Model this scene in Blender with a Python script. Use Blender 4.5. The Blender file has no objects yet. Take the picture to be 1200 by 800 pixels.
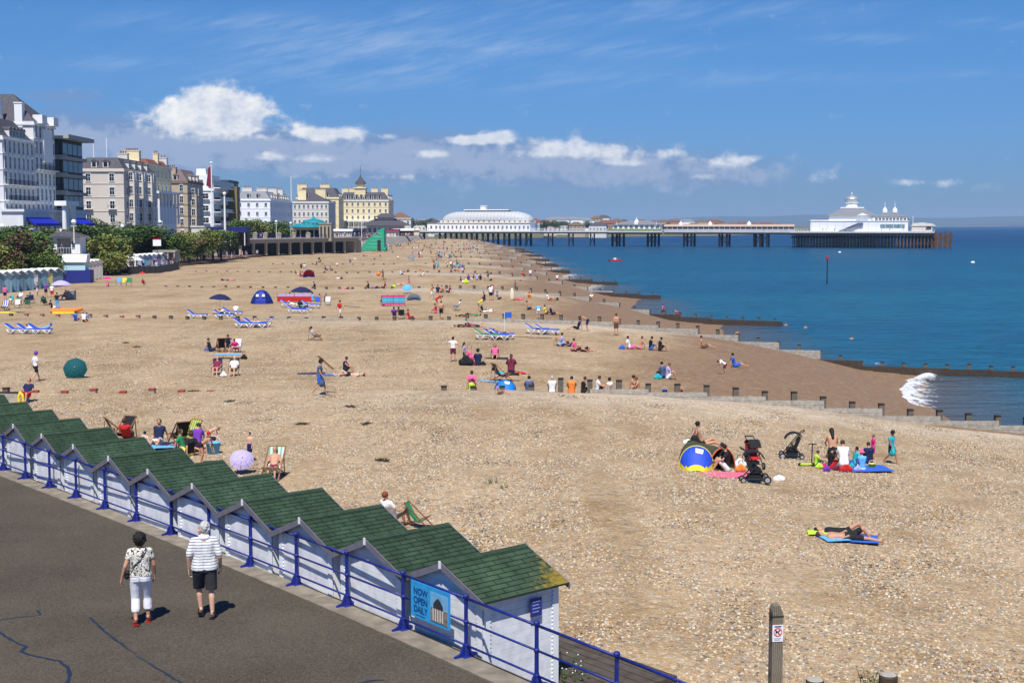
import bpy, math, random
from mathutils import Vector, Matrix, noise as mnoise
R = math.radians
rng = random.Random(7)
scene = bpy.context.scene
COL = scene.collection

# ------------------------------------------------------------------ camera, world, sun
F = 1550.0; TH = math.atan(137 / F); CH = 7.2
cd = bpy.data.cameras.new('camera'); cam = bpy.data.objects.new('camera', cd); COL.objects.link(cam)
cd.sensor_width = 36; cd.lens = 36 * F / 1200; cd.clip_start = .5; cd.clip_end = 60000
cam.location = (0, 0, CH); cam.rotation_euler = (R(90) - TH, 0, 0); scene.camera = cam

HAZE = 7.5e-5
SUN_EL = R(59); SH = Vector((.09, 1, 0)).normalized()          # direction shadows fall
sdir = Vector((-SH.x * math.cos(SUN_EL), -SH.y * math.cos(SUN_EL), math.sin(SUN_EL)))
sl = bpy.data.lights.new('sun', 'SUN'); so = bpy.data.objects.new('sun', sl); COL.objects.link(so)
sl.energy = 5.0; sl.angle = R(.53); sl.color = (1, .96, .89)
so.rotation_euler = sdir.to_track_quat('Z', 'Y').to_euler()
scene.view_settings.view_transform = 'Standard'; scene.view_settings.look = 'None'
scene.view_settings.exposure = 0.2; scene.view_settings.gamma = 1
scene.cycles.volume_bounces = 0

world = bpy.data.worlds.new("World"); scene.world = world; world.use_nodes = True
NT = world.node_tree
for n in list(NT.nodes): NT.nodes.remove(n)
def nd(nt, t, **k):
    n = nt.nodes.new(t)
    for a, b in k.items(): setattr(n, a, b)
    return n
class Mx:
    """tiny expression helper over math nodes"""
    def __init__(s, nt): s.nt = nt
    def __call__(s, op, *a, clamp=False):
        n = s.nt.nodes.new('ShaderNodeMath'); n.operation = op; n.use_clamp = clamp
        for i, v in enumerate(a):
            if isinstance(v, (int, float)): n.inputs[i].default_value = v
            else: s.nt.links.new(v, n.inputs[i])
        return n.outputs[0]
    def mixc(s, f, a, b):
        n = s.nt.nodes.new('ShaderNodeMix'); n.data_type = 'RGBA'
        for i, v in ((0, f), (6, a), (7, b)):
            if isinstance(v, (int, float)): n.inputs[i].default_value = v
            elif isinstance(v, tuple): n.inputs[i].default_value = (*v, 1)
            else: s.nt.links.new(v, n.inputs[i])
        return n.outputs[2]
def build_world():
    nt = NT; m = Mx(nt); L = nt.links.new
    sky = nd(nt, 'ShaderNodeTexSky', sky_type='NISHITA', sun_disc=False)
    sky.sun_elevation = SUN_EL; sky.sun_rotation = math.atan2(sdir.x, sdir.y)
    sky.altitude = 0; sky.air_density = 1.0; sky.dust_density = .25; sky.ozone_density = 4.0
    hs = nd(nt, 'ShaderNodeHueSaturation'); hs.inputs['Saturation'].default_value = 1.22
    L(sky.outputs[0], hs.inputs['Color'])
    tint = nd(nt, 'ShaderNodeMix', data_type='RGBA', blend_type='MULTIPLY'); tint.inputs[0].default_value = 1
    L(hs.outputs[0], tint.inputs[6])
    skyc = tint.outputs[2]
    tc = nd(nt, 'ShaderNodeTexCoord'); sp = nd(nt, 'ShaderNodeSeparateXYZ'); L(tc.outputs['Generated'], sp.inputs[0])
    x, y, z = sp.outputs
    yy = m('MAXIMUM', y, .05)
    u = m('DIVIDE', x, yy); v = m('DIVIDE', z, yy)
    front = m('GREATER_THAN', y, .1)
    elv = nd(nt, 'ShaderNodeMapRange', interpolation_type='SMOOTHSTEP'); L(z, elv.inputs[0]); elv.inputs[1].default_value = .0; elv.inputs[2].default_value = .17
    L(m.mixc(elv.outputs[0], SKYH, SKYT), tint.inputs[7])
    def ns(su, sv, scale, det, rough=.55, off=0., w=0.):
        cb = nd(nt, 'ShaderNodeCombineXYZ')
        L(m('MULTIPLY_ADD', u, su, off), cb.inputs[0]); L(m('MULTIPLY_ADD', v, sv, m('MULTIPLY', u, w)), cb.inputs[1])
        cb.inputs[2].default_value = off
        n = nd(nt, 'ShaderNodeTexNoise'); n.inputs['Scale'].default_value = scale; n.inputs['Detail'].default_value = det
        n.inputs['Roughness'].default_value = rough; L(cb.outputs[0], n.inputs['Vector']); return n.outputs[0]
    def blob(px, py, sx, sy, a=1., base=None):
        u0 = (px - 600) / F; v0 = (263 - py) / F
        du = m('DIVIDE', m('SUBTRACT', u, u0), sx / F); dv = m('DIVIDE', m('SUBTRACT', v, v0), sy / F)
        g = m('MULTIPLY', m('EXPONENT', m('MULTIPLY', m('ADD', m('MULTIPLY', du, du), m('MULTIPLY', dv, dv)), -1.)), a)
        return g
    def addall(l):
        o = l[0]
        for k in l[1:]: o = m('ADD', o, k)
        return o
    def sstep(a, lo, hi):
        n = nd(nt, 'ShaderNodeMapRange', interpolation_type='SMOOTHSTEP')
        L(a, n.inputs[0]); n.inputs[1].default_value = lo; n.inputs[2].default_value = hi; return n.outputs[0]
    billow = ns(1, 1.25, 42, 7, .6, 3.1)
    fine = ns(1, 1.5, 110, 6, .6, 8.7)
    soft = ns(1, 2.4, 12, 5, .55, 1.7)
    # grey-violet bank of distant cloud, soft
    bank = addall([blob(110, 165, 150, 32, .8), blob(250, 175, 190, 22, .9), blob(420, 188, 190, 24, .62), blob(640, 192, 240, 28, .85),
                   blob(820, 206, 150, 20, .6), blob(80, 113, 55, 9, .45), blob(1080, 222, 130, 10, .25)])
    bankd = m('MULTIPLY', sstep(m('ADD', bank, m('MULTIPLY_ADD', soft, 1.0, -.5)), .12, .8), .72)
    # bright cumulus tops
    cu = addall([blob(215, 142, 24, 20, 1.), blob(240, 124, 24, 20, 1.05), blob(268, 122, 22, 20, 1.05), blob(298, 132, 24, 20, 1.05), blob(262, 146, 56, 17, 1.), blob(150, 148, 42, 12, .32), blob(315, 183, 14, 6, .8),
                 blob(368, 158, 30, 10, .8), blob(408, 158, 36, 9, .85), blob(455, 162, 14, 4, .7), blob(504, 182, 20, 5, .95),
                 blob(545, 166, 30, 6, .75), blob(588, 160, 20, 7, 1.), blob(565, 165, 36, 5, .7), blob(650, 173, 50, 10, .75), blob(715, 180, 44, 9, .6),
                 blob(722, 192, 26, 4, .75), blob(780, 181, 22, 6, .7), blob(845, 190, 34, 9, .65), blob(880, 186, 14, 5, .8), blob(818, 208, 30, 5, .55),
                 blob(955, 209, 20, 9, .75), blob(1105, 214, 18, 6, .7), blob(1060, 214, 16, 5, .6), blob(360, 186, 60, 5, .55), blob(620, 182, 40, 5, .5), blob(440, 208, 90, 4, .45)])
    e = m('ADD', m('MULTIPLY_ADD', billow, 1.5, -.75), m('MULTIPLY_ADD', fine, .55, -.27))
    cud = sstep(m('ADD', cu, m('MULTIPLY', e, 1.25)), .20, .95)
    cud = m('MULTIPLY', cud, sstep(cu, .06, .25))
    # cirrus streaks
    ci = ns(1.2, 9, 9, 6, .65, 5.3, -2.2)
    ci2 = ns(2.5, 15, 16, 5, .6, 2.2, -3.2)
    cm = addall([blob(440, 60, 190, 30, .85), blob(510, 95, 260, 14, .5), blob(760, 18, 210, 15, .6), blob(1010, 50, 60, 6, .6), blob(1165, 33, 45, 6, .8),
                 blob(930, 95, 120, 7, .5), blob(250, 30, 160, 10, .5), blob(700, 62, 160, 9, .5), blob(1150, 90, 60, 4, .3), blob(620, 2, 50, 6, .5), blob(520, 22, 50, 8, .6), blob(140, 78, 90, 8, .45)])
    cid = m('MULTIPLY', m('MULTIPLY', sstep(m('MULTIPLY_ADD', ci2, .35, m('MULTIPLY', ci, .8)), .42, .85), cm), .62, clamp=True)
    hz = sstep(v, .13, -.01)                                  # milkier air low down
    c = m.mixc(m('MULTIPLY', cid, front), skyc, (4.6, 5.6, 7.3))
    c = m.mixc(m('MULTIPLY', bankd, front), c, BANKC)
    soft2 = sstep(m('ADD', m('MULTIPLY', bank, .7), m('MULTIPLY', e, 1.5)), .30, .82)
    c = m.mixc(m('MULTIPLY', m('MULTIPLY', soft2, .6), front), c, (3.9, 4.6, 6.1))
    shade = sstep(m('ADD', m('MULTIPLY', fine, .6), m('MULTIPLY', billow, .75)), .35, .95)
    cc = m.mixc(shade, (4.6, 5.2, 6.7), (9.3, 9.2, 8.8))
    small = sstep(u, -.17, -.12)                              # the far small clouds are greyer than the big one
    cc = m.mixc(m('MULTIPLY', small, .35), cc, (5.2, 5.9, 7.3))
    c = m.mixc(m('MULTIPLY', m('MULTIPLY', cud, .93), front), c, cc)
    bg = nd(nt, 'ShaderNodeBackground'); bg.inputs[1].default_value = .1
    out = nd(nt, 'ShaderNodeOutputWorld'); L(c, bg.inputs[0]); L(bg.outputs[0], out.inputs[0])
SKYH = (.225, .395, .80); SKYT = (.38, .60, .87); BANKC = (1.85, 2.65, 4.5)
build_world()

# ------------------------------------------------------------------ pixel rays -> places in the world
def ray(px, py):
    x = (px - 600) / F; u = (400 - py) / F
    return (x, math.cos(TH) + u * math.sin(TH), -math.sin(TH) + u * math.cos(TH))
def W(px, py, z):
    d = ray(px, py); t = (z - CH) / d[2]; return (d[0] * t, d[1] * t, z)
def AY(px, py, Y):
    d = ray(px, py); t = Y / d[1]; return (d[0] * t, Y, CH + d[2] * t)
def lerp(a, b, t): return a + (b - a) * t
def interp(tab, x):
    if x <= tab[0][0]: return tab[0][1]
    for (a, b), (c, d) in zip(tab, tab[1:]):
        if x <= c: return b + (d - b) * (x - a) / (c - a)
    return tab[-1][1]
GRO = [(23.4, 0.0), (67.5, 0.0), (113, .24), (167, .34), (222, .36), (270, .35), (325, .33), (375, .31), (430, .3), (490, .3), (555, .3), (620, .3), (690, .3), (760, .3)]
WL = [(0, 34), (60, 33), (67.4, 32.5), (67.6, 27.5), (90, 27.5), (106, 28), (113, 23.5), (125, 21.5), (150, 20.5), (185, 17), (235, 14.5), (290, 11.5), (350, 9.5), (430, 8), (503, 6), (560, 3), (690, -4), (900, -12)]
PROF = [(-60, -9), (0, -4.8), (6, -3.35), (12, -2.15), (18, -1.6), (30, -1.25), (60, -1.4), (100, -1.6), (200, -1.6)]
def bay(X, Y):
    """fraction between the groyne nearer the camera (0) and the next one (1)"""
    prev = None
    for (y0, k) in GRO:
        g = y0 - k * X
        if Y < g:
            if prev is None: return .7
            return (Y - prev) / (g - prev)
        prev = g
    return .5
SEA = -4.8
def tz(X, Y, rough=True):
    s = interp(WL, Y) - X
    t = bay(X, Y)
    z = interp(PROF, s)
    amp = .75 if s < 22 else lerp(.75, .12, min(1, (s - 22) / 20))
    if Y < 67.5:
        amp = 0; z -= interp([(0, 0), (5, 0), (12, .8), (18, .5), (25, .15), (31, 0)], s) * max(0, min(1, (Y - 30) / 30))
    if s < -6: amp = max(0, amp * (1 + (s + 6) / 14))
    z += amp * (t - .5)
    if rough:
        n = mnoise.noise(Vector((X * .12, Y * .09, 0))) * .16 + mnoise.noise(Vector((X * .5, Y * .35, 4))) * .06
        z += n * (1 if s > 4 else .3)
    return z
def T(px, py):
    z = -1.5
    for _ in range(40):
        X, Y, _z = W(px, py, z); z = lerp(z, tz(X, Y), .5)
    X, Y, _z = W(px, py, z)
    return (X, Y, z)

# ------------------------------------------------------------------ materials
_mats = {}
def material(name, color, rough=.8, var=.12, scale=8., bump=0., bscale=None, metal=0., spec=.3, sheen=0.):
    if name in _mats: return _mats[name]
    ma = bpy.data.materials.new(name); ma.use_nodes = True; nt = ma.node_tree; L = nt.links.new
    b = nt.nodes['Principled BSDF']; b.inputs['Roughness'].default_value = rough; b.inputs['Metallic'].default_value = metal
    b.inputs['Specular IOR Level'].default_value = spec
    tc = nd(nt, 'ShaderNodeTexCoord'); n = nd(nt, 'ShaderNodeTexNoise'); n.inputs['Scale'].default_value = scale; n.inputs['Detail'].default_value = 4
    L(tc.outputs['Object'], n.inputs['Vector'])
    m = Mx(nt); f = n.outputs[0]
    lo = tuple(c * (1 - var) for c in color); hi = tuple(min(1, c * (1 + var)) for c in color)
    mr = nd(nt, 'ShaderNodeMapRange'); L(f, mr.inputs[0]); mr.inputs[1].default_value = .3; mr.inputs[2].default_value = .7
    L(m.mixc(mr.outputs[0], lo, hi), b.inputs['Base Color'])
    if bump:
        n2 = nd(nt, 'ShaderNodeTexNoise'); n2.inputs['Scale'].default_value = bscale or scale * 4; n2.inputs['Detail'].default_value = 3
        L(tc.outputs['Object'], n2.inputs['Vector'])
        bp = nd(nt, 'ShaderNodeBump'); bp.inputs['Strength'].default_value = bump; bp.inputs['Distance'].default_value = .02
        L(n2.outputs[0], bp.inputs['Height']); L(bp.outputs[0], b.inputs['Normal'])
    _mats[name] = ma; return ma

def mat_beach():
    ma = bpy.data.materials.new('shingle'); ma.use_nodes = True; nt = ma.node_tree; L = nt.links.new; m = Mx(nt)
    b = nt.nodes['Principled BSDF']; b.inputs['Roughness'].default_value = .85; b.inputs['Specular IOR Level'].default_value = .25
    g = nd(nt, 'ShaderNodeNewGeometry'); P = g.outputs['Position']
    wet = nd(nt, 'ShaderNodeAttribute', attribute_name='wet').outputs['Fac']
    def vor(s):
        v = nd(nt, 'ShaderNodeTexVoronoi'); v.inputs['Scale'].default_value = s; L(P, v.inputs['Vector']); return v
    def noi(s, d=4):
        v = nd(nt, 'ShaderNodeTexNoise'); v.inputs['Scale'].default_value = s; v.inputs['Detail'].default_value = d; L(P, v.inputs['Vector']); return v.outputs[0]
    def ramp(f, st):
        r = nd(nt, 'ShaderNodeValToRGB'); L(f, r.inputs[0]); e = r.color_ramp.elements
        while len(e) < len(st): e.new(.5)
        for el, (p, c) in zip(e, st): el.position = p; el.color = (*c, 1)
        return r.outputs[0]
    def stone(v):
        sp = nd(nt, 'ShaderNodeSeparateColor'); L(v.outputs['Color'], sp.inputs[0])
        return ramp(sp.outputs[0], [(0, (.14, .12, .11)), (.13, (.30, .265, .235)), (.32, (.44, .33, .20)), (.5, (.50, .40, .27)), (.66, (.47, .29, .13)), (.78, (.56, .47, .34)), (.88, (.40, .385, .37)), (1, (.88, .82, .70))])
    v1 = vor(24.); v2 = vor(9.); v3 = vor(4.0)
    cp = nd(nt, 'ShaderNodeCameraData')                    # real size mix: larger cobbles scattered among small ones
    big = m('GREATER_THAN', noi(2.3), .56)
    c = m.mixc(.36, stone(v1), stone(v2))
    c = m.mixc(m('MULTIPLY', big, .35), c, stone(v2))
    gravel = m.mixc(.5, c, stone(v3))
    c = m.mixc(.24, c, stone(v3))
    mpb = nd(nt, 'ShaderNodeMapping'); mpb.inputs['Scale'].default_value = (.33, .07, 1); L(P, mpb.inputs[0]); nb = nd(nt, 'ShaderNodeTexNoise'); nb.inputs['Scale'].default_value = 1; nb.inputs['Detail'].default_value = 5; L(mpb.outputs[0], nb.inputs['Vector'])
    pa = m('ADD', m('MULTIPLY', noi(.09, 5), .5), m('MULTIPLY', nb.outputs[0], .5)); pb = noi(.45, 4)
    tone = ramp(m('ADD', m('MULTIPLY', pa, .6), m('MULTIPLY', pb, .4)), [(.36, (.70, .64, .55)), (.49, (.96, .95, .93)), (.62, (1.16, 1.17, 1.2))])
    mu = nd(nt, 'ShaderNodeMix', data_type='RGBA', blend_type='MULTIPLY'); mu.inputs[0].default_value = 1; L(c, mu.inputs[6]); L(tone, mu.inputs[7]); c = mu.outputs[2]
    sat = nd(nt, 'ShaderNodeMix', data_type='RGBA', blend_type='MULTIPLY'); sat.inputs[0].default_value = 1; L(c, sat.inputs[6]); sat.inputs[7].default_value = BEACHT; c = sat.outputs[2]
    bank = nd(nt, 'ShaderNodeAttribute', attribute_name='bank').outputs['Fac']
    c = m.mixc(m('MULTIPLY', bank, m('MULTIPLY_ADD', noi(.8, 4), .8, -.15), clamp=True), c, (.72, .66, .56))
    sand = m.mixc(.6, ramp(noi(3, 6), [(.3, (.25, .17, .10)), (.7, (.37, .26, .165))]), gravel)
    dk = nd(nt, 'ShaderNodeMix', data_type='RGBA', blend_type='MULTIPLY'); dk.inputs[0].default_value = 1; L(sand, dk.inputs[6]); dk.inputs[7].default_value = (.62, .50, .38, 1)
    wn = m('ADD', wet, m('MULTIPLY_ADD', noi(.25, 5), .7, -.35))
    mr = nd(nt, 'ShaderNodeMapRange', interpolation_type='SMOOTHSTEP'); L(wn, mr.inputs[0]); mr.inputs[1].default_value = .25; mr.inputs[2].default_value = .75
    c = m.mixc(mr.outputs[0], c, dk.outputs[2])
    L(c, b.inputs['Base Color'])
    L(m('MULTIPLY_ADD', mr.outputs[0], -.3, .88), b.inputs['Roughness'])
    h = m('ADD', m('MULTIPLY', v1.outputs['Distance'], -.3), m('MULTIPLY', v2.outputs['Distance'], -.6))
    bp = nd(nt, 'ShaderNodeBump'); bp.inputs['Strength'].default_value = .75; bp.inputs['Distance'].default_value = .06; L(h, bp.inputs['Height']); L(bp.outputs[0], b.inputs['Normal'])
    return ma
BEACHT = (.82, .735, .605, 1)

def mat_sea():
    ma = bpy.data.materials.new('sea_water'); ma.use_nodes = True; nt = ma.node_tree; L = nt.links.new; m = Mx(nt)
    b = nt.nodes['Principled BSDF']; b.inputs['Roughness'].default_value = .30; b.inputs['IOR'].default_value = 1.33; b.inputs['Specular IOR Level'].default_value = .09
    g = nd(nt, 'ShaderNodeNewGeometry'); P = g.outputs['Position']; sp = nd(nt, 'ShaderNodeSeparateXYZ'); L(P, sp.inputs[0])
    def noi(sx, sy, d=4, rough=.5, rot=.0):
        mp = nd(nt, 'ShaderNodeMapping'); mp.inputs['Scale'].default_value = (sx, sy, 1); mp.inputs['Rotation'].default_value = (0, 0, rot); L(P, mp.inputs[0])
        v = nd(nt, 'ShaderNodeTexNoise'); v.inputs['Scale'].default_value = 1; v.inputs['Detail'].default_value = d; v.inputs['Roughness'].default_value = rough; L(mp.outputs[0], v.inputs['Vector']); return v.outputs[0]
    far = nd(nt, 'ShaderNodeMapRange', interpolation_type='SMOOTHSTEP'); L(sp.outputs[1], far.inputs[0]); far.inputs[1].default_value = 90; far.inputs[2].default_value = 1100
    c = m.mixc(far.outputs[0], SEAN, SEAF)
    pt = noi(.012, .02, 5); pm = nd(nt, 'ShaderNodeMapRange'); L(pt, pm.inputs[0]); pm.inputs[1].default_value = .35; pm.inputs[2].default_value = .65
    c = m.mixc(m('MULTIPLY', pm.outputs[0], .5), c, SEAP)
    wet = nd(nt, 'ShaderNodeAttribute', attribute_name='shallow').outputs['Fac']
    rp = nd(nt, 'ShaderNodeMapRange'); L(m('ADD', m('MULTIPLY', noi(.22, .75, 4, .65, .12), .6), m('MULTIPLY', noi(.9, 2.6, 3, .6, -.1), .4)), rp.inputs[0]); rp.inputs[1].default_value = .36; rp.inputs[2].default_value = .64; rp.inputs[3].default_value = .62; rp.inputs[4].default_value = 1.42  # light and dark of the wave faces painted into the base colour
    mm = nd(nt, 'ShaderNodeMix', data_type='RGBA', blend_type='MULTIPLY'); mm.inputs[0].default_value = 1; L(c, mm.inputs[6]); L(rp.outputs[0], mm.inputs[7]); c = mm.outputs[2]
    c = m.mixc(m('MULTIPLY', wet, .85), c, (.13, .11, .10))
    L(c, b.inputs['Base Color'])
    h = m('ADD', m('MULTIPLY', noi(.35, .9, 5, .6, .25), 1.0), m('MULTIPLY', noi(1.6, 4.2, 3, .6, -.2), .25))
    h = m('ADD', h, m('MULTIPLY', noi(.8, 2.0, 4, .6, .1), .45))
    h = m('ADD', h, m('MULTIPLY', noi(.06, .22, 3, .5, .15), 2.2))
    bp = nd(nt, 'ShaderNodeBump'); bp.inputs['Strength'].default_value = 1; bp.inputs['Distance'].default_value = 1.7; L(h, bp.inputs['Height']); L(bp.outputs[0], b.inputs['Normal'])
    return ma
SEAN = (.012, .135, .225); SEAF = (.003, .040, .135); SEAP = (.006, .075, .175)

def brick_mat(name, c1, c2, mortar, sx, sy, rough=.85, moss=False, bump=.3, bw=.5, msize=.02, streak=0.):
    ma = bpy.data.materials.new(name); ma.use_nodes = True; nt = ma.node_tree; L = nt.links.new; m = Mx(nt)
    b = nt.nodes['Principled BSDF']; b.inputs['Roughness'].default_value = rough; b.inputs['Specular IOR Level'].default_value = .2
    uv = nd(nt, 'ShaderNodeUVMap'); mp = nd(nt, 'ShaderNodeMapping'); mp.inputs['Scale'].default_value = (sx, sy, 1); L(uv.outputs[0], mp.inputs[0])
    t = nd(nt, 'ShaderNodeTexBrick'); t.inputs['Scale'].default_value = 1; t.inputs['Mortar Size'].default_value = msize; t.inputs['Brick Width'].default_value = bw; t.inputs['Row Height'].default_value = .25
    t.inputs['Bias'].default_value = 0
    t.inputs['Color1'].default_value = (*c1, 1); t.inputs['Color2'].default_value = (*c2, 1); t.inputs['Mortar'].default_value = (*mortar, 1); L(mp.outputs[0], t.inputs['Vector'])
    tc = nd(nt, 'ShaderNodeTexCoord'); n = nd(nt, 'ShaderNodeTexNoise'); n.inputs['Scale'].default_value = 3; n.inputs['Detail'].default_value = 7; L(tc.outputs['Object'], n.inputs['Vector'])
    mr = nd(nt, 'ShaderNodeMapRange'); L(n.outputs[0], mr.inputs[0]); mr.inputs[1].default_value = .3; mr.inputs[2].default_value = .7; mr.inputs[3].default_value = .7; mr.inputs[4].default_value = 1.3
    mu = nd(nt, 'ShaderNodeMix', data_type='RGBA', blend_type='MULTIPLY'); mu.inputs[0].default_value = 1; L(t.outputs[0], mu.inputs[6]); L(mr.outputs[0], mu.inputs[7])
    oi = nd(nt, 'ShaderNodeObjectInfo'); mv = nd(nt, 'ShaderNodeMix', data_type='RGBA', blend_type='MULTIPLY'); mv.inputs[0].default_value = 1; L(mu.outputs[2], mv.inputs[6]); L(m('MULTIPLY_ADD', oi.outputs['Random'], .34, .82), mv.inputs[7])
    c = mv.outputs[2]
    if moss:
        sp = nd(nt, 'ShaderNodeSeparateXYZ'); L(uv.outputs[0], sp.inputs[0])
        n2 = nd(nt, 'ShaderNodeTexNoise'); n2.inputs['Scale'].default_value = 9; n2.inputs['Detail'].default_value = 8; n2.inputs['Roughness'].default_value = .7; L(tc.outputs['Object'], n2.inputs['Vector'])
        # lichen grows towards the seaward lower corner
        f = m('ADD', m('MULTIPLY_ADD', sp.outputs[0], .5, -1.1), m('MULTIPLY', sp.outputs[1], .48))
        f = m('ADD', f, m('MULTIPLY_ADD', n2.outputs[0], 1.5, -.75))
        r2 = nd(nt, 'ShaderNodeMapRange', interpolation_type='SMOOTHSTEP'); L(f, r2.inputs[0]); r2.inputs[1].default_value = .05; r2.inputs[2].default_value = .4
        c = m.mixc(m('MULTIPLY', r2.outputs[0], .75), c, (.30, .20, .02))
    L(c, b.inputs['Base Color'])
    bp = nd(nt, 'ShaderNodeBump'); bp.inputs['Strength'].default_value = bump; bp.inputs['Distance'].default_value = .02
    L(m('ADD', m('MULTIPLY', t.outputs['Fac'], -1), m('MULTIPLY', n.outputs[0], .6)), bp.inputs['Height']); L(bp.outputs[0], b.inputs['Normal'])
    return ma

def mat_asphalt():
    ma = bpy.data.materials.new('asphalt'); ma.use_nodes = True; nt = ma.node_tree; L = nt.links.new; m = Mx(nt)
    b = nt.nodes['Principled BSDF']; b.inputs['Roughness'].default_value = .9; b.inputs['Specular IOR Level'].default_value = .2
    g = nd(nt, 'ShaderNodeNewGeometry'); P = g.outputs['Position']
    def noi(s, d=4, r=.5):
        v = nd(nt, 'ShaderNodeTexNoise'); v.inputs['Scale'].default_value = s; v.inputs['Detail'].default_value = d; v.inputs['Roughness'].default_value = r; L(P, v.inputs['Vector']); return v.outputs[0]
    v = nd(nt, 'ShaderNodeTexVoronoi'); v.inputs['Scale'].default_value = 45; L(P, v.inputs['Vector'])
    sc = nd(nt, 'ShaderNodeSeparateColor'); L(v.outputs['Color'], sc.inputs[0])
    f = m('ADD', m('MULTIPLY', sc.outputs[0], .45), m('ADD', m('MULTIPLY', noi(.35, 8, .62), .62), m('MULTIPLY', noi(14, 3), .2)))
    r = nd(nt, 'ShaderNodeValToRGB'); L(f, r.inputs[0]); e = r.color_ramp.elements
    e[0].position = .3; e[0].color = (.038, .031, .022, 1); e[1].position = .95; e[1].color = (.122, .101, .075, 1)
    L(r.outputs[0], b.inputs['Base Color'])
    bp = nd(nt, 'ShaderNodeBump'); bp.inputs['Strength'].default_value = .5; bp.inputs['Distance'].default_value = .01; L(sc.outputs[0], bp.inputs['Height']); L(bp.outputs[0], b.inputs['Normal'])
    return ma

def mat_wave(name, c1, c2, axis, scale, rough=.7, dist=.0, bump=.2, band=.5, sharp=.04, coord='Object'):
    """stripes or planks along an axis of the thing itself"""
    ma = bpy.data.materials.new(name); ma.use_nodes = True; nt = ma.node_tree; L = nt.links.new; m = Mx(nt)
    b = nt.nodes['Principled BSDF']; b.inputs['Roughness'].default_value = rough; b.inputs['Specular IOR Level'].default_value = .25
    tc = nd(nt, 'ShaderNodeTexCoord'); sp = nd(nt, 'ShaderNodeSeparateXYZ'); L(tc.outputs[coord], sp.inputs[0])
    n = nd(nt, 'ShaderNodeTexNoise'); n.inputs['Scale'].default_value = 5; n.inputs['Detail'].default_value = 5; L(tc.outputs[coord], n.inputs['Vector'])
    q = m('MULTIPLY_ADD', n.outputs[0], dist, sp.outputs[axis])
    fr = m('FRACT', m('MULTIPLY', q, scale))
    mr = nd(nt, 'ShaderNodeMapRange', interpolation_type='SMOOTHSTEP'); L(fr, mr.inputs[0]); mr.inputs[1].default_value = band; mr.inputs[2].default_value = band + sharp
    c = m.mixc(mr.outputs[0], c1, c2)
    m2 = nd(nt, 'ShaderNodeMix', data_type='RGBA', blend_type='MULTIPLY'); m2.inputs[0].default_value = 1; L(c, m2.inputs[6])
    r = nd(nt, 'ShaderNodeMapRange'); L(n.outputs[0], r.inputs[0]); r.inputs[1].default_value = .3; r.inputs[2].default_value = .7; r.inputs[3].default_value = .80; r.inputs[4].default_value = 1.06
    L(r.outputs[0], m2.inputs[7]); L(m2.outputs[2], b.inputs['Base Color'])
    if bump:
        bp = nd(nt, 'ShaderNodeBump'); bp.inputs['Strength'].default_value = bump; bp.inputs['Distance'].default_value = .02; L(m('SUBTRACT', 1, mr.outputs[0]), bp.inputs['Height']); L(bp.outputs[0], b.inputs['Normal'])
    return ma

WHITE = material('white_paint', (.80, .81, .82), .55, .05, 3)
OFFW = material('off_white_render', (.66, .63, .57), .8, .06, .4)
CREAM = material('cream_render', (.78, .66, .40), .8, .07, .4)
STONE = material('beige_stone', (.46, .37, .26), .85, .1, .5)
PALE = material('pale_render', (.60, .54, .47), .8, .06, .3)
SLATE = material('slate_roof', (.075, .07, .085), .7, .25, 2)
SLATEL = material('light_slate_roof', (.20, .21, .23), .6, .2, 2)
TILE = material('red_tile', (.19, .075, .05), .85, .2, 3)
GLASS = material('window_glass', (.018, .023, .032), .12, .3, .6, spec=.5)
GLASSB = material('blue_glass', (.05, .09, .14), .1, .3, .6, spec=.6)
DARK = material('dark_paint', (.025, .025, .03), .6, .2, 4)
BLUE = material('blue_railing_paint', (.010, .020, .19), .5, .35, 14, bump=.3, bscale=40, spec=.4)
NAVY = material('navy_canvas', (.006, .016, .13), .8, .2, 4)
STEEL = material('dark_steel', (.014, .014, .016), .6, .3, 2)
RUST = material('rusty_steel', (.12, .06, .03), .8, .4, 1)
CONC = material('concrete', (.34, .31, .27), .9, .2, 2, bump=.4)
POSTM = material('dark_weathered_timber', (.13, .115, .09), .9, .25, 6, bump=.5)
WOODG = material('weathered_timber', (.36, .33, .28), .9, .25, 6, bump=.5)
WOODW = material('wet_timber', (.06, .042, .03), .7, .3, 6, bump=.5)
WOODD = material('dark_timber_cap', (.035, .025, .02), .9, .3, 6)
TEAL = material('teal_roof', (.012, .22, .28), .5, .12, 1)

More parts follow.
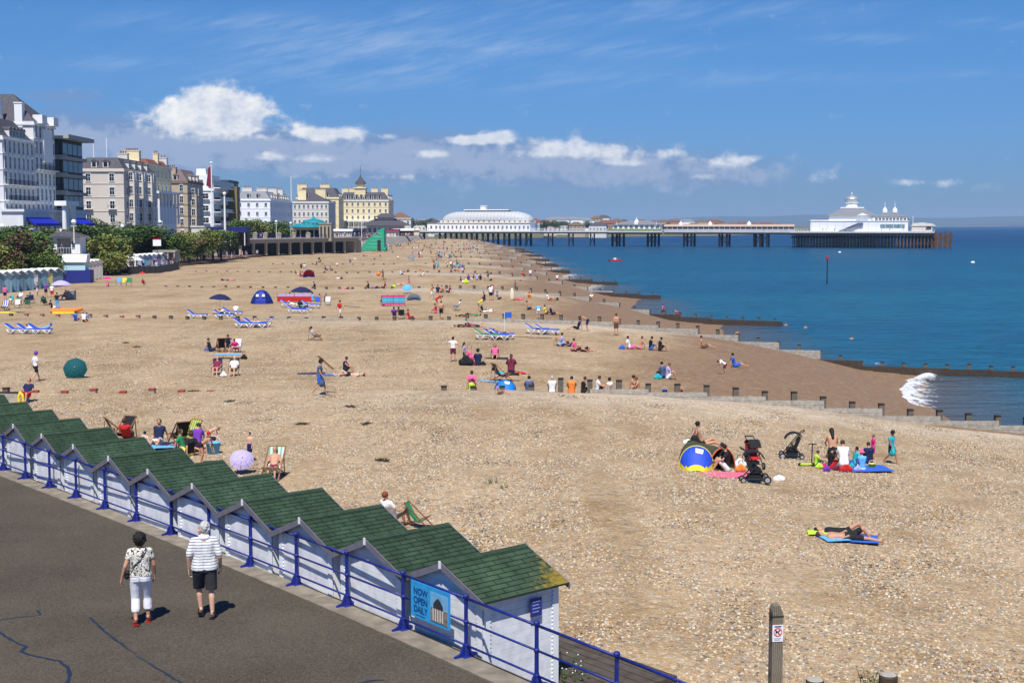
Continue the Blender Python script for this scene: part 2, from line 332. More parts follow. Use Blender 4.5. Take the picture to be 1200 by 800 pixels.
# ------------------------------------------------------------------ mesh building
class MB:
    def __init__(s): s.v = []; s.f = []; s.m = []; s.uv = {}
    def add(s, vs, fs, mi=0, M=None):
        o = len(s.v)
        s.v += [tuple(M @ Vector(v)) if M else tuple(v) for v in vs]
        for f in fs: s.f.append(tuple(i + o for i in f)); s.m.append(mi)
        return s
    def box(s, c, d, mi=0, rz=0., M=None):
        x, y, z = d[0] / 2, d[1] / 2, d[2] / 2
        ca, sa = math.cos(rz), math.sin(rz)
        vs = []
        for dz in (-z, z):
            for dx, dy in ((-x, -y), (x, -y), (x, y), (-x, y)):
                vs.append((c[0] + dx * ca - dy * sa, c[1] + dx * sa + dy * ca, c[2] + dz))
        return s.add(vs, [(0, 3, 2, 1), (4, 5, 6, 7), (0, 1, 5, 4), (1, 2, 6, 5), (2, 3, 7, 6), (3, 0, 4, 7)], mi, M)
    def bb(s, x0, x1, y0, y1, z0, z1, mi=0): return s.box(((x0 + x1) / 2, (y0 + y1) / 2, (z0 + z1) / 2), (abs(x1 - x0), abs(y1 - y0), abs(z1 - z0)), mi)
    def tube(s, p0, p1, r0, r1=None, n=8, mi=0, caps=True):
        r1 = r0 if r1 is None else r1
        a, b = Vector(p0), Vector(p1); d = (b - a)
        if d.length < 1e-6: return s
        q = d.to_track_quat('Z', 'Y')
        vs = []
        for p, r in ((a, r0), (b, r1)):
            for i in range(n):
                t = 2 * math.pi * (i + .5) / n; vs.append(p + q @ Vector((math.cos(t) * r, math.sin(t) * r, 0)))
        fs = [(i, (i + 1) % n, n + (i + 1) % n, n + i) for i in range(n)]
        if caps: fs += [tuple(range(n - 1, -1, -1)), tuple(range(n, 2 * n))]
        return s.add(vs, fs, mi)
    def bar(s, p0, p1, w, h, mi=0):
        a, b = Vector(p0), Vector(p1); d = b - a; q = d.to_track_quat('Y', 'Z'); L = d.length
        M = Matrix.Translation((a + b) / 2) @ q.to_matrix().to_4x4()
        return s.box((0, 0, 0), (w, L, h), mi, 0, M)
    def lathe(s, prof, n=12, mi=0, c=(0, 0, 0), sx=1., sy=1.):
        vs = []
        for r, z in prof:
            for i in range(n):
                t = 2 * math.pi * i / n; vs.append((c[0] + math.cos(t) * r * sx, c[1] + math.sin(t) * r * sy, c[2] + z))
        fs = []
        for k in range(len(prof) - 1):
            for i in range(n): fs.append((k * n + i, k * n + (i + 1) % n, (k + 1) * n + (i + 1) % n, (k + 1) * n + i))
        fs.append(tuple(range(n - 1, -1, -1))); o = (len(prof) - 1) * n; fs.append(tuple(range(o, o + n)))
        return s.add(vs, fs, mi)
    def ball(s, c, r, n=10, mi=0, sc=(1, 1, 1)):
        k = max(4, n // 2)
        vs = [(c[0], c[1], c[2] - r * sc[2])]
        for j in range(1, k):
            a = -math.pi / 2 + math.pi * j / k
            for i in range(n):
                t = 2 * math.pi * i / n; vs.append((c[0] + math.cos(a) * math.cos(t) * r * sc[0], c[1] + math.cos(a) * math.sin(t) * r * sc[1], c[2] + math.sin(a) * r * sc[2]))
        vs.append((c[0], c[1], c[2] + r * sc[2])); top = len(vs) - 1
        fs = [(0, 1 + (i + 1) % n, 1 + i) for i in range(n)]
        for j in range(k - 2):
            for i in range(n): fs.append((1 + j * n + i, 1 + j * n + (i + 1) % n, 1 + (j + 1) * n + (i + 1) % n, 1 + (j + 1) * n + i))
        o = 1 + (k - 2) * n; fs += [(o + i, o + (i + 1) % n, top) for i in range(n)]
        return s.add(vs, fs, mi)
    def prism(s, poly, axis, a, b, mi=0, M=None):
        """extrude a 2-D polygon; axis 'x': poly=(y,z), 'y': (x,z), 'z': (x,y)"""
        n = len(poly)
        def P(p, t): return (t, p[0], p[1]) if axis == 'x' else (p[0], t, p[1]) if axis == 'y' else (p[0], p[1], t)
        vs = [P(p, a) for p in poly] + [P(p, b) for p in poly]
        fs = [(i, (i + 1) % n, n + (i + 1) % n, n + i) for i in range(n)] + [tuple(range(n - 1, -1, -1)), tuple(range(n, 2 * n))]
        return s.add(vs, fs, mi, M)
    def quaduv(s, vs, uvs, mi=0):
        s.add(vs, [tuple(range(len(vs)))], mi); s.uv[len(s.f) - 1] = uvs; return s
    def mesh(s, name, mats, smooth=False, fix=True):
        me = bpy.data.meshes.new(name); me.from_pydata(s.v, [], s.f)
        for ma in (mats if isinstance(mats, (list, tuple)) else [mats]): me.materials.append(ma)
        me.polygons.foreach_set('material_index', s.m)
        if smooth: me.polygons.foreach_set('use_smooth', [True] * len(s.f))
        if s.uv:
            ul = me.uv_layers.new(name='UVMap')
            for fi, uvs in s.uv.items():
                p = me.polygons[fi]
                for k, li in enumerate(p.loop_indices): ul.data[li].uv = uvs[k]
        me.update(); return me
    def build(s, name, mats, parent=None, smooth=False, loc=None):
        o = bpy.data.objects.new(name, s.mesh(name, mats, smooth)); COL.objects.link(o)
        if parent: o.parent = parent
        if loc: o.location = loc
        return o
def tag(o, label=None, cat=None, group=None, kind=None):
    if label: o['label'] = label
    if cat: o['category'] = cat
    if group: o['group'] = group
    if kind: o['kind'] = kind
    return o
def thing(name, label, cat, loc=(0, 0, 0), rz=0., group=None, sc=1.):
    o = bpy.data.objects.new(name, None); COL.objects.link(o); o.empty_display_size = .2
    o.location = loc; o.rotation_euler = (0, 0, rz); o.scale = (sc, sc, sc); return tag(o, label, cat, group)
def put(me, name, parent=None, loc=(0, 0, 0), rz=0., mat=None):
    o = bpy.data.objects.new(name, me); COL.objects.link(o); o.location = loc; o.rotation_euler = (0, 0, rz)
    if parent: o.parent = parent
    if mat:
        for i, mm in enumerate(mat if isinstance(mat, (list, tuple)) else [mat]):
            o.material_slots[i].link = 'OBJECT'; o.material_slots[i].material = mm
    return o
def dup(root, loc, rz=0., label=None, group=None, sc=None):
    kids = {}
    for o in COL.objects:
        if o.parent: kids.setdefault(o.parent, []).append(o)
    r = root.copy(); COL.objects.link(r); r.location = loc; r.rotation_euler = (0, 0, rz)
    if sc: r.scale = (sc, sc, sc)
    if label: r['label'] = label
    if group: r['group'] = group
    def rec(a, b):
        for c in kids.get(a, []):
            d = c.copy(); COL.objects.link(d); d.parent = b; rec(c, d)
    rec(root, r); return r
def struct(o): return tag(o, kind='structure')
# ================================================================== THE SETTING
def grid_mesh(name, xs, ys, zf, mat, attr=None, afn=None, smooth=True):
    vs = []; vals = []
    for y in ys:
        for x in xs:
            vs.append((x, y, zf(x, y)))
            if attr: vals.append(afn(x, y))
    nx = len(xs); fs = [(j * nx + i, j * nx + i + 1, (j + 1) * nx + i + 1, (j + 1) * nx + i) for j in range(len(ys) - 1) for i in range(nx - 1)]
    me = bpy.data.meshes.new(name); me.from_pydata(vs, [], fs); me.materials.append(mat)
    if smooth: me.polygons.foreach_set('use_smooth', [True] * len(fs))
    if attr:
        a = me.attributes.new(attr, 'FLOAT', 'POINT'); a.data.foreach_set('value', vals)
    o = bpy.data.objects.new(name, me); COL.objects.link(o); return struct(o)
def beach_z(x, y):
    z = tz(x, y)
    # the promenade wall stands on the landward side near the camera: keep the shingle below it
    if y < 75:
        d = (x - FX(y)) * .78                       # distance seaward of the railing
        if d < 4.4: z = min(z, -1.12 - max(0, 3.0 - d) * .2)
        elif d < 6: z = min(z, lerp(-1.12, z, (d - 4.4) / 1.6))
    return z
PX3 = (-6.81047127e-04, 1.47115128e-02, 1.10346971e+00, -1.49506850e+01)
PY3 = (3.69537693e-04, -1.60903253e-02, -1.26258284e+00, 3.84211571e+01)
def fpt(i):
    """railing line, one unit per post (1.85 m); straight beyond the seen part"""
    j = max(-6, min(14.5, i))
    x = ((PX3[0] * j + PX3[1]) * j + PX3[2]) * j + PX3[3]; y = ((PY3[0] * j + PY3[1]) * j + PY3[2]) * j + PY3[3]
    if i != j:
        dx = 3 * PX3[0] * j * j + 2 * PX3[1] * j + PX3[2]; dy = 3 * PY3[0] * j * j + 2 * PY3[1] * j + PY3[2]
        x += dx * (i - j); y += dy * (i - j)
    return x, y
_ft = sorted([(fpt(i * .5)[1], fpt(i * .5)[0]) for i in range(-60, 90)])
def FX(y): return interp(_ft, y)

ys = [4.]
while ys[-1] < 800: ys.append(ys[-1] + max(.45, ys[-1] * .0055))
xs = [-175 + i * 5 for i in range(14)] + [-105 + i * 1.25 for i in range(20)] + [-80 + i * 1. for i in range(128)]
beach = grid_mesh('beach', xs, ys, beach_z, mat_beach(), 'wet', lambda x, y: max(0, min(1, (27 - (interp(WL, y) - x) - (bay(x, y) - .4) * 9) / 17)) if y > 66 else 0)
ba = beach.data.attributes.new('bank', 'FLOAT', 'POINT'); ba.data.foreach_set('value', [(max(0, min(1, (bay(v.co.x, v.co.y) - .80) / .12)) * max(0, min(1, (48 - interp(WL, v.co.y) + v.co.x) / 20)) if v.co.y > 60 else 0) for v in beach.data.vertices])
# loose stones lying on the shingle where the camera can tell them apart
def stones():
    xs2, ys2 = [-30 + i * 2 for i in range(45)], [14 + i * 2 for i in range(52)]
    vs, fs, ix, dn = [], [], {}, []
    for j, y in enumerate(ys2):
        for i, x in enumerate(xs2):
            if -.46 * y < x < .43 * y + 3: ix[i, j] = len(vs); vs.append((x, y, beach_z(x, y) - .006)); dn.append(0 if (x - FX(y)) * .78 < 2.2 or interp(WL, y) - x < 2 or (y > 67 and interp(WL, y) - x < 29) else interp([(14, 150), (30, 130), (50, 90), (75, 40), (116, 14)], y))
    for j in range(len(ys2) - 1):
        for i in range(len(xs2) - 1):
            k = [(i, j), (i + 1, j), (i + 1, j + 1), (i, j + 1)]
            if all(a in ix for a in k): fs.append([ix[a] for a in k])
    me = bpy.data.meshes.new('pebbles'); me.from_pydata(vs, [], fs); a = me.attributes.new('dens', 'FLOAT', 'POINT'); a.data.foreach_set('value', dn)
    o = bpy.data.objects.new('pebbles', me); COL.objects.link(o); tag(o, 'loose mixed pebbles covering the near beach', kind='stuff')
    ma = bpy.data.materials.new('pebble'); ma.use_nodes = True; nt = ma.node_tree; L = nt.links.new; b = nt.nodes['Principled BSDF']; b.inputs['Roughness'].default_value = .75; b.inputs['Specular IOR Level'].default_value = .3
    oi = nd(nt, 'ShaderNodeObjectInfo'); r = nd(nt, 'ShaderNodeValToRGB'); L(oi.outputs['Random'], r.inputs[0]); r.color_ramp.interpolation = 'CONSTANT'; e = r.color_ramp.elements
    st = [(0, (.15, .13, .12)), (.08, (.27, .25, .24)), (.2, (.42, .32, .21)), (.38, (.50, .40, .29)), (.56, (.46, .27, .12)), (.64, (.58, .50, .39)), (.83, (.34, .33, .33)), (.93, (.68, .62, .52))]
    while len(e) < len(st): e.new(.5)
    for el, (p_, c) in zip(e, st): el.position = p_; el.color = (*[c[0] * .88, c[1] * .84, c[2] * .76], 1)
    L(r.outputs[0], b.inputs['Base Color'])
    ng = bpy.data.node_groups.new('pebble_scatter', 'GeometryNodeTree'); ng.interface.new_socket('Geometry', in_out='INPUT', socket_type='NodeSocketGeometry'); ng.interface.new_socket('Geometry', in_out='OUTPUT', socket_type='NodeSocketGeometry')
    N = ng.nodes.new; K = ng.links.new; gi, go = N('NodeGroupInput'), N('NodeGroupOutput')
    at_ = N('GeometryNodeInputNamedAttribute'); at_.data_type = 'FLOAT'; at_.inputs['Name'].default_value = 'dens'
    dp = N('GeometryNodeDistributePointsOnFaces'); K(gi.outputs[0], dp.inputs['Mesh']); K(at_.outputs['Attribute'], dp.inputs['Density'])
    ic = N('GeometryNodeMeshIcoSphere'); ic.inputs['Radius'].default_value = 1; ic.inputs['Subdivisions'].default_value = 2
    sm = N('GeometryNodeSetMaterial'); sm.inputs['Material'].default_value = ma; K(ic.outputs[0], sm.inputs['Geometry'])
    ss = N('GeometryNodeSetShadeSmooth'); K(sm.outputs[0], ss.inputs[0])
    ip = N('GeometryNodeInstanceOnPoints'); K(dp.outputs['Points'], ip.inputs['Points']); K(ss.outputs[0], ip.inputs['Instance'])
    rv = N('FunctionNodeRandomValue'); rv.data_type = 'FLOAT_VECTOR'; rv.inputs[0].default_value = (.015, .013, .011); rv.inputs[1].default_value = (.052, .043, .034); K(rv.outputs[0], ip.inputs['Scale'])
    rr_ = N('FunctionNodeRandomValue'); rr_.data_type = 'FLOAT_VECTOR'; rr_.inputs[0].default_value = (-.5, -.5, 0); rr_.inputs[1].default_value = (.5, .5, 6.28); rr_.inputs['Seed'].default_value = 4; K(rr_.outputs[0], ip.inputs['Rotation'])
    K(ip.outputs[0], go.inputs[0]); md = o.modifiers.new('scatter', 'NODES'); md.node_group = ng
stones()
# sea: one sheet to beyond the horizon
sxs = [-60, -30] + [-15 + i * 1.5 for i in range(50)] + [70, 90, 120, 180, 300, 600, 1500, 4000, 9000, 22000]
sys_ = [-60, 0, 40] + [55 + i * 2 for i in range(60)] + [175 + i * 6 for i in range(60)] + [560 + i * 20 for i in range(15)] + [900, 1100, 1500, 2500, 5000, 9000, 16000, 40000]
def swl(y): return interp(WL, y)
def shallow(x, y):
    if y > 800: return 0.
    d = SEA - tz(x, y, False); return max(0., min(1., 1 - d / .75)) if x - swl(y) < 25 else 0.
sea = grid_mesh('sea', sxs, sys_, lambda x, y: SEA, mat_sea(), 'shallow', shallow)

# promenade surface: asphalt, kerb strip along the railing
prom = MB(); n = 46
for i in range(-22, 24):
    (x0, y0), (x1, y1) = fpt(i), fpt(i + 1)
    ox, oy = -.77 * .42, -.63 * .42
    prom.add([(x0 + ox, y0 + oy, 0), (x1 + ox, y1 + oy, 0), (x1 - 60, y1 - 50, 0), (x0 - 60, y0 - 50, 0)], [(0, 1, 2, 3)])
struct(prom.build('promenade', mat_asphalt()))
kerbm = brick_mat('kerb_concrete', (.21, .18, .14), (.15, .125, .10), (.09, .075, .06), 1, .4, .9, bump=.9, bw=7.1, msize=.008)
kb = MB()
for i in range(-22, 24):
    (x0, y0), (x1, y1) = fpt(i), fpt(i + 1); a, b = -.43, .12
    w = .03 * math.sin(i * 2.3)
    P = [(x0 - .77 * .43, y0 - .63 * .43), (x1 - .77 * .43, y1 - .63 * .43), (x1 + .77 * b, y1 + .63 * b), (x0 + .77 * b, y0 + .63 * b)]
    kb.quaduv([(p[0], p[1], .012) for p in P], [(i * 1.85, 0), (i * 1.85 + 1.85, 0), (i * 1.85 + 1.85, .55), (i * 1.85, .55)])
    kb.add([(P[2][0], P[2][1], .012), (P[3][0], P[3][1], .012), (P[3][0], P[3][1], -2.2), (P[2][0], P[2][1], -2.2)], [(0, 1, 2, 3)])
    kb.add([(P[0][0], P[0][1], .012), (P[1][0], P[1][1], .012), (P[1][0], P[1][1], -.05), (P[0][0], P[0][1], -.05)], [(0, 1, 2, 3)])
struct(kb.build('kerb', kerbm))
# bitumen seams on the asphalt
TAR = material('bitumen', (.018, .02, .028), .35, .2, 6, spec=.5)
def seam(pts, w):
    mb = MB(); P = [W(x, y, .004) for x, y in pts]; L = []; rr = random.Random(len(pts))
    Q = []
    for a, b in zip(P, P[1:]):
        k = max(2, int(math.dist(a, b) / .12))
        for j in range(k): Q.append((lerp(a[0], b[0], j / k) + rr.uniform(-.012, .012), lerp(a[1], b[1], j / k) + rr.uniform(-.012, .012)))
    Q.append(P[-1][:2])
    for i, p in enumerate(Q):
        q = Q[min(i + 1, len(Q) - 1)]; o = Q[max(i - 1, 0)]; d = Vector((q[0] - o[0], q[1] - o[1], 0)).normalized(); nrm = Vector((-d.y, d.x, 0))
        ww = w * rr.uniform(.6, 1.4) * (.4 if i in (0, len(Q) - 1) else 1)
        L.append((Vector((p[0], p[1], .004)) + nrm * ww, Vector((p[0], p[1], .004)) - nrm * ww))
    for (a, b), (c, d) in zip(L, L[1:]): mb.add([a, b, d, c], [(0, 1, 2, 3)])
    struct(mb.build('asphalt_seam', TAR))
seam([(104, 722), (125, 741), (150, 760), (180, 780), (222, 805)], .022)
seam([(-4, 727), (20, 723), (48, 720), (44, 715), (48, 714)], .02)
seam([(-4, 738), (8, 746), (18, 752), (31, 757), (24, 763), (45, 769), (70, 774), (79, 781), (82, 790), (78, 803)], .03)
seam([(420, 800), (432, 797), (450, 796)], .03)

# wooden walkway below the promenade, beyond the last hut
DECKM = brick_mat('deck_boards', (.085, .07, .052), (.11, .09, .07), (.02, .018, .015), 1, 1, .8, bump=.4, bw=6, msize=.012)
dk = MB()
a = fpt(13.1); 
for i in range(0, 14):
    (x0, y0), (x1, y1) = fpt(-2 + i * 1.2), fpt(-2 + (i + 1) * 1.2)
def deckquad(i0, i1, d0, d1, z):
    (x0, y0), (x1, y1) = fpt(i0), fpt(i1)
    P = [(x0 + .77 * d0, y0 + .63 * d0), (x1 + .77 * d0, y1 + .63 * d0), (x1 + .77 * d1, y1 + .63 * d1), (x0 + .77 * d1, y0 + .63 * d1)]
    L = (i1 - i0) * 1.85
    dk.quaduv([(p[0], p[1], z) for p in P], [(0, 0), (L, 0), (L, (d1 - d0)), (0, (d1 - d0))][::1])
    dk.add([(P[2][0], P[2][1], z), (P[3][0], P[3][1], z), (P[3][0], P[3][1], z - .25), (P[2][0], P[2][1], z - .25)], [(0, 1, 2, 3)])
    dk.add([(P[1][0], P[1][1], z), (P[2][0], P[2][1], z), (P[2][0], P[2][1], z - .25), (P[1][0], P[1][1], z - .25)], [(0, 1, 2, 3)])
deckquad(-8, 12.5, .13, 4.15, -.98); deckquad(12.5, 14.6, .13, 3.2, -.98)
struct(dk.build('boardwalk', DECKM))

# ------------------------------------------------------------------ promenade railing
rail = thing('promenade_railing', 'long blue painted metal railing running along the promenade edge beside the green-roofed huts', 'railing', (*fpt(7), 0))
def rl(p): return (p[0] - fpt(7)[0], p[1] - fpt(7)[1], p[2])
for zz, r in ((1.0, .024), (.60, .019), (.20, .019)):
    mb = MB()
    for i in range(-12, 19):
        a, b = fpt(i), fpt(i + 1); mb.tube(rl((*a, zz)), rl((*b, zz)), r, r, 8)
    mb.build('rail', BLUE, rail, True)
pm = MB(); pm.tube((0, 0, .0), (0, 0, 1.0), .036, .032, 10); pm.ball((0, 0, 1.03), .055, 10)
for z in (.2, .6): pm.ball((0, 0, z), .05, 10)
pm.tube((0, 0, .02), (0, 0, .24), .06, .04, 10); pm.box((0, 0, .012), (.2, .2, .024))
pm.prism([(-.24, 0), (-.03, 0), (-.03, .24), (-.07, .18), (-.12, .07), (-.24, .04)], 'x', -.022, .022)
pm.prism([(.22, 0), (.03, 0), (.03, .2), (.1, .08), (.22, .04)], 'x', -.03, .03)
pme = pm.mesh('railing_post', BLUE)
ang = math.atan2(-.77, .63)
for i in range(-12, 20):
    p = fpt(i); d = fpt(i + .5); e = fpt(i - .5); t = math.atan2(d[1] - e[1], d[0] - e[0])
    put(pme, 'post', rail, rl((*p, 0)), t)

# sign on the railing
def text_mesh(txt, size, mat, parent, loc, rot, name='lettering', ext=.002, sx=1.):
    c = bpy.data.curves.new(name, 'FONT'); c.body = txt; c.size = size; c.extrude = ext; c.align_x = 'CENTER'; c.align_y = 'CENTER'; c.offset = size * .018
    o = bpy.data.objects.new(name, c); COL.objects.link(o)
    me = bpy.data.meshes.new_from_object(o.evaluated_get(bpy.context.evaluated_depsgraph_get())); bpy.data.objects.remove(o)
    me.materials.clear(); me.materials.append(mat)
    n = bpy.data.objects.new(name, me); COL.objects.link(n); n.parent = parent; n.location = loc; n.rotation_euler = rot; n.scale = (sx, 1, 1); return n
p0 = fpt(11.18); p1 = fpt(11.80); tt = math.atan2(p1[1] - p0[1], p1[0] - p0[0])
SBL = material('banner_blue', (.03, .33, .66), .5, .12, 5); SBD = material('banner_dark_blue', (.01, .05, .2), .5, .1, 5)
bn = thing('banner', 'light blue NOW OPEN DAILY sign with a picture panel fixed to the blue railing', 'sign', ((p0[0] + p1[0]) / 2 - .045, (p0[1] + p1[1]) / 2 - .037, .68), tt)
L = math.dist(p0, p1)
MB().box((0, 0, 0), (L, .016, .64)).build('board', SBL, bn)
text_mesh('NOW', .165, SBD, bn, (-L * .24, -.012, .15), (R(90), 0, 0)); text_mesh('OPEN', .165, SBD, bn, (-L * .24, -.012, -.01), (R(90), 0, 0)); text_mesh('DAILY', .165, SBD, bn, (-L * .24, -.012, -.165), (R(90), 0, 0), sx=.92)
MB().bb(-L * .38, -L * .12, -.012, -.008, -.275, -.262).build('underline', SBD, bn)
pic = MB(); pic.bb(.02, L * .46, -.014, -.008, -.27, .24, 0); pic.bb(.03, L * .455, -.018, -.015, -.26, -.02, 1)
pic.prism([(.12, -.02), (.40, -.02), (.40, .05), (.33, .12), (.26, .17), (.19, .12), (.12, .05)], 'y', -.022, -.019, 2)
for k in range(5): pic.bb(.10 + k * .07, .125 + k * .07, -.022, -.019, -.24, -.03, 3)
pic.build('picture', [material('print_sky', (.18, .42, .65), .5), material('print_ground', (.25, .2, .15), .6, .5, 30), material('print_dark', (.03, .035, .04), .6), OFFW], bn)

# ------------------------------------------------------------------ green-roofed beach huts
GREEN = brick_mat('green_shingles', (.026, .050, .030), (.036, .064, .036), (.006, .013, .009), 2.6, 2.0, .9, bump=.9, bw=1.0, msize=.022)
GREENM = brick_mat('green_shingles_with_lichen', (.030, .054, .031), (.040, .068, .036), (.007, .014, .009), 2.6, 2.0, .9, moss=True, bump=.9, bw=1.0, msize=.022)
PANEL = mat_wave('hut_back_boards', (.80, .80, .82), (.50, .51, .55), 2, 7.5, .55, .004, .35, .93, .03)
SIDEW = mat_wave('hut_side_boards', (.80, .81, .83), (.55, .56, .6), 2, 7.5, .55, .004, .35, .93, .03)
BARGE = material('bargeboard_shaded_paint', (.16, .15, .18), .6, .15, 5)  # purple-grey darkened so the colour carries the shade on the boards
RIDGE = 1.40; EAVE = .93; HB = -.97
def hut(x, y, rz, label, last=False):
    """origin on the ridge's promenade end at promenade level 0; local +Y runs seaward, X along the row"""
    t = thing('beach_hut', label, 'beach hut', (x, y, HB), rz, 'green roofed huts along the promenade')
    r, e = RIDGE - HB, EAVE - HB; w = 1.15; Lr = 1.95; o = 0.0
    wb = .985; y0, y1 = .125, 1.84
    er = r - (r - e) * wb / w - .04                     # wall top at the side
    b = MB(); b.prism([(-wb, 0), (wb, 0), (wb, er), (0, r - .07), (-wb, er)], 'y', y0, y1, 0)
    bo = b.build('wall', SIDEW, t)
    pn = MB(); pw = wb - .13
    pn.prism([(-pw, .1), (pw, .1), (pw, er + (r - .07 - er) * (1 - pw / wb) - .02), (0, r - .11), (-pw, er + (r - .07 - er) * (1 - pw / wb) - .02)], 'y', y0 - .022, y0 - .001, 0)
    pn.build('back_panel', PANEL, t)
    # scalloped corner boards
    def strip(xa, dirx, ya=None):
        poly = [(xa, .02)]; top = er - .02; k = 26; st = (top - .02) / k
        out = xa + dirx * .12
        poly.append((out, .02))
        for q in range(k):
            z0 = .02 + q * st
            for a in (.25, .5, .75): poly.append((out + dirx * .035 * math.sin(a * math.pi), z0 + st * a))
            poly.append((out, z0 + st))
        poly.append((xa, top)); return poly
    for sx_ in (-1, 1): cm = MB(); cm.prism(strip(sx_ * wb, -sx_), 'y', y0 - .045, y0 - .023, 0); cm.build('corner_trim', WHITE, t)
    cm = MB(); cm.prism([(a[0] - wb + y0, a[1]) for a in [(-(-wb) + (p[0] + wb), p[1]) for p in strip(-wb, 1)]], 'x', wb + .002, wb + .02, 0); cm.build('corner_trim', WHITE, t); cm = MB()
    cm.prism([(y1 + (p[0] - wb), p[1]) for p in strip(wb, -1)], 'x', wb + .002, wb + .02, 0)
    cm.build('corner_trim', WHITE, t)
    # roof slopes with shingle UVs (metres)
    rf = MB(); sl = math.hypot(w, r - e); th = .035
    nrmz = w / sl
    for s in (-1, 1):
        A = (0, o, r); B = (0, Lr, r); Cc = (s * w, Lr, e); D = (s * w, o, e)
        vs = [A, B, Cc, D] if s < 0 else [A, D, Cc, B]
        uv = [(0, 0), (Lr, 0), (Lr, sl), (0, sl)] if s < 0 else [(0, 0), (0, sl), (Lr, sl), (Lr, 0)]
        rf.quaduv(vs, uv, 0)
        lo = [(p[0], p[1], p[2] - th) for p in vs]; rf.add(lo, [(3, 2, 1, 0)], 1)
        rf.add([D, Cc, (Cc[0], Cc[1], Cc[2] - th), (D[0], D[1], D[2] - th)], [(0, 1, 2, 3)], 1)
        for yy in (o, Lr): rf.add([(0, yy, r), (s * w, yy, e), (s * w, yy, e - th), (0, yy, r - th)], [(0, 1, 2, 3)], 1)
    ro = rf.build('roof', [GREENM if last else GREEN, material('roof_edge', (.02, .035, .025), .9)], t)
    rc = MB(); sl2 = (r - e) / w
    for k in range(8):
        a0, a1 = o + Lr / 8 * k, o + Lr / 8 * (k + 1)
        rc.prism([(-.09, r - .09 * sl2 + .004), (0, r + .004), (.09, r - .09 * sl2 + .004), (.09, r - .09 * sl2 + .016), (0, r + .018), (-.09, r - .09 * sl2 + .016)], 'y', a0, a1 - .006)
    rc.build('ridge_cap', material('ridge_shingle', (.028, .052, .031), .9, .3, 8), ro)
    for yy in (o - .022, Lr + .003):
        for s in (-1, 1):
            bg = MB(); bg.add([(0, yy, r - .005), (s * (w + .01), yy, e - .005), (s * (w + .01), yy, e - .12), (0, yy, r - .13), (0, yy + .019, r - .005), (s * (w + .01), yy + .019, e - .005), (s * (w + .01), yy + .019, e - .12), (0, yy + .019, r - .13)],
                   [(0, 1, 2, 3), (7, 6, 5, 4), (0, 4, 5, 1), (3, 2, 6, 7), (1, 5, 6, 2)], 0); bg.build('bargeboard', BARGE, ro)
    fn = MB(); fn.bb(-.022, .022, o - .05, o - .025, r - .11, r + .02); fn.build('finial', WHITE, ro)
    hk = MB(); hk.bb(-.035, .035, y0 - .05, y0 - .024, r - .22, r - .14); hk.build('vent', BARGE, t)
    return t
apx = [(17, 497), (49.5, 508), (87, 521), (128, 535), (174, 550), (226, 567), (285.5, 585), (353, 607), (430, 630), (516, 659)]
AP = [W(x, y, RIDGE) for x, y in apx]
hc = [(-14.51, 38.21)]
# smooth the row: distance steps of 2.29 m along a gently bending line
import functools
def fit(vals):
    n = len(vals); X = [[1, i, i * i] for i in range(n)]
    A = [[sum(X[k][a] * X[k][b] for k in range(n)) for b in range(3)] for a in range(3)]; B = [sum(X[k][a] * vals[k] for k in range(n)) for a in range(3)]
    for i in range(3):
        p = A[i][i]
        for j in range(3):
            if j != i:
                f_ = A[j][i] / p; A[j] = [a - f_ * b for a, b in zip(A[j], A[i])]; B[j] -= f_ * B[i]
    return [B[i] / A[i][i] for i in range(3)]
cxh = fit([p[0] for p in AP]); cyh = fit([p[1] for p in AP])
hutpt = lambda i: (cxh[0] + cxh[1] * i + cxh[2] * i * i, cyh[0] + cyh[1] * i + cyh[2] * i * i)
ordn = ['farthest', 'eleventh', 'tenth', 'ninth', 'eighth', 'seventh', 'sixth', 'fifth', 'fourth', 'third', 'second', 'nearest']
names_h = {9: 'nearest green-roofed white hut, lichen on its roof corner and its whole side wall showing',
           8: 'green-roofed white hut next to the nearest hut, deckchair just behind its roof',
           7: 'third green-roofed white hut from the near end of the row, behind the railing',
           6: 'fourth green-roofed white hut from the near end, right of the walking man',
           5: 'fifth green-roofed white hut from the near end, behind the walking man',
           4: 'sixth green-roofed white hut from the near end, the round blue chair beyond its roof',
           3: 'seventh green-roofed white hut from the near end, sunbathers with a blue tub beyond',
           2: 'eighth green-roofed white hut from the near end, blue mat beyond its roof',
           1: 'ninth green-roofed white hut from the near end, red-topped woman beyond its roof',
           0: 'tenth green-roofed white hut from the near end, its gable just inside the left edge',
           -1: 'green-roofed hut at the left edge, only the roof above the railing in view',
           -2: 'green-roofed hut left of the others, only its roof end in view', -3: 'farthest green-roofed hut, a sliver of roof beside the red-shorted lifeguard'}
for i in range(9, -4, -1):
    x, y = hutpt(i); (xa, ya), (xb, yb) = hutpt(i - .5), hutpt(i + .5)
    hut(x, y, math.atan2(yb - ya, xb - xa), names_h[i], i == 9)
hx, hy = hutpt(9); (xa, ya), (xb, yb) = hutpt(8.5), hutpt(9.5); hrz = math.atan2(yb - ya, xb - xa)
Mh = Matrix.Translation((hx, hy, 0)) @ Matrix.Rotation(hrz, 4, 'Z')
pl = Mh @ Vector((1.05, 1.25, .60))
nt_ = thing('notice', 'small dark blue notice on the side wall of the nearest hut', 'notice', pl, hrz)
MB().bb(.0, .014, -.13, .13, -.16, .16).build('plate', material('notice_blue', (.02, .035, .22), .4), nt_)
tl = MB()
for k in range(4): tl.bb(.016, .02, -.09, .09 - .03 * (k % 2), .09 - k * .06, .11 - k * .06)
tl.build('lettering', material('notice_ink', (.25, .3, .6), .5), nt_)

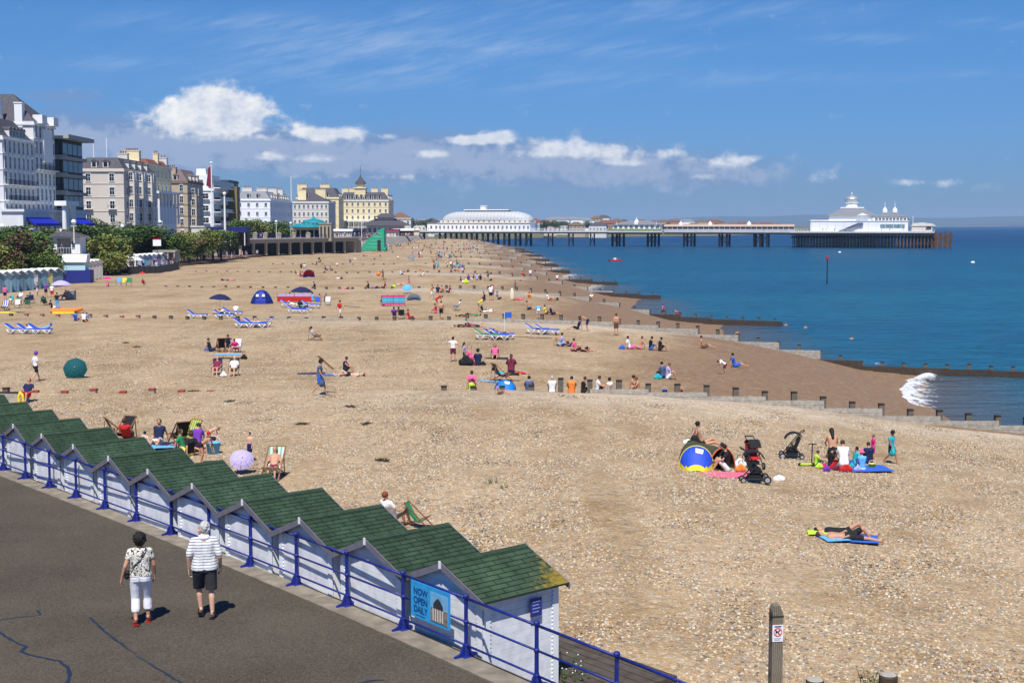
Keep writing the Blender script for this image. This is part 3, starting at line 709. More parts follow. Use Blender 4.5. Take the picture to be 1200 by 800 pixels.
# ------------------------------------------------------------------ groynes
def groyne(i, x0, x1, label, step=1.6, gap=None, redleft=None):
    y0, k = GRO[i]
    t = thing('groyne', label, 'groyne', (x0, y0 - k * x0, 0), 0, 'timber groynes across the beach')
    ny = 1 / math.hypot(1, k); L = (x1 - x0) / ny; n = int(L / step) + 1
    rr = random.Random(i)
    def line(x): return (x, y0 - k * x)
    def top(x):
        g = tz(x, y0 - k * x - 1.2, False); s = interp(WL, y0) - x
        ex = interp([(0, .42), (8, .38), (20, .30), (32, .18), (90, .12)], s) * (1 if i < 3 else .6)
        return max(g + ex, interp([(-20, -4.3), (-5, -4.1), (3, -3.4), (6, -2.9)], s) if s < 6 else -9)
    ox, oy = line(x0)
    pb = MB(); pb.box((0, 0, -.95), (.27, .27, 2.1), 0); pb.box((0, 0, .12), (.29, .29, .08), 1)
    pmesh = pb.mesh('groyne_post', [POSTM, WOODD]); pr = MB(); pr.box((0, 0, -.95), (.3, .3, 2.1), 0); pr.box((0, 0, .12), (.33, .33, .1), 1)
    prm = pr.mesh('groyne_post_red', [WOODG, material('faded_red_paint', (.32, .055, .04), .7, .2, 5)])
    cnt = 0
    for j in range(n):
        x = x0 + j * step * ny
        if cnt > 99: break
        if gap and gap[0] < x < gap[1]: continue
        red = redleft is not None and redleft[0] < x < redleft[1]
        z = top(x) + (.2 if interp(WL, y0) - x < 28 else -.10) + rr.uniform(-.07, .07) - (.12 if red and i == 1 else 0)
        o = put(prm if red else pmesh, 'post', t, (x - ox, line(x)[1] - oy, z), -math.atan(k) + rr.uniform(-.08, .08)); cnt += 1
        if red: o['label'] = 'post with a faded red top'
    # plank wall stepping down to the sea, bay by bay
    bw, bd = MB(), MB()
    x = x0; seg = step * 2
    while x < x1 - .5:
        xe = min(x1, x + seg * ny); zt = top((x + xe) / 2) - (.02 if interp(WL, y0) - x < 28 or (i == 2 and -24 < x < -16) else .42)
        a, b = line(x), line(xe)
        for r_ in range(5):
            z = zt - .12 - r_ * .235
            (bd if z < -3.75 or (interp(WL, y0) - x) < 1 else bw).bar((a[0] - ox, a[1] - oy - .20, z), (b[0] - ox, b[1] - oy - .20, z), .07, .225)
        x = xe
    if bw.v: bw.build('plank_wall', WOODG, t)
    if bd.v: bd.build('wet_plank_wall', WOODW, t)
    return t
groyne(1, -35, 34, 'nearest timber groyne, people sitting along it and a breaking wave behind its seaward end', 1.5, (-14.6, -4.2), (-25.5, -15))
groyne(2, -52, 43, 'second timber groyne running down into the sea behind the white breaking wave', 1.65, None, (-46, -33))
groyne(3, -48, 32, 'third timber groyne with its dark seaward end reaching out below the swimmers', 1.9)
groyne(4, -58, 24, 'fourth timber groyne, crossing the beach behind the striped windbreaks', 2.2)
groyne(5, -52, 21, 'fifth timber groyne behind the small red and blue tent', 2.4)
groyne(6, -25, 14, 'sixth timber groyne in the crowded middle distance, ending in the surf', 2.6)
groyne(7, -20, 13, 'seventh timber groyne in the crowded middle distance', 2.8)
groyne(8, -20, 12, 'eighth timber groyne, well short of the pier', 3)
groyne(9, -16, 11, 'ninth timber groyne in the far distance', 3)
groyne(10, -16, 9, 'tenth timber groyne in the far distance, low against the surf', 3)
groyne(11, -16, 6, 'last timber groyne before the pier', 3)

# surf: thin froth sheets with a real rise, torn into lace by the material
def mat_foam():
    ma = bpy.data.materials.new('foam'); ma.use_nodes = True; nt = ma.node_tree; L = nt.links.new; m = Mx(nt); b = nt.nodes['Principled BSDF']; b.inputs['Roughness'].default_value = .9
    b.inputs['Base Color'].default_value = (.74, .76, .78, 1); g = nd(nt, 'ShaderNodeNewGeometry')
    def noi(s, d=6, dist=0.):
        v = nd(nt, 'ShaderNodeTexNoise'); v.inputs['Scale'].default_value = s; v.inputs['Detail'].default_value = d; v.inputs['Roughness'].default_value = .65; v.inputs['Distortion'].default_value = dist; L(g.outputs['Position'], v.inputs['Vector']); return v.outputs[0]
    at = nd(nt, 'ShaderNodeAttribute', attribute_name='froth').outputs['Fac']
    f = m('ADD', at, m('ADD', m('MULTIPLY_ADD', noi(.9, 6, 1.2), 1.6, -.8), m('MULTIPLY_ADD', noi(4), .9, -.45)))
    r = nd(nt, 'ShaderNodeMapRange', interpolation_type='SMOOTHSTEP'); L(f, r.inputs[0]); r.inputs[1].default_value = .40; r.inputs[2].default_value = .80
    L(r.outputs[0], b.inputs['Alpha']); bp = nd(nt, 'ShaderNodeBump'); bp.inputs['Distance'].default_value = .15; L(noi(5), bp.inputs['Height']); L(bp.outputs[0], b.inputs['Normal']); return ma
FOAM = mat_foam()
def foamsheet(rows, label, h, power=1., nx=26):
    """rows: ((xl, yl), (xr, yr), strength) from front to back; crest towards the left, landward, side"""
    vs, fr, fs = [], [], []; n = len(rows)
    R_ = []
    for a, b in zip(rows, rows[1:]):
        k = max(2, int(abs(b[0][1] - a[0][1]) / .35))
        for q_ in range(k): t = q_ / k; R_.append(tuple((lerp(a[i][0], b[i][0], t), lerp(a[i][1], b[i][1], t)) for i in (0, 1)) + (lerp(a[2], b[2], t),))
    R_.append(rows[-1])
    for j, (l, r_, s) in enumerate(R_):
        e = min(1, j / 3, (len(R_) - 1 - j) / 3)
        for i in range(nx + 1):
            t = i / nx; x = lerp(l[0], r_[0], t); y = lerp(l[1], r_[1], t)
            wob = mnoise.noise(Vector((x * .8, y * .8, 2)))
            z = SEA + .012 + h * s * e * max(0, math.exp(-((t - .25) / .22) ** 2) * (1 + .6 * wob)) + .03 * (wob + .5)
            vs.append((x + .5 * mnoise.noise(Vector((y * .7, 1, 1))), y, z)); fr.append(s * (1.05 * min(1, t / .06) * (1 - t) ** power + .06) if e > 0 else 0)
    for j in range(len(R_) - 1):
        for i in range(nx): a = j * (nx + 1) + i; fs.append((a, a + 1, a + nx + 2, a + nx + 1))
    me = bpy.data.meshes.new('surf_foam'); me.from_pydata(vs, [], fs); me.materials.append(FOAM); a = me.attributes.new('froth', 'FLOAT', 'POINT'); a.data.foreach_set('value', fr)
    me.polygons.foreach_set('use_smooth', [True] * len(fs)); o = bpy.data.objects.new('surf_foam', me); COL.objects.link(o); return tag(o, label, kind='stuff')
A_ = lambda px, py: W(px, py, SEA)[:2]
foamsheet([(A_(1056, 482), A_(1100, 483), .7), (A_(1052, 470), A_(1112, 470), 1.0), (A_(1050, 459), A_(1116, 459), .85), (A_(1060, 449), A_(1114, 449), .8), (A_(1078, 440), A_(1115, 440), 1.), (A_(1092, 434), A_(1118, 434), .8)], 'white breaking wave between the two nearest groynes', .22)
foamsheet([(A_(1026, 428), A_(1062, 429), .55), (A_(1024, 425), A_(1056, 425), .5)], 'thin foam line by the second groyne', .03)
foamsheet([(A_(702, 357), A_(722, 358), .8), (A_(708, 352), A_(740, 352), .8)], 'foam line between the third and fourth groynes', .1)
foamsheet([(A_(818, 394), A_(850, 396), .3), (A_(822, 384), A_(860, 384), .5)], 'thin foam at the water edge behind the second groyne', .05)
for (a, b) in ((235, 262), (275, 320), (330, 370), (382, 425), (440, 485), (498, 550), (565, 600)):
    w0 = interp(WL, a) - 1.5; w1 = interp(WL, b) + 1
    foamsheet([((w0 - 1, a), (w0 + 5, a), .5), ((w1 - 1, b), (w1 + 9, b), .74)], 'broken surf at the water edge in the distance', .12, .9)
# ================================================================== PEOPLE
def V3(*a): return Vector(a)
POSE = {
 'stand': dict(head=(0, .02, 1.60), neck=(0, 0, 1.42), shl=(-.17, 0, 1.385), shr=(.17, 0, 1.385), ell=(-.23, -.03, 1.12), elr=(.23, -.03, 1.12), wrl=(-.25, .06, .87), wrr=(.25, .06, .87),
    hil=(-.09, 0, .92), hir=(.09, 0, .92), knl=(-.10, .02, .50), knr=(.10, .03, .50), anl=(-.11, -.02, .08), anr=(.11, -.02, .08), tol=(-.14, .15, .03), tor=(.14, .15, .03)),
 'walk': dict(head=(0, .06, 1.59), neck=(0, .02, 1.41), shl=(-.17, .02, 1.375), shr=(.17, .0, 1.375), ell=(-.23, -.12, 1.12), elr=(.23, .06, 1.11), wrl=(-.25, -.12, .87), wrr=(.24, .22, .90),
    hil=(-.09, 0, .91), hir=(.09, 0, .91), knl=(-.10, .20, .52), knr=(.10, -.02, .50), anl=(-.10, .30, .10), anr=(.11, -.34, .16), tol=(-.12, .46, .05), tor=(.12, -.22, .04)),
 'armup': dict(head=(0, .02, 1.60), neck=(0, 0, 1.42), shl=(-.17, 0, 1.385), shr=(.17, 0, 1.385), ell=(-.40, .06, 1.30), elr=(.34, -.02, 1.20), wrl=(-.60, .10, 1.34), wrr=(.50, .06, 1.05),
    hil=(-.09, 0, .92), hir=(.09, 0, .92), knl=(-.12, .02, .50), knr=(.12, .03, .50), anl=(-.15, -.02, .08), anr=(.15, -.02, .08), tol=(-.19, .13, .03), tor=(.19, .13, .03)),
 'bend': dict(head=(0, .52, 1.12), neck=(0, .40, 1.12), shl=(-.17, .36, 1.14), shr=(.17, .36, 1.14), ell=(-.20, .42, .84), elr=(.20, .42, .84), wrl=(-.14, .50, .58), wrr=(.14, .50, .58),
    hil=(-.09, -.06, .88), hir=(.09, -.06, .88), knl=(-.11, .04, .48), knr=(.11, .06, .48), anl=(-.12, -.05, .08), anr=(.12, -.04, .08), tol=(-.14, .12, .03), tor=(.14, .12, .03)),
 'sit': dict(head=(0, -.13, .83), neck=(0, -.15, .66), shl=(-.17, -.16, .62), shr=(.17, -.16, .62), ell=(-.24, -.30, .37), elr=(.24, -.30, .37), wrl=(-.26, -.34, .10), wrr=(.26, -.34, .10),
    hil=(-.09, 0, .12), hir=(.09, 0, .12), knl=(-.14, .42, .30), knr=(.13, .43, .22), anl=(-.13, .78, .07), anr=(.14, .84, .07), tol=(-.16, .88, .17), tor=(.18, .93, .17)),
 'hug': dict(head=(0, .12, .86), neck=(0, .05, .70), shl=(-.17, .03, .66), shr=(.17, .03, .66), ell=(-.25, .20, .46), elr=(.25, .20, .46), wrl=(-.08, .42, .40), wrr=(.08, .43, .38),
    hil=(-.09, 0, .12), hir=(.09, 0, .12), knl=(-.13, .34, .46), knr=(.13, .34, .46), anl=(-.11, .52, .07), anr=(.11, .52, .07), tol=(-.13, .66, .03), tor=(.13, .66, .03)),
 'kneel': dict(head=(0, .16, 1.02), neck=(0, .06, .88), shl=(-.16, .04, .84), shr=(.16, .04, .84), ell=(-.22, .16, .60), elr=(.22, .16, .60), wrl=(-.14, .36, .46), wrr=(.14, .36, .46),
    hil=(-.09, -.10, .34), hir=(.09, -.10, .34), knl=(-.13, .28, .08), knr=(.13, .28, .08), anl=(-.12, -.14, .07), anr=(.12, -.14, .07), tol=(-.12, -.30, .04), tor=(.12, -.30, .04)),
 'lie': dict(head=(0, -.80, .14), neck=(0, -.62, .11), shl=(-.17, -.56, .11), shr=(.17, -.56, .11), ell=(-.34, -.36, .06), elr=(.34, -.36, .06), wrl=(-.30, -.12, .05), wrr=(.22, -.12, .16),
    hil=(-.09, 0, .11), hir=(.09, 0, .11), knl=(-.12, .36, .36), knr=(.11, .43, .12), anl=(-.12, .56, .05), anr=(.13, .84, .07), tol=(-.14, .70, .04), tor=(.17, .90, .18)),
 'prone': dict(head=(0, -.74, .22), neck=(0, -.60, .18), shl=(-.17, -.54, .16), shr=(.17, -.54, .16), ell=(-.26, -.74, .05), elr=(.26, -.74, .05), wrl=(-.12, -.94, .05), wrr=(.12, -.94, .05),
    hil=(-.09, 0, .11), hir=(.09, 0, .11), knl=(-.11, .43, .07), knr=(.12, .43, .07), anl=(-.12, .82, .07), anr=(.16, .66, .36), tol=(-.13, .95, .03), tor=(.17, .62, .50)),
 'chair': dict(head=(0, -.30, .98), neck=(0, -.27, .82), shl=(-.17, -.27, .77), shr=(.17, -.27, .77), ell=(-.25, -.10, .55), elr=(.25, -.10, .55), wrl=(-.22, .16, .52), wrr=(.22, .16, .52),
    hil=(-.09, 0, .36), hir=(.09, 0, .36), knl=(-.12, .42, .46), knr=(.12, .42, .46), anl=(-.12, .56, .08), anr=(.12, .56, .08), tol=(-.14, .72, .03), tor=(.14, .72, .03)),
 'recline': dict(head=(0, -.60, .66), neck=(0, -.50, .52), shl=(-.17, -.46, .50), shr=(.17, -.46, .50), ell=(-.27, -.26, .40), elr=(.27, -.26, .40), wrl=(-.22, .02, .42), wrr=(.22, .02, .42),
    hil=(-.09, 0, .36), hir=(.09, 0, .36), knl=(-.11, .44, .44), knr=(.11, .44, .40), anl=(-.12, .86, .36), anr=(.12, .86, .36), tol=(-.14, .92, .46), tor=(.14, .92, .46)),
}
def capsule(mb, a, b, r0, r1, n=10):
    a, b = Vector(a), Vector(b)
    mb.tube(a, b, r0, r1, n); mb.ball(a, r0, n); mb.ball(b, r1, n)
def remesh(mb, vox, sm=4, fac=.5):
    me = mb.mesh('tmp', [], True); o = bpy.data.objects.new('tmp', me); COL.objects.link(o)
    m1 = o.modifiers.new('r', 'REMESH'); m1.mode = 'VOXEL'; m1.voxel_size = vox; m1.use_smooth_shade = True
    m2 = o.modifiers.new('s', 'SMOOTH'); m2.iterations = sm; m2.factor = fac
    r = bpy.data.meshes.new_from_object(o.evaluated_get(bpy.context.evaluated_depsgraph_get()))
    bpy.data.objects.remove(o); bpy.data.meshes.remove(me)
    r.materials.clear(); r.materials.append(None)
    r.polygons.foreach_set('use_smooth', [True] * len(r.polygons)); return r
def torso(mb, j, e=0., low=1.):
    shl, shr, hil, hir = (Vector(j[k]) for k in ('shl', 'shr', 'hil', 'hir'))
    sm = (shl + shr) / 2; hm = (hil + hir) / 2; up = (sm - hm).normalized(); ax = (shr - shl).normalized()
    fat = j.get('fat', 0)
    capsule(mb, sm - up * .05, sm.lerp(hm, .5), .085 + e, .085 + e + fat)
    for s, sh in ((-1, shl), (1, shr)):
        ch = sm + ax * s * .085 - up * .06; wa = hm + up * (sm - hm).length * .38 + ax * s * .055
        capsule(mb, ch, wa, .105 + e, .092 + e + fat); capsule(mb, wa, hm + ax * s * .07 + up * .02, .092 + e + fat, .105 + e + fat * .6)
        capsule(mb, sm + ax * s * .05, sh, .07 + e, .056 + e)
    if low > 0: pass
BR = dict(ua0=.047, ua1=.038, fa1=.026, th0=.085, th1=.056, ca0=.052, ca1=.034)
def limb(mb, j, s, e, part, t=1.):
    if part == 'arm':
        sh, el, wr = (Vector(j[k + s]) for k in ('sh', 'el', 'wr'))
        capsule(mb, sh, sh.lerp(el, min(1, t)), BR['ua0'] + e, lerp(BR['ua0'], BR['ua1'], min(1, t)) + e * 1.3)
        if t > 1: capsule(mb, el, el.lerp(wr, t - 1), BR['ua1'] + e, lerp(BR['ua1'], BR['fa1'], t - 1) + e)
    else:
        hi, kn, an = (Vector(j[k + s]) for k in ('hi', 'kn', 'an'))
        capsule(mb, hi, hi.lerp(kn, min(1, t)), BR['th0'] + e, lerp(BR['th0'], BR['th1'], min(1, t)) + e * 1.4)
        if t > 1:
            capsule(mb, kn, kn.lerp(an, (t - 1)), BR['th1'] + e, lerp(BR['ca0'], BR['ca1'], t - 1) + e * 1.6)
def body_mb(j, hands=False, face=False):
    mb = MB(); h = Vector(j['head']); nk = Vector(j['neck'])
    ud = (h - nk).normalized(); q = ud.to_track_quat('Z', 'Y')
    mb.ball(h + ud * .015, .098, 14, 0, (.84, .98, 1.16) if abs(ud.z) > .7 else (.9, 1.1, .95)); capsule(mb, nk - ud * .05, h - ud * .04, .058, .052)
    torso(mb, j)
    for s in 'lr':
        limb(mb, j, s, 0, 'arm', 2); limb(mb, j, s, 0, 'leg', 1)
        kn, an, to = (Vector(j[k + s]) for k in ('kn', 'an', 'to'))
        calf = kn.lerp(an, .3); back = Vector((0, -.018, 0)) if abs((kn - an).z) > .2 else Vector((0, 0, 0))
        capsule(mb, kn, calf + back, .05, .054); capsule(mb, calf + back, an, .054, .034)
        capsule(mb, an + (an - to) * .15, an + Vector((0, 0, -.02)), .036, .036); capsule(mb, an + Vector((0, 0, -.03)), to, .036, .026)
        el, wr = Vector(j['el' + s]), Vector(j['wr' + s]); d = (wr - el).normalized()
        if not hands: capsule(mb, wr, wr + d * .10, .030, .026)
        else:
            sd = -1 if s == 'l' else 1
            fwd = Vector((0, 1, 0)); sidev = d.cross(fwd).normalized(); fw = sidev.cross(d).normalized()
            # palm faces the thigh: knuckle row runs front to back
            inn = Vector((-sd, 0, 0))
            for k in (-.022, 0, .022): capsule(mb, wr + fw * k * .6, wr + d * .085 + fw * k * 1.1, .018, .016, 8)
            for k, L in ((.033, .072), (.011, .082), (-.011, .076), (-.032, .060)):
                a = wr + d * .09 + fw * k; b = a + (d * .9 + inn * .35).normalized() * L * .48; c = b + (d * .55 + inn * .8).normalized() * L * .36; e_ = c + (d * .1 + inn * 1.).normalized() * L * .22
                capsule(mb, a, b, .0098, .0092, 7); capsule(mb, b, c, .0092, .0085, 7); capsule(mb, c, e_, .0085, .0075, 7)
            a = wr + d * .025 + fw * .026; b = a + (fw * .75 + d * .7 + inn * .3).normalized() * .042; c = b + (d * .95 + fw * .1 + inn * .45).normalized() * .034
            capsule(mb, a, b, .014, .0115, 7); capsule(mb, b, c, .0115, .009, 7)
    if face:
        yaw = j.get('yaw', 0); Q = Matrix.Rotation(yaw, 3, 'Z')
        def P(x, y, z): return h + Q @ Vector((x, y, z))
        capsule(mb, P(0, .03, -.065), P(0, .075, -.095), .05, .026)          # jaw, chin
        capsule(mb, P(0, .088, .015), P(0, .112, -.022), .010, .015, 8)      # nose
        capsule(mb, P(-.03, .082, .035), P(.03, .082, .035), .014, .014, 8)  # brow
        capsule(mb, P(-.018, .088, -.055), P(.018, .088, -.055), .009, .009, 8)
        for s in (-1, 1):
            mb.ball(P(s * .083, .0, -.005), .028, 10, 0, (.35, .7, 1.15)); mb.ball(P(s * .055, .05, -.03), .035, 10)
    return mb
def top_mb(j, sleeve=.5, dress=False, long=False):
    mb = MB(); torso(mb, j, .016); s_ = (Vector(j['shl']) + Vector(j['shr'])) / 2; n_ = Vector(j['neck']); capsule(mb, s_ + (s_ - n_) * 1.6, s_ + (n_ - s_) * .2, .11, .078)
    if sleeve > 0:
        for s in 'lr': limb(mb, j, s, .016, 'arm', sleeve)
    if dress:
        hm = (Vector(j['hil']) + Vector(j['hir'])) / 2; km = (Vector(j['knl']) + Vector(j['knr'])) / 2
        capsule(mb, hm, hm.lerp(km, .8), .14, .19)
    return mb
def bot_mb(j, t=.7, e=.018):
    mb = MB(); hil, hir = Vector(j['hil']), Vector(j['hir']); sm = (Vector(j['shl']) + Vector(j['shr'])) / 2; hm = (hil + hir) / 2; up = (sm - hm).normalized(); ax = (hir - hil).normalized()
    fat = j.get('fat', 0)
    for s in (-1, 1): capsule(mb, hm + ax * s * .065 + up * .09, hm + ax * s * .07 - up * .02, .094 + e + fat * .7, .103 + e + fat * .6)
    for s in 'lr': limb(mb, j, s, e, 'leg', t)
    return mb
def hair_mb(j, kind='short'):
    mb = MB(); h = Vector(j['head']); nk = Vector(j['neck']); sm = (Vector(j['shl']) + Vector(j['shr'])) / 2; ud = (h - nk).normalized()
    hm = (Vector(j['hil']) + Vector(j['hir'])) / 2; up = (sm - hm).normalized(); ax = (Vector(j['shr']) - Vector(j['shl'])).normalized(); back = ax.cross(up) * -1
    back = -(up.cross(ax) * -1) if False else up.cross(ax) * -1
    fr = up.cross(ax); 
    # front of a body whose right is +X and up is +Z is +Y
    back = -Vector(fr)
    mb.ball(h + ud * .035 + back * .018, .104, 12, 0, (.92, .98, 1.0))
    if kind == 'long': capsule(mb, h + back * .05, sm + back * .10 - up * .04, .085, .06)
    if kind == 'bun': mb.ball(h + back * .10 + ud * .06, .045, 8)
    if kind == 'hat': mb.lathe([(.20, -.005), (.20, .005), (.11, .02), (.10, .10), (.06, .13), (.0, .135)], 14, 0, tuple(h + ud * .06))
    if kind == 'cap': mb.ball(h + ud * .05, .112, 12, 0, (.95, 1.0, .9)); mb.box(tuple(h + ud * .05 - back * .13), (.14, .12, .02))
    return mb
_pc = {}
def proto(pose, part, arg=None):
    k = (pose, part, arg)
    if k not in _pc:
        j = POSE[pose]; 
        mb = body_mb(j) if part == 'body' else top_mb(j, *arg) if part == 'top' else bot_mb(j, *arg) if part == 'bot' else hair_mb(j, arg)
        _pc[k] = remesh(mb, .03 if part != 'hair' else .026, 2)
    return _pc[k]
CLOTH = {}
CC = dict(navy=(.012, .018, .07), blue=(.03, .12, .5), red=(.5, .02, .02), black=(.015, .015, .018), white=(.78, .78, .78), pink=(.75, .12, .28), orange=(.75, .22, .04), yellow=(.75, .6, .06),
          lime=(.5, .75, .05), teal=(.02, .4, .45), grey=(.2, .2, .21), purple=(.16, .04, .35), green=(.03, .25, .1), brown=(.14, .07, .04), sky=(.12, .4, .75), maroon=(.18, .02, .05),
          cream=(.72, .66, .5), denim=(.07, .11, .22), khaki=(.28, .23, .14), lilac=(.45, .38, .62), magenta=(.7, .02, .22), dgreen=(.02, .09, .05))
def cl(n):
    return material('fabric_' + n, CC[n], .85, .12, 12)
SKIN = {k: material('skin_' + k, c, .55, .06, 10, spec=.35) for k, c in dict(a=(.62, .36, .25), b=(.50, .26, .16), c=(.68, .42, .31), d=(.33, .16, .09), e=(.20, .10, .06)).items()}
HAIR = {k: material('hair_' + k, c, .7, .3, 30) for k, c in dict(k=(.012, .010, .009), b=(.06, .032, .018), d=(.17, .10, .05), y=(.45, .31, .14), g=(.45, .44, .42), r=(.2, .06, .02)).items()}
FACE = dict(A=0, T=180, L=90, R=-90, AL=40, AR=-40, TL=140, TR=-140)
BOT = dict(s=(.72, .02), t=(1.85, .016), w=(.22, .012), k=(.9, .02))
def person(px, py, pose, face, top, bot, hair, label, s=1., skin='b', group=None, at=None, z=None, fz=None):
    """top: colour[:sleeve] or None; bot: colour:kind; hair: tone+style"""
    X, Y, Z = at if at else (W(px, py, z) if z is not None else T(px, py))
    rz = R(FACE[face]) if isinstance(face, str) else R(face)
    o = put(proto(pose, 'body'), 'person', None, (X, Y, Z - .01), rz, SKIN[skin]); o.scale = (s, s, s)
    tag(o, label, 'person', group)
    if top:
        c, _, k = top.partition(':'); arg = {'': (.55,), 'v': (0,), 'l': (1.9,), 'd': (.3, True), 'w': (0,)}[k]
        put(proto(pose, 'top', arg), 'dress' if k == 'd' else 'top', o, mat=cl(c))
    if bot:
        c, _, k = bot.partition(':'); put(proto(pose, 'bot', BOT[k or 's']), {'w': 'swimwear', 't': 'trousers'}.get(k, 'shorts'), o, mat=cl(c))
    if hair:
        tone = hair[0]; st = {'': 'short', 'l': 'long', 'u': 'bun', 'h': 'hat', 'c': 'cap'}[hair[1:2]]
        if st in ('hat', 'cap') and len(hair) > 2: put(proto(pose, 'hair', st), st, o, mat=cl(hair[2:]))
        else: put(proto(pose, 'hair', st), 'hair', o, mat=HAIR[tone])
    return o

# ---- the walking couple (finer bodies)
def fine_part(name, mb, mat_, parent, vox=.011, sm=5, cut=None):
    me = remesh(mb, vox, sm)
    o = put(me, name, parent, mat=mat_); return o
def cut_below(me, co, no):
    import bmesh
    bm = bmesh.new(); bm.from_mesh(me); bmesh.ops.bisect_plane(bm, geom=bm.verts[:] + bm.edges[:] + bm.faces[:], plane_co=co, plane_no=no, clear_inner=True)
    bm.to_mesh(me); bm.free()
# woman
WJ = dict(head=(0, .03, 1.58), neck=(0, .0, 1.41), shl=(-.168, 0, 1.375), shr=(.168, 0, 1.375), ell=(-.265, -.09, 1.13), elr=(.24, .02, 1.11), wrl=(-.33, -.04, .90), wrr=(.25, .10, .90),
          hil=(-.095, 0, .90), hir=(.095, 0, .90), knl=(-.10, .06, .50), knr=(.11, .14, .50), anl=(-.10, -.10, .12), anr=(.12, .12, .10), tol=(-.12, .03, .045), tor=(.15, .26, .045), fat=.022, yaw=0)
MJ = dict(head=(-.01, .02, 1.60), neck=(0, -.02, 1.43), shl=(-.185, 0, 1.39), shr=(.185, 0, 1.39), ell=(-.27, -.04, 1.12), elr=(.265, -.06, 1.11), wrl=(-.27, .03, .88), wrr=(.275, .08, .88),
          hil=(-.095, 0, .92), hir=(.095, 0, .92), knl=(-.11, .16, .52), knr=(.11, .02, .50), anl=(-.08, .12, .13), anr=(.12, -.06, .10), tol=(-.10, .27, .05), tor=(.16, .06, .045), fat=.018, yaw=R(55))
wx, wy, _ = W(166, 731, 0)
blouse = bpy.data.materials.new('floral_blouse'); blouse.use_nodes = True
def _bl():
    nt = blouse.node_tree; L = nt.links.new; b = nt.nodes['Principled BSDF']; b.inputs['Roughness'].default_value = .85; m = Mx(nt)
    tc = nd(nt, 'ShaderNodeTexCoord'); n = nd(nt, 'ShaderNodeTexNoise'); n.inputs['Scale'].default_value = 13; n.inputs['Detail'].default_value = 2; n.inputs['Distortion'].default_value = 1.8; L(tc.outputs['Object'], n.inputs['Vector'])
    r = nd(nt, 'ShaderNodeValToRGB'); L(n.outputs[0], r.inputs[0]); e = r.color_ramp.elements
    e[0].position = .40; e[0].color = (.02, .02, .025, 1); e[1].position = .47; e[1].color = (.66, .62, .54, 1)
    k = e.new(.60); k.color = (.72, .68, .60, 1); k = e.new(.66); k.color = (.16, .15, .15, 1)
    L(r.outputs[0], b.inputs['Base Color']); n2 = nd(nt, 'ShaderNodeTexNoise'); n2.inputs['Scale'].default_value = 9; n2.inputs['Detail'].default_value = 2; L(tc.outputs['Object'], n2.inputs['Vector']); bp = nd(nt, 'ShaderNodeBump'); bp.inputs['Strength'].default_value = .7; bp.inputs['Distance'].default_value = .04; L(n2.outputs[0], bp.inputs['Height']); L(bp.outputs[0], b.inputs['Normal'])
_bl()
woman = put(remesh(body_mb(WJ, True, True), .0085, 4), 'person', None, (wx, wy, .0), R(14), SKIN['b']); woman.scale = (.975,) * 3
tag(woman, 'dark curly haired person in patterned blouse, white trousers and red sandals, walking with shoulder bag', 'person')
m_ = top_mb(WJ, .42)
hm = Vector((0, 0, .98)); capsule(m_, (-.07, .0, 1.0), (-.075, 0, .93), .125, .142); capsule(m_, (.07, .0, 1.0), (.075, 0, .93), .125, .142)
bl = fine_part('blouse', m_, blouse, woman); cut_below(bl.data, (0, 0, .93), (0, 0, 1))
m_ = bot_mb(WJ, .95, .022)
for s in 'lr':
    kn, an = Vector(WJ['kn' + s]), Vector(WJ['an' + s]); capsule(m_, Vector(WJ['hi' + s]) + Vector((0, 0, -.05)), kn, .112, .082); capsule(m_, kn, kn.lerp(an, .56), .082, .084)
WT = material('white_cotton', (.80, .79, .84), .8, .05, 14, bump=.4, bscale=14)
tr = fine_part('trousers', m_, WT, woman)
cut_below(tr.data, (0, 0, .265), (0, 0, 1)); cut_below(tr.data, (0, 0, .96), (0, 0, -1))
hmB = MB(); rr = random.Random(3)
h = Vector(WJ['head'])
hmB.ball(h + Vector((0, -.02, .03)), .112, 16, 0, (1.0, 1.0, 1.08))
for _ in range(170):
    d = Vector((rr.gauss(0, 1), rr.gauss(0, 1) - .35, rr.gauss(0, 1) + .25)).normalized()
    if d.y > .35 and d.z < .45: continue
    hmB.ball(h + Vector((0, -.02, .03)) + Vector((d.x * .112, d.y * .115, d.z * .125)), rr.uniform(.012, .026), 7)
fine_part('hair', hmB, HAIR['k'], woman, .007, 1)
bag = MB(); capsule(bag, (-.23, -.06, 1.0), (-.22, .06, .97), .05, .055); capsule(bag, (-.235, -.06, .93), (-.235, .05, .92), .055, .06)
fine_part('bag', bag, material('black_leather', (.012, .012, .013), .4, .2, 20), woman)
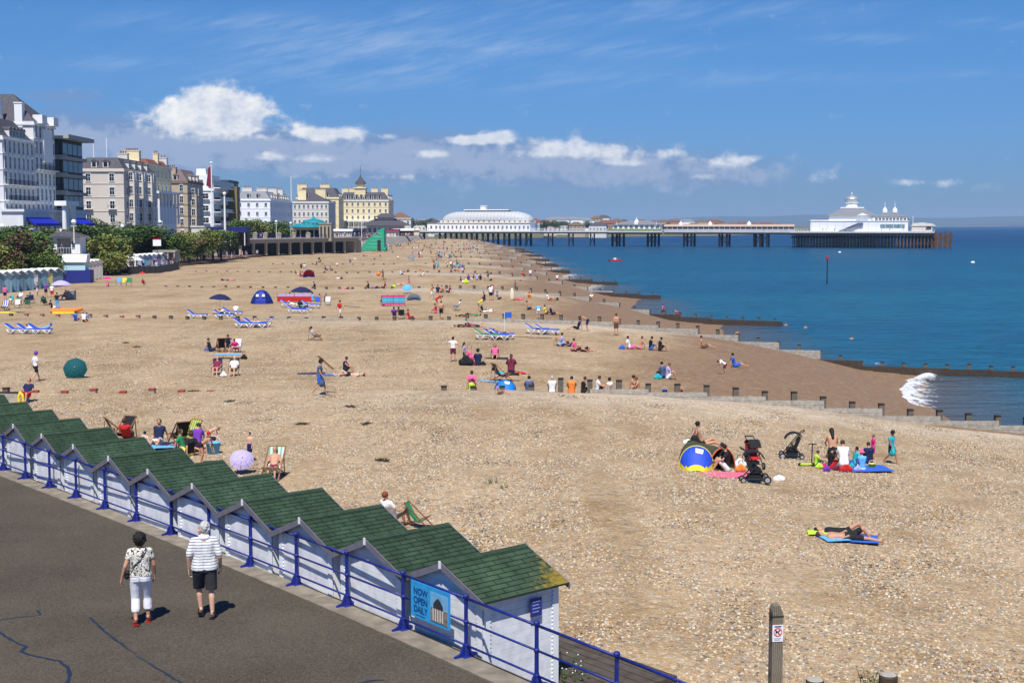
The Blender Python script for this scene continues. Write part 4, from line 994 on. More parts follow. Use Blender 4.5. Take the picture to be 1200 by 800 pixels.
# strap: right shoulder, across the back, to the left hip
sb = MB(); pts = []
for k in range(15):
    t = k / 14; x = lerp(.115, -.20, t); z = lerp(1.455, 1.02, t); y = -.128 + .03 * abs(x) / .2 + (.06 if t < .03 else 0) - .012 * math.sin(t * math.pi)
    pts.append(Vector((x, y - .012, z)))
for a, b in zip(pts, pts[1:]): sb.bar(a, b, .022, .007)
sb.build('bag_strap', DARK, woman)
def sandals(o, j, mt, straps):
    for s in 'lr':
        an, to = Vector(j['an' + s]), Vector(j['to' + s]); d = Vector((to.x - an.x, to.y - an.y, 0)).normalized(); sd = Vector((d.y, -d.x, 0))
        heel = an - d * .06; tip = to + d * .035
        zb = min(heel.z, .10) - .075 if an.z > .115 else .0
        h0 = Vector((heel.x, heel.y, max(.012, an.z - .09))); t0 = Vector((tip.x, tip.y, .012))
        mb = MB(); mb.bar(h0, t0, .088, .024)
        sn = mb.build('sandal', mt, o)
        mb = MB()
        for t, r in straps:
            c = an.lerp(to, t); 
            mb.lathe([(r, -.012), (r + .004, 0), (r, .012)], 12, 0, tuple(c + Vector((0, 0, -.012 + (.03 if t < .1 else 0)))))
        mb.build('strap', mt, sn)
sandals(woman, WJ, material('red_leather', (.35, .02, .02), .4), [(.0, .045), (.75, .040)])
# man
mx_, my_, _ = W(241, 724, 0)
man = put(remesh(body_mb(MJ, True, True), .0085, 4), 'person', None, (mx_, my_, .0), R(12), SKIN['a']); man.scale = (1.04,) * 3
tag(man, 'grey haired person in a dark-striped white polo and charcoal shorts, walking away, head turned left', 'person')
STR = mat_wave('striped_polo', (.78, .78, .79), (.025, .03, .06), 2, 20, .85, .012, 0, .78, .03)
m_ = top_mb(MJ, .85)
for s in 'lr':
    sh, el = Vector(MJ['sh' + s]), Vector(MJ['el' + s]); capsule(m_, sh, sh.lerp(el, .78), .066, .068)
capsule(m_, (-.08, .01, 1.08), (-.09, 0, .90), .130, .152); capsule(m_, (.08, .01, 1.08), (.09, 0, .90), .130, .152)
sh_ = fine_part('shirt', m_, STR, man); cut_below(sh_.data, (0, 0, .885), (0, 0, 1))
cl_ = MB(); capsule(cl_, (-.045, -.035, 1.46), (.045, -.035, 1.46), .06, .06); fine_part('collar', cl_, material('white_cotton', (.8, .8, .8)), man)
m_ = bot_mb(MJ, .9, .026)
for s in 'lr': capsule(m_, Vector(MJ['hi' + s]) + Vector((0, 0, -.05)), Vector(MJ['kn' + s]) + Vector((0, 0, .0)), .122, .104)
ts = fine_part('shorts', m_, material('charcoal_cloth', (.040, .040, .046), .9, .15, 10, bump=.5, bscale=12), man)
cut_below(ts.data, (0, 0, .52), (0, 0, 1)); cut_below(ts.data, (0, 0, .93), (0, 0, -1))
hb = MB(); h = Vector(MJ['head']); Q = Matrix.Rotation(MJ['yaw'], 3, 'Z')
hb.ball(h + Q @ Vector((0, -.025, .035)), .103, 16, 0, (.90, .95, 1.02)); 
for _ in range(90):
    d = Vector((rr.gauss(0, 1), rr.gauss(0, 1) - .5, rr.gauss(0, 1) + .4)).normalized()
    if d.y > .2 and d.z < .5: continue
    hb.ball(h + Q @ Vector((d.x * .092, d.y * .10 - .025, d.z * .105 + .03)), rr.uniform(.009, .016), 7)
hb.ball(h + Q @ Vector((0, -.05, -.03)), .07, 12)
fine_part('hair', hb, HAIR['g'], man, .007, 1)
sandals(man, MJ, material('black_leather', (.012, .012, .013)), [(.0, .046), (.35, .046), (.8, .040)])

# ================================================================== BEACH FURNITURE
def from_px(px, py): return T(px, py)
_lp = None
def lounger(px, py, face, label, mat=None, s=1.):
    """local: head end at -X ... feet +X, so face 'R' = feet to the right"""
    X, Y, Z = T(px, py); rz = R({'R': 0, 'L': 180, 'T': -90, 'A': 90}.get(face, 0) if isinstance(face, str) else face)
    t = thing('sun_lounger', label, 'sun lounger', (X, Y, Z), rz, 'blue and white sun loungers', s)
    fr = MB()
    for y in (-.28, .28):
        fr.tube((-.75, y, .36), (.95, y, .32), .022); fr.tube((-.72, y, .36), (-.45, y, .0), .03); fr.tube((-.12, y, .36), (-.45, y, 0), .03)
        fr.tube((.35, y, .34), (.62, y, 0), .03); fr.tube((.92, y, .32), (.62, y, 0), .03); fr.tube((-.30, y, .36), (-.86, y, .74), .02)
    for x in (-.45, .62): fr.tube((x, -.28, .03), (x, .28, .03), .02)
    fr.build('frame', WHITE, t, True)
    mm = MB(); mm.bb(-.28, .95, -.27, .27, .37, .43); mm.prism([(-.28, .37), (-.90, .78), (-.86, .84), (-.26, .44)], 'y', -.27, .27)
    mm.build('mattress', mat or material('lounger_blue', (.02, .09, .55), .7), t)
    return t
def deckchair(px, py, rz, label, canvas, s=1., wood=None):
    X, Y, Z = T(px, py); t = thing('deckchair', label, 'deckchair', (X, Y, Z), R(rz), None, s); wd = wood or material('deckchair_wood', (.22, .10, .045), .6, .2, 9)
    fr = MB()
    for x in (-.28, .28):
        fr.bar((x, .55, .03), (x, -.45, .95), .045, .028); fr.bar((x * .9, -.55, .03), (x * .9, .45, .42), .045, .028); fr.bar((x * .8, -.40, .80), (x * .8, -.48, .05), .03, .02)
    for y, z in ((.55, .03), (-.45, .95), (-.55, .03), (.45, .42)): fr.bar((-.28, y, z), (.28, y, z), .035, .035)
    fr.build('frame', wd, t)
    cv = MB(); pr = [(.45, .42), (.25, .24), (.0, .26), (-.22, .52), (-.45, .95)]
    for (a, b), (c, d) in zip(pr, pr[1:]): cv.prism([(a, b), (c, d), (c + .006, d + .016), (a + .006, b + .016)], 'x', -.25, .25)
    cv.build('canvas', canvas, t); return t
def campchair(px, py, rz, label, colr, s=1.):
    X, Y, Z = T(px, py); t = thing('folding_chair', label, 'folding chair', (X, Y, Z), R(rz), None, s)
    fr = MB()
    for x in (-.27, .27):
        fr.tube((x, .22, 0), (x, -.22, .42), .014); fr.tube((x, -.24, 0), (x, .24, .42), .014); fr.tube((x, -.22, .42), (x, -.32, .9), .014); fr.tube((x, .24, .6), (x, -.28, .62), .02); fr.tube((x, .24, .42), (x, .24, .6), .012)
    fr.build('frame', material('aluminium_tube', (.5, .5, .52), .3, .05, 5, metal=.8), t)
    st = MB(); st.bb(-.26, .26, -.24, .24, .40, .43); st.prism([(-.24, .44), (-.33, .9), (-.31, .91), (-.215, .45)], 'x', -.26, .26); st.build('seat_fabric', cl(colr), t); return t
def umbrella(px, py, label, colr, r=.9, h=1.9, tilt=(0, 0), pole=True, at=None, ribs=8, name='parasol'):
    X, Y, Z = at or T(px, py); t = thing(name, label, 'parasol', (X, Y, Z))
    M = Matrix.Translation((0, 0, h)) @ Matrix.Rotation(R(tilt[0]), 4, 'X') @ Matrix.Rotation(R(tilt[1]), 4, 'Y')
    cn = MB(); n = ribs; rings = [(0, .0), (.35 * r, -.07 * r), (.7 * r, -.22 * r), (r, -.45 * r)]
    vs = [M @ Vector((0, 0, 0))]
    for rr_, z in rings[1:]:
        for i in range(n * 2):
            a = math.pi * i / n; k = 1 if i % 2 == 0 else .95
            vs.append(M @ Vector((math.cos(a) * rr_ * k, math.sin(a) * rr_ * k, z - (0 if i % 2 == 0 else -.02 * r))))
    m = n * 2; fs = [(0, 1 + i, 1 + (i + 1) % m) for i in range(m)]
    for q in range(2): fs += [(1 + q * m + i, 1 + (q + 1) * m + i, 1 + (q + 1) * m + (i + 1) % m, 1 + q * m + (i + 1) % m) for i in range(m)]
    cn.add(vs, fs); cn.build('canopy', cl(colr), t)
    if pole:
        pb = MB(); pb.tube((0, 0, 0) if tilt == (0, 0) else tuple(M @ Vector((0, 0, -h * .8))), tuple(M @ Vector((0, 0, .06))), .016); pb.build('pole', WHITE, t)
    rb = MB()
    for i in range(0, m, 2):
        for q in range(2): rb.tube(vs[1 + q * m + i] + Vector((0, 0, -.012)), vs[1 + (q + 1) * m + i] + Vector((0, 0, -.012)), .008, n=4)
    rb.build('ribs', STEEL, t); return t
def sheet(px, py, w, d, rz, label, mat, name='towel', cat='towel', z=.02, rum=.03):
    X, Y, Z = T(px, py); rr = random.Random(int(px * 7 + py)); n = 10; mb = MB(); vs = []
    for i in range(n + 1):
        for k in range(n + 1):
            x = (i / n - .5) * w; y = (k / n - .5) * d
            vs.append((x, y, z + rum * (mnoise.noise(Vector((x * 2.5 + px, y * 2.5, py))) + .5)))
    fs = [(i * (n + 1) + k, (i + 1) * (n + 1) + k, (i + 1) * (n + 1) + k + 1, i * (n + 1) + k + 1) for i in range(n) for k in range(n)]
    lo = [(x, y, z_ - .012) for x, y, z_ in vs]
    mb.add(vs, fs); mb.add(lo, [f[::-1] for f in fs])
    o = mb.build(name, mat, None, True); o.location = (X, Y, Z); o.rotation_euler = (0, 0, R(rz)); return tag(o, label, cat)
def bag(px, py, w, h, colr, label, name='bag', cat='bag'):
    X, Y, Z = T(px, py); mb = MB(); k = w / .4
    for x, z, r in ((-.11, .10, .10), (.11, .10, .10), (0, .20, .11), (-.05, .09, .11), (.05, .12, .11)): mb.ball((x * k, 0, z * h / .35), r * k, 10, 0, (1, .7, 1))
    me = remesh(mb, .03, 2); t = thing(name, label, cat, (X, Y, Z)); put(me, 'bag_body', t, mat=cl(colr))
    hd = MB(); P = [(-.08 * k, 0, .3 * h / .35), (-.06 * k, 0, .42 * h / .35), (.06 * k, 0, .42 * h / .35), (.08 * k, 0, .3 * h / .35)]
    for a, b in zip(P, P[1:]): hd.tube(a, b, .012)
    hd.build('handle', DARK, t); return t
def bucket(px, py, r, h, colr, label, name='bucket', cat='bucket', z=None):
    X, Y, Z = T(px, py); t = thing(name, label, cat, (X, Y, Z)); mb = MB()
    mb.lathe([(r * .8, 0), (r, h), (r * 1.04, h), (r * 1.04, h - .01), (r * .93, h - .005), (r * .75, .02)], 16); mb.build('tub', cl(colr), t, True)
    hb_ = MB(); pts = [(r * math.cos(a), 0, h + r * .9 * math.sin(a)) for a in [math.pi * q / 8 for q in range(9)]]
    for a, b in zip(pts, pts[1:]): hb_.tube(a, b, .008)
    hb_.build('handle', WHITE, t); return t
def stroller(px, py, rz, label, c2, s=1.):
    X, Y, Z = T(px, py); t = thing('pushchair', label, 'pushchair', (X, Y, Z), R(rz), None, s)
    fr = MB()
    for y in (-.24, .24):
        fr.tube((-.35, y, .12), (.30, y * .6, .98), .018); fr.tube((.35, y * .7, .12), (-.05, y, .55), .018); fr.tube((-.3, y, .14), (.32, y * .7, .13), .014); fr.tube((.30, y * .6, .98), (.42, y * .6, 1.04), .018)
    fr.tube((.42, -.15, 1.04), (.42, .15, 1.04), .022); fr.build('frame', DARK, t)
    st = MB(); st.prism([(-.22, .32), (.12, .30), (.30, .78), (.22, .82), (.06, .42), (-.2, .40)], 'y', -.19, .19); st.build('seat', cl(c2), t)
    hd = MB()
    for k in range(5):
        a0, a1 = R(35 + k * 25), R(35 + (k + 1) * 25)
        hd.prism([(.05 + .36 * math.cos(a0), .62 + .36 * math.sin(a0)), (.05 + .36 * math.cos(a1), .62 + .36 * math.sin(a1)), (.05 + .33 * math.cos(a1), .62 + .33 * math.sin(a1)), (.05 + .33 * math.cos(a0), .62 + .33 * math.sin(a0))], 'y', -.2, .2)
    hd.build('hood', cl('black'), t)
    for x, y, r in ((-.35, -.26, .12), (-.35, .26, .12), (.35, -.17, .09), (.35, .17, .09)):
        w = MB(); w.tube((x, y - .025, r), (x, y + .025, r), r, r, 16, 0); wo = w.build('wheel', material('rubber', (.02, .02, .02), .8), t)
        w = MB(); w.tube((x, y - .03, r), (x, y + .03, r), r * .6, r * .6, 12, 0); w.build('rim', material('grey_plastic', (.35, .35, .36), .5), wo)
    bk = MB(); bk.bb(-.2, .2, -.17, .17, .14, .26); bk.build('basket', cl('black'), t); return t
def poptent(px, py, rz, label, c1, c2, w=2.2, h=1.2, panel=None, s=1., frontopen=True):
    """half-dome shelter; local front is -Y"""
    X, Y, Z = T(px, py); t = thing('tent', label, 'tent', (X, Y, Z), R(rz), None, s)
    A = MB(); B = MB(); n = 14; m = 8
    def P(u, v):   # u 0..1 across the arc, v 0..1 from front hoop to back
        a = math.pi * u; rr_ = math.cos(v * math.pi / 2 * .98) ** .8
        return (-math.cos(a) * w / 2 * (.35 + .65 * rr_), v * w * .55, max(0, math.sin(a) ** .8 * h * rr_))
    for i in range(n):
        for j in range(m):
            q = [P(i / n, j / m), P((i + 1) / n, j / m), P((i + 1) / n, (j + 1) / m), P(i / n, (j + 1) / m)]
            (B if sum(p_[2] for p_ in q) / 4 < h * .22 else A).add(q, [(0, 1, 2, 3)])
    A.build('canopy', c1, t); B.build('skirt', c2, t)
    hp = MB(); pts = [P(i / n, 0) for i in range(n + 1)]
    for a, b in zip(pts, pts[1:]): hp.tube(a, b, .022)
    hp.build('hoop', c2, t)
    g = MB(); g.bb(-w * .42, w * .42, .02, w * .5, .005, .02); g.build('groundsheet', cl('grey'), t)
    if panel:
        k = MB(); pv = [P(.36, .30), P(.52, .30), P(.52, .52), P(.36, .52)]; k.add([(p[0] * 1.02, p[1], p[2] * 1.02 + .01) for p in pv], [(0, 1, 2, 3)]); k.build('window', panel, t)
    return t
def dometent(px, py, rz, label, c1, c2, w=2.6, h=1.45, panels=None):
    X, Y, Z = T(px, py); t = thing('tent', label, 'tent', (X, Y, Z), R(rz)); n = 6; k = 6
    a = [MB(), MB()]
    prof = [(w / 2 * (1 - (q / k) ** 1.25 * .96), h * math.sin(q / k * math.pi / 2) ** .95) for q in range(k + 1)]
    def P(i, q): an = 2 * math.pi * i / n; return (prof[q][0] * math.cos(an), prof[q][0] * math.sin(an) * .85, prof[q][1])
    for i in range(n):
        for q in range(k):
            a[i % 2].add([P(i, q), P(i + 1, q), P(i + 1, q + 1), P(i, q + 1)], [(0, 1, 2, 3)])
    a[0].build('canopy', c1, t); a[1].build('side_panel', c2, t)
    pl_ = MB()
    for i in range(n):
        for q in range(k): pl_.tube(P(i, q), P(i, q + 1), .018, n=5)
    pl_.build('poles', c2, t)
    if panels:
        for s in (-1, 1):
            b = MB(); cx = s * w * .13; z0 = h * .62; b.prism([(cx - .17, z0 - .12), (cx + .17, z0 - .12), (cx + .13, z0 + .16), (cx - .13, z0 + .16)], 'y', -w * .335, -w * .30); b.build('window', panels, t)
    return t
def windbreak(px, py, L, rz, label, cols, h=1.1):
    X, Y, Z = T(px, py); t = thing('windbreak', label, 'windbreak', (X, Y, Z), R(rz))
    n = len(cols); parts = []
    for k, c in enumerate(cols):
        mb = MB(); z1 = h - k * h * .85 / n; z0 = h - (k + 1) * h * .85 / n
        m = 12
        for i in range(m):
            xa, xb = -L / 2 + L * i / m, -L / 2 + L * (i + 1) / m; ya, yb = .06 * math.sin(i * 1.3), .06 * math.sin((i + 1) * 1.3)
            mb.add([(xa, ya, z0), (xb, yb, z0), (xb, yb, z1), (xa, ya, z1), (xa, ya + .01, z0), (xb, yb + .01, z0), (xb, yb + .01, z1), (xa, ya + .01, z1)], [(0, 1, 2, 3), (7, 6, 5, 4)])
        mb.build('canvas_stripe', cl(c), t)
    for i in range(5):
        x = -L / 2 + L * i / 4; p = MB(); p.tube((x, -.03, -.1), (x, -.03, h + .15), .02); p.build('pole', material('deckchair_wood', (.22, .10, .045)), t)
    return t
POSE['prone'] = {k: (-v[0], v[1], v[2]) for k, v in POSE['prone'].items()}
# ================================================================== WHO AND WHAT IS ON THE BEACH
CB = cl('black')
# --- just beyond the huts
PP = person
def B_(px, py): return T(px, py)
deckchair(146, 517, 160, 'dark-canvas deckchair with a raised back, beyond the huts behind the seated red-topped person', cl('black'))
deckchair(137, 516, -60, 'folded-back wooden deckchair leaning left of the dark one, beyond the huts', cl('brown'))
PP(149, 521, 'chair', 'A', 'red:v', 'black', 'b', 'person in a bright red top, back turned, by the deckchairs beyond the hut roofs')
PP(136, 520, 'sit', 'AR', 'lilac', 'navy', 'd', 'child in lilac sitting beside the person in the red top', .7)
sheet(108, 507, 1.5, .8, 10, 'pale green striped towel just showing over the hut roofs', cl('sky'))
PP(186, 521, 'sit', 'T', 'navy:v', 'white', 'b', 'person in a dark blue vest and sunglasses sitting behind the bright blue mat', 1.05)
PP(171, 523, 'sit', 'A', None, 'red:w', 'k', 'bare-chested small child sitting next to the person in the blue vest', .66, 'c')
sheet(181, 526, 1.6, 1.0, 10, 'bright sky-blue mat lying beyond the hut roofs', cl('sky'), 'mat', 'beach mat', .1)
deckchair(211, 521, 35, 'black-canvas deckchair tipped back among the group beyond the huts', cl('black'))
deckchair(222, 522, 150, 'yellow and green striped deckchair facing the camera among the group beyond the huts', mat_wave('canvas_stripe_bright', (.7, .55, .05), (.05, .3, .15), 0, 9, .8, 0, 0, .5, .04))
PP(216, 530, 'sit', 'R', 'green', 'red', 'b', 'person in green sitting among bright towels, left of the purple one', .95)
PP(222, 534, 'sit', 'AL', 'black', 'yellow', 'b', 'person in black and yellow seated in the middle of the group beyond the huts', 1.)
PP(232, 529, 'kneel', 'A', 'purple', 'purple', 'b', 'person in purple kneeling left of the blue tub', .95)
PP(237, 543, 'bend', 'R', None, 'black:w', 'kl', 'bare-shouldered person leaning forward at the hut roof edge, in front of the blue tub', .8, 'b')
PP(205, 524, 'lie', 'R', 'navy', 'navy', 'k', 'person in navy lying with legs towards the black deckchair beyond the huts', .9)
bucket(250, 531, .27, .42, 'sky', 'large bright blue round tub standing on the shingle', 'tub', 'tub')
PP(246, 523, 'bend', 'R', None, 'red:w', 'd', 'bare small child bending beside the blue tub', .62, 'c')
PP(293, 540, 'stand', 'TL', None, 'navy', 'k', 'small bare-chested boy in dark patterned shorts standing alone right of the group', .62, 'c')
umbrella(284, 556, 'round pale lilac sunshade beyond the sixth hut', 'lilac', .42, .62, (48, 12), True, None, 8, 'sunshade')
deckchair(321, 560, 175, 'pale green striped deckchair with a tanned sunbather in it', mat_wave('canvas_stripe_pale', (.6, .66, .6), (.15, .45, .35), 0, 8, .8, 0, 0, .6, .04), 1.05)
PP(321, 560, 'chair', 'T', None, 'maroon:w', 'd', 'tanned bare-chested person lying back in the pale striped deckchair', .95, 'b')
PP(461, 618, 'chair', 'AR', 'white', 'khaki', 'r', 'person in a white shirt seen from behind, just beyond the second hut roof', 1.0, 'a')
deckchair(489, 617, -105, 'wooden deckchair with green canvas beyond the second hut roof', cl('green'), .72, material('red_wood', (.2, .05, .03), .6))
# --- left shingle
PP(42, 447, 'walk', 'AR', 'white', 'black', 'bhpurple', 'person in white top, black shorts and a purple hat walking near the left edge', .95, 'a')
PP(32, 471, 'chair', 'T', 'navy', 'red', 'k', 'lifeguard in navy top and red shorts sitting at the left edge with a yellow float', 1.05)
lf = thing('rescue_float', 'yellow rescue float standing by the seated lifeguard', 'rescue float', T(25, 475)); mb = MB()
for a, b in zip([(-.10, 0, .0), (-.12, 0, .4), (-.04, 0, .62), (.08, 0, .5)], [(-.12, 0, .4), (-.04, 0, .62), (.08, 0, .5), (.12, 0, .1)]): capsule(mb, a, b, .07, .07)
put(remesh(mb, .03, 2), 'float', lf, mat=cl('yellow'))
bnch = thing('low_wall', 'low grey timber wall at the left edge beside the lifeguard', 'wall', T(12, 470)); MB().bb(-1.4, .9, -.12, .12, -.5, .42).build('boards', WOODG, bnch); MB().bb(-1.4, .9, -.14, .14, .42, .46).build('cap', WOODD, bnch)
umbrella(88, 443, 'dark teal umbrella tipped on its side on open shingle', 'teal', .66, .62, (64, 12), True, None, 8, 'parasol')
bpy.data.objects['parasol'].children[0].data.materials[0] = material('fabric_dark_teal', (.004, .075, .085), .8)
# --- chairs group at 240-285
bag(242, 411, .4, .3, 'blue', 'blue beach bag beside the seated group with four chairs')
PP(247, 412, 'sit', 'R', 'black:v', 'navy', 'b', 'person in a black top sitting left of the black deckchair', 1.)
deckchair(259, 412, 20, 'black deckchair in the middle of the four-chair group', CB)
PP(268, 412, 'kneel', 'T', 'navy:v', 'black:w', 'b', 'person in a dark swimsuit sitting between the black deckchair and the white chair', 1.05)
campchair(277, 413, 170, 'white folding chair with a pink towel over it', 'white')
PP(276, 413, 'chair', 'A', 'magenta', 'magenta', 'r', 'person in bright pink in the white folding chair', .9)
sheet(267, 420, 1.7, .8, 0, 'sky-blue towel spread between the two rows of chairs', cl('sky'), z=.25)
bag(286, 421, .45, .4, 'black', 'black rucksack right of the white folding chair', 'rucksack')
campchair(254, 439, 180, 'blue folding chair, front left of the four-chair group', 'navy')
PP(254, 439, 'chair', 'T', 'maroon', 'pink', 'b', 'person in a dark red top and pink skirt in the front left folding chair', .95, 'a')
campchair(274, 440, 180, 'dark framed folding chair, front right of the four-chair group', 'black')
PP(274, 440, 'chair', 'T', 'white', 'khaki', 'g', 'person in white with a yellow front sitting in the front right folding chair', 1., 'a')
bag(262, 442, .4, .42, 'white', 'white carrier bag between the two front folding chairs')
# --- bearer with the folded deckchair
PP(375, 463, 'walk', 'R', 'denim:d', 'blue', 'kh', 'tanned person in a denim sundress walking, folded deckchair held over the shoulder', 1.05, 'b')
fc = thing('folded_deckchair', 'folded wooden deckchair carried over the walking person in denim', 'deckchair', (lambda p: (p[0], p[1] + .15, p[2] + 1.35))(T(378, 463)), R(0))
mb = MB(); mb.bar((-.25, 0, .62), (.50, .0, -.05), .05, .05); mb.bar((-.20, .1, .60), (.55, .1, -.07), .05, .05); mb.build('frame', material('deckchair_wood', (.22, .1, .045)), fc)
mb = MB(); mb.bar((-.15, .05, .52), (.45, .05, -.0), .09, .03); mb.build('canvas', cl('maroon'), fc)
sheet(365, 438, 1.6, .7, 5, 'dark blue towel left of the walking deckchair carrier', cl('navy'))
sheet(390, 440, 1.9, .8, 5, 'bright blue towel right of the walking deckchair carrier', cl('blue'))
PP(404, 437, 'hug', 'R', 'navy:w', 'black', 'b', 'person sitting up on the blue towel by the deckchair carrier', 1.)
PP(409, 441, 'lie', 'L', None, 'black:w', 'r', 'bare red-shouldered person lying on towels beside the seated one', 1., 'c')
deckchair(369, 399, -80, 'lone dark deckchair with a sunbather, mid left', cl('navy'))
PP(369, 398, 'chair', 'R', 'white', 'grey', 'kcnavy', 'person in white with a dark cap in the lone deckchair', .9)
# --- left far: loungers etc.
lounger(20, 391, 'R', 'empty blue lounger at the left end of a row of three', None); lounger(34, 391, 'R', 'middle blue lounger of the three near the left edge'); lounger(47, 391, 'R', 'right blue lounger of the three near the left edge')
PP(33, 390, 'recline', 'R', 'white', 'white', 'b', 'person in white on the middle lounger of three', .9); PP(41, 390, 'recline', 'R', 'white', 'navy', 'k', 'person in a white shirt on the lounger row near the left edge', .95)
PP(51, 390, 'recline', 'L', 'sky', 'sky', 'kcblue', 'person in pale blue with a blue cap at the right end of the three loungers', 1.)
PP(89, 376, 'sit', 'A', 'blue', 'navy', 'k', 'person in blue sitting on the groyne line right of the orange inflatable', .95); PP(99, 377, 'sit', 'TR', 'white:v', 'black', 'b', 'person in white sitting beside the one in blue at the red-topped groyne posts', 1.)
PP(103, 376, 'hug', 'L', 'sky', 'red', 'b', 'child in pale blue beside the pair at the red-topped groyne posts', .8)
ib = thing('inflatable_boat', 'orange and yellow inflatable boat on the shingle by the red-topped groyne posts', 'inflatable boat', T(77, 367), R(5)); mb = MB()
for s in (-1, 1): capsule(mb, (-1.2, s * .45, .25), (.9, s * .5, .25), .22, .24); capsule(mb, (.9, s * .5, .25), (1.5, 0, .42), .24, .2)
capsule(mb, (-1.2, -.45, .25), (-1.2, .45, .25), .22, .22); put(remesh(mb, .07, 3), 'hull', ib, mat=cl('orange')); mb = MB(); mb.bb(-1.1, 1.1, -.72, -.62, .0, .22); mb.build('side_band', cl('yellow'), ib); mb = MB(); mb.bb(-.9, .9, -.3, .3, .05, .3); mb.build('seat', cl('red'), ib)
sf = thing('paddleboard', 'yellow and black paddleboard lying at the left edge', 'paddleboard', T(6, 367), R(0)); mb = MB(); mb.lathe([(.4, 0), (.45, .06), (.4, .12)], 16, 0, (0, 0, 0), 3.4, .9); mb.build('board', cl('yellow'), sf, True); mb = MB(); mb.lathe([(.38, .125), (.36, .14)], 12, 0, (1.2, 0, 0), 2.2, .6); mb.build('deck_pad', CB, sf)
deckchair(6, 364, 180, 'blue and white deckchair behind the paddleboard at the left edge', mat_wave('canvas_blue_white', (.7, .72, .75), (.02, .08, .4), 0, 5, .8, 0, 0, .5, .05), 1.1)
crowd1 = [(6, 352, 'stand', 'A', 'pink', 'navy', 'b', 'person in pink standing by the pale blue huts at the left edge'), (14, 357, 'sit', 'AR', 'cream', 'khaki', 'd', 'person in cream sitting before the first pale blue hut'),
 (22, 358, 'chair', 'A', 'green', 'black', 'b', 'person in a green chair in front of the pale blue huts'), (24, 352, 'chair', 'T', 'white', 'sky', 'gcblue', 'person with a round blue hat sitting before the pale blue huts'),
 (31, 357, 'chair', 'AL', 'black', 'maroon', 'k', 'person in black sitting near the middle of the group before the pale blue huts'), (36, 352, 'sit', 'A', 'teal', 'navy', 'b', 'person in teal sitting before the open-doored pale blue hut'),
 (44, 347, 'stand', 'R', 'grey', 'white', 'b', 'person in grey standing at the open white door of a pale blue hut'), (52, 358, 'chair', 'A', 'dgreen', 'black', 'k', 'person in dark green sitting at the right of the hut group'),
 (54, 348, 'stand', 'T', 'purple', 'black', 'k', 'person in purple and black standing by the hut with the yellow door'), (61, 350, 'stand', 'A', 'white', 'red', 'b', 'person in a white top and red shorts standing below the lilac parasol'),
 (67, 362, 'stand', 'A', 'black', 'sky:t', 'b', 'person in a black top and pale blue trousers standing in front of the lilac parasol'), (61, 362, 'sit', 'AR', 'black', 'white', 'k', 'person in black and white sitting left of the one in pale blue trousers'),
 (74, 350, 'chair', 'L', 'maroon', 'navy', 'b', 'person in maroon sitting right of the lilac parasol'), (78, 351, 'chair', 'L', 'grey', 'black', 'd', 'person in grey sitting beside the grey box at the hut group')]
for c in crowd1: PP(*c)
umbrella(72, 352, 'lilac and white parasol among the group at the pale blue huts', 'lilac', 1.2, 2.3)
for k, (a, b, col, lb) in enumerate([(12, 356, 'teal', 'teal canvas chair nearest the left edge by the pale blue huts'), (20, 361, 'white', 'white deckchair in front of the hut group'), (32, 361, 'dgreen', 'dark green deckchair in front of the hut group'), (51, 358, 'dgreen', 'dark green folding chair right of centre in the hut group'), (37, 355, 'navy', 'navy folding chair at the open hut door')]): campchair(a, b, 170 + k * 9, lb, col)
bx = thing('storage_box', 'grey storage box standing right of the pale blue hut group', 'box', T(83, 351)); MB().bb(-.5, .5, -.4, .4, 0, 1.0).build('body', material('grey_box', (.25, .26, .27), .7), bx); MB().bb(-.54, .54, -.44, .44, 1.0, 1.08).build('lid', material('grey_lid', (.36, .37, .38), .6), bx)
# kiosk edge
umbrella(126, 335, 'small bright pink parasol by the crowded terrace', 'magenta', .7, 1.3)
PP(126, 336, 'hug', 'A', 'pink', 'navy', 'b', 'child crouching below the small pink parasol', .8)
for k, (a, col, lb) in enumerate([(139, 'sky', 'pale blue'), (145, 'yellow', 'yellow'), (151, 'green', 'green')]): campchair(a, 335, 175, lb + ' deckchair in the row of three in front of the crowded terrace', col, 1.25)
umbrella(167, 333, 'red parasol stuck in the shingle in front of the dark terrace fence', 'red', .6, 1.8)
PP(168, 334, 'chair', 'A', 'red', 'red', 'd', 'person in red under the red parasol by the dark fence', .9)
# --- umbrella lounger cluster
lounger(231, 373, 'R', 'empty blue and white lounger standing alone above the groyne')
lounger(262, 373, 'R', 'left lounger under the navy parasol'); lounger(272, 370, 'R', 'lounger right of the navy parasol'); PP(258, 370, 'recline', 'R', 'orange', 'navy', 'g', 'person in orange on the lounger under the navy parasol', .95, 'c'); PP(265, 370, 'recline', 'R', 'white', 'maroon', 'b', 'person in white on the lounger under the navy parasol', .95)
PP(276, 369, 'chair', 'T', 'white', 'sky', 'g', 'person in white sitting up right of the navy parasol', 1.)
umbrella(259, 368, 'navy parasol with a pale logo patch over two loungers', 'navy', 1.15, 1.95, (0, 4))
lounger(287, 384, 'R', 'left lounger of the row just in front of the groyne wall'); lounger(299, 384, 'R', 'second lounger of the row in front of the groyne wall'); lounger(308, 383, 'L', 'right-hand empty navy lounger in front of the groyne wall')
PP(289, 383, 'recline', 'R', 'blue', 'navy', 'k', 'person in blue on the left lounger in front of the groyne wall', .9); PP(299, 383, 'recline', 'R', None, 'white', 'k', 'bare-chested person with a white towel on the second lounger by the groyne wall', .95, 'c')
dometent(307, 356, 0, 'dark blue dome tent with two small white windows', material('tent_blue', (.01, .03, .30), .6), material('tent_navy', (.008, .02, .16), .6), 2.5, 1.5, WHITE)
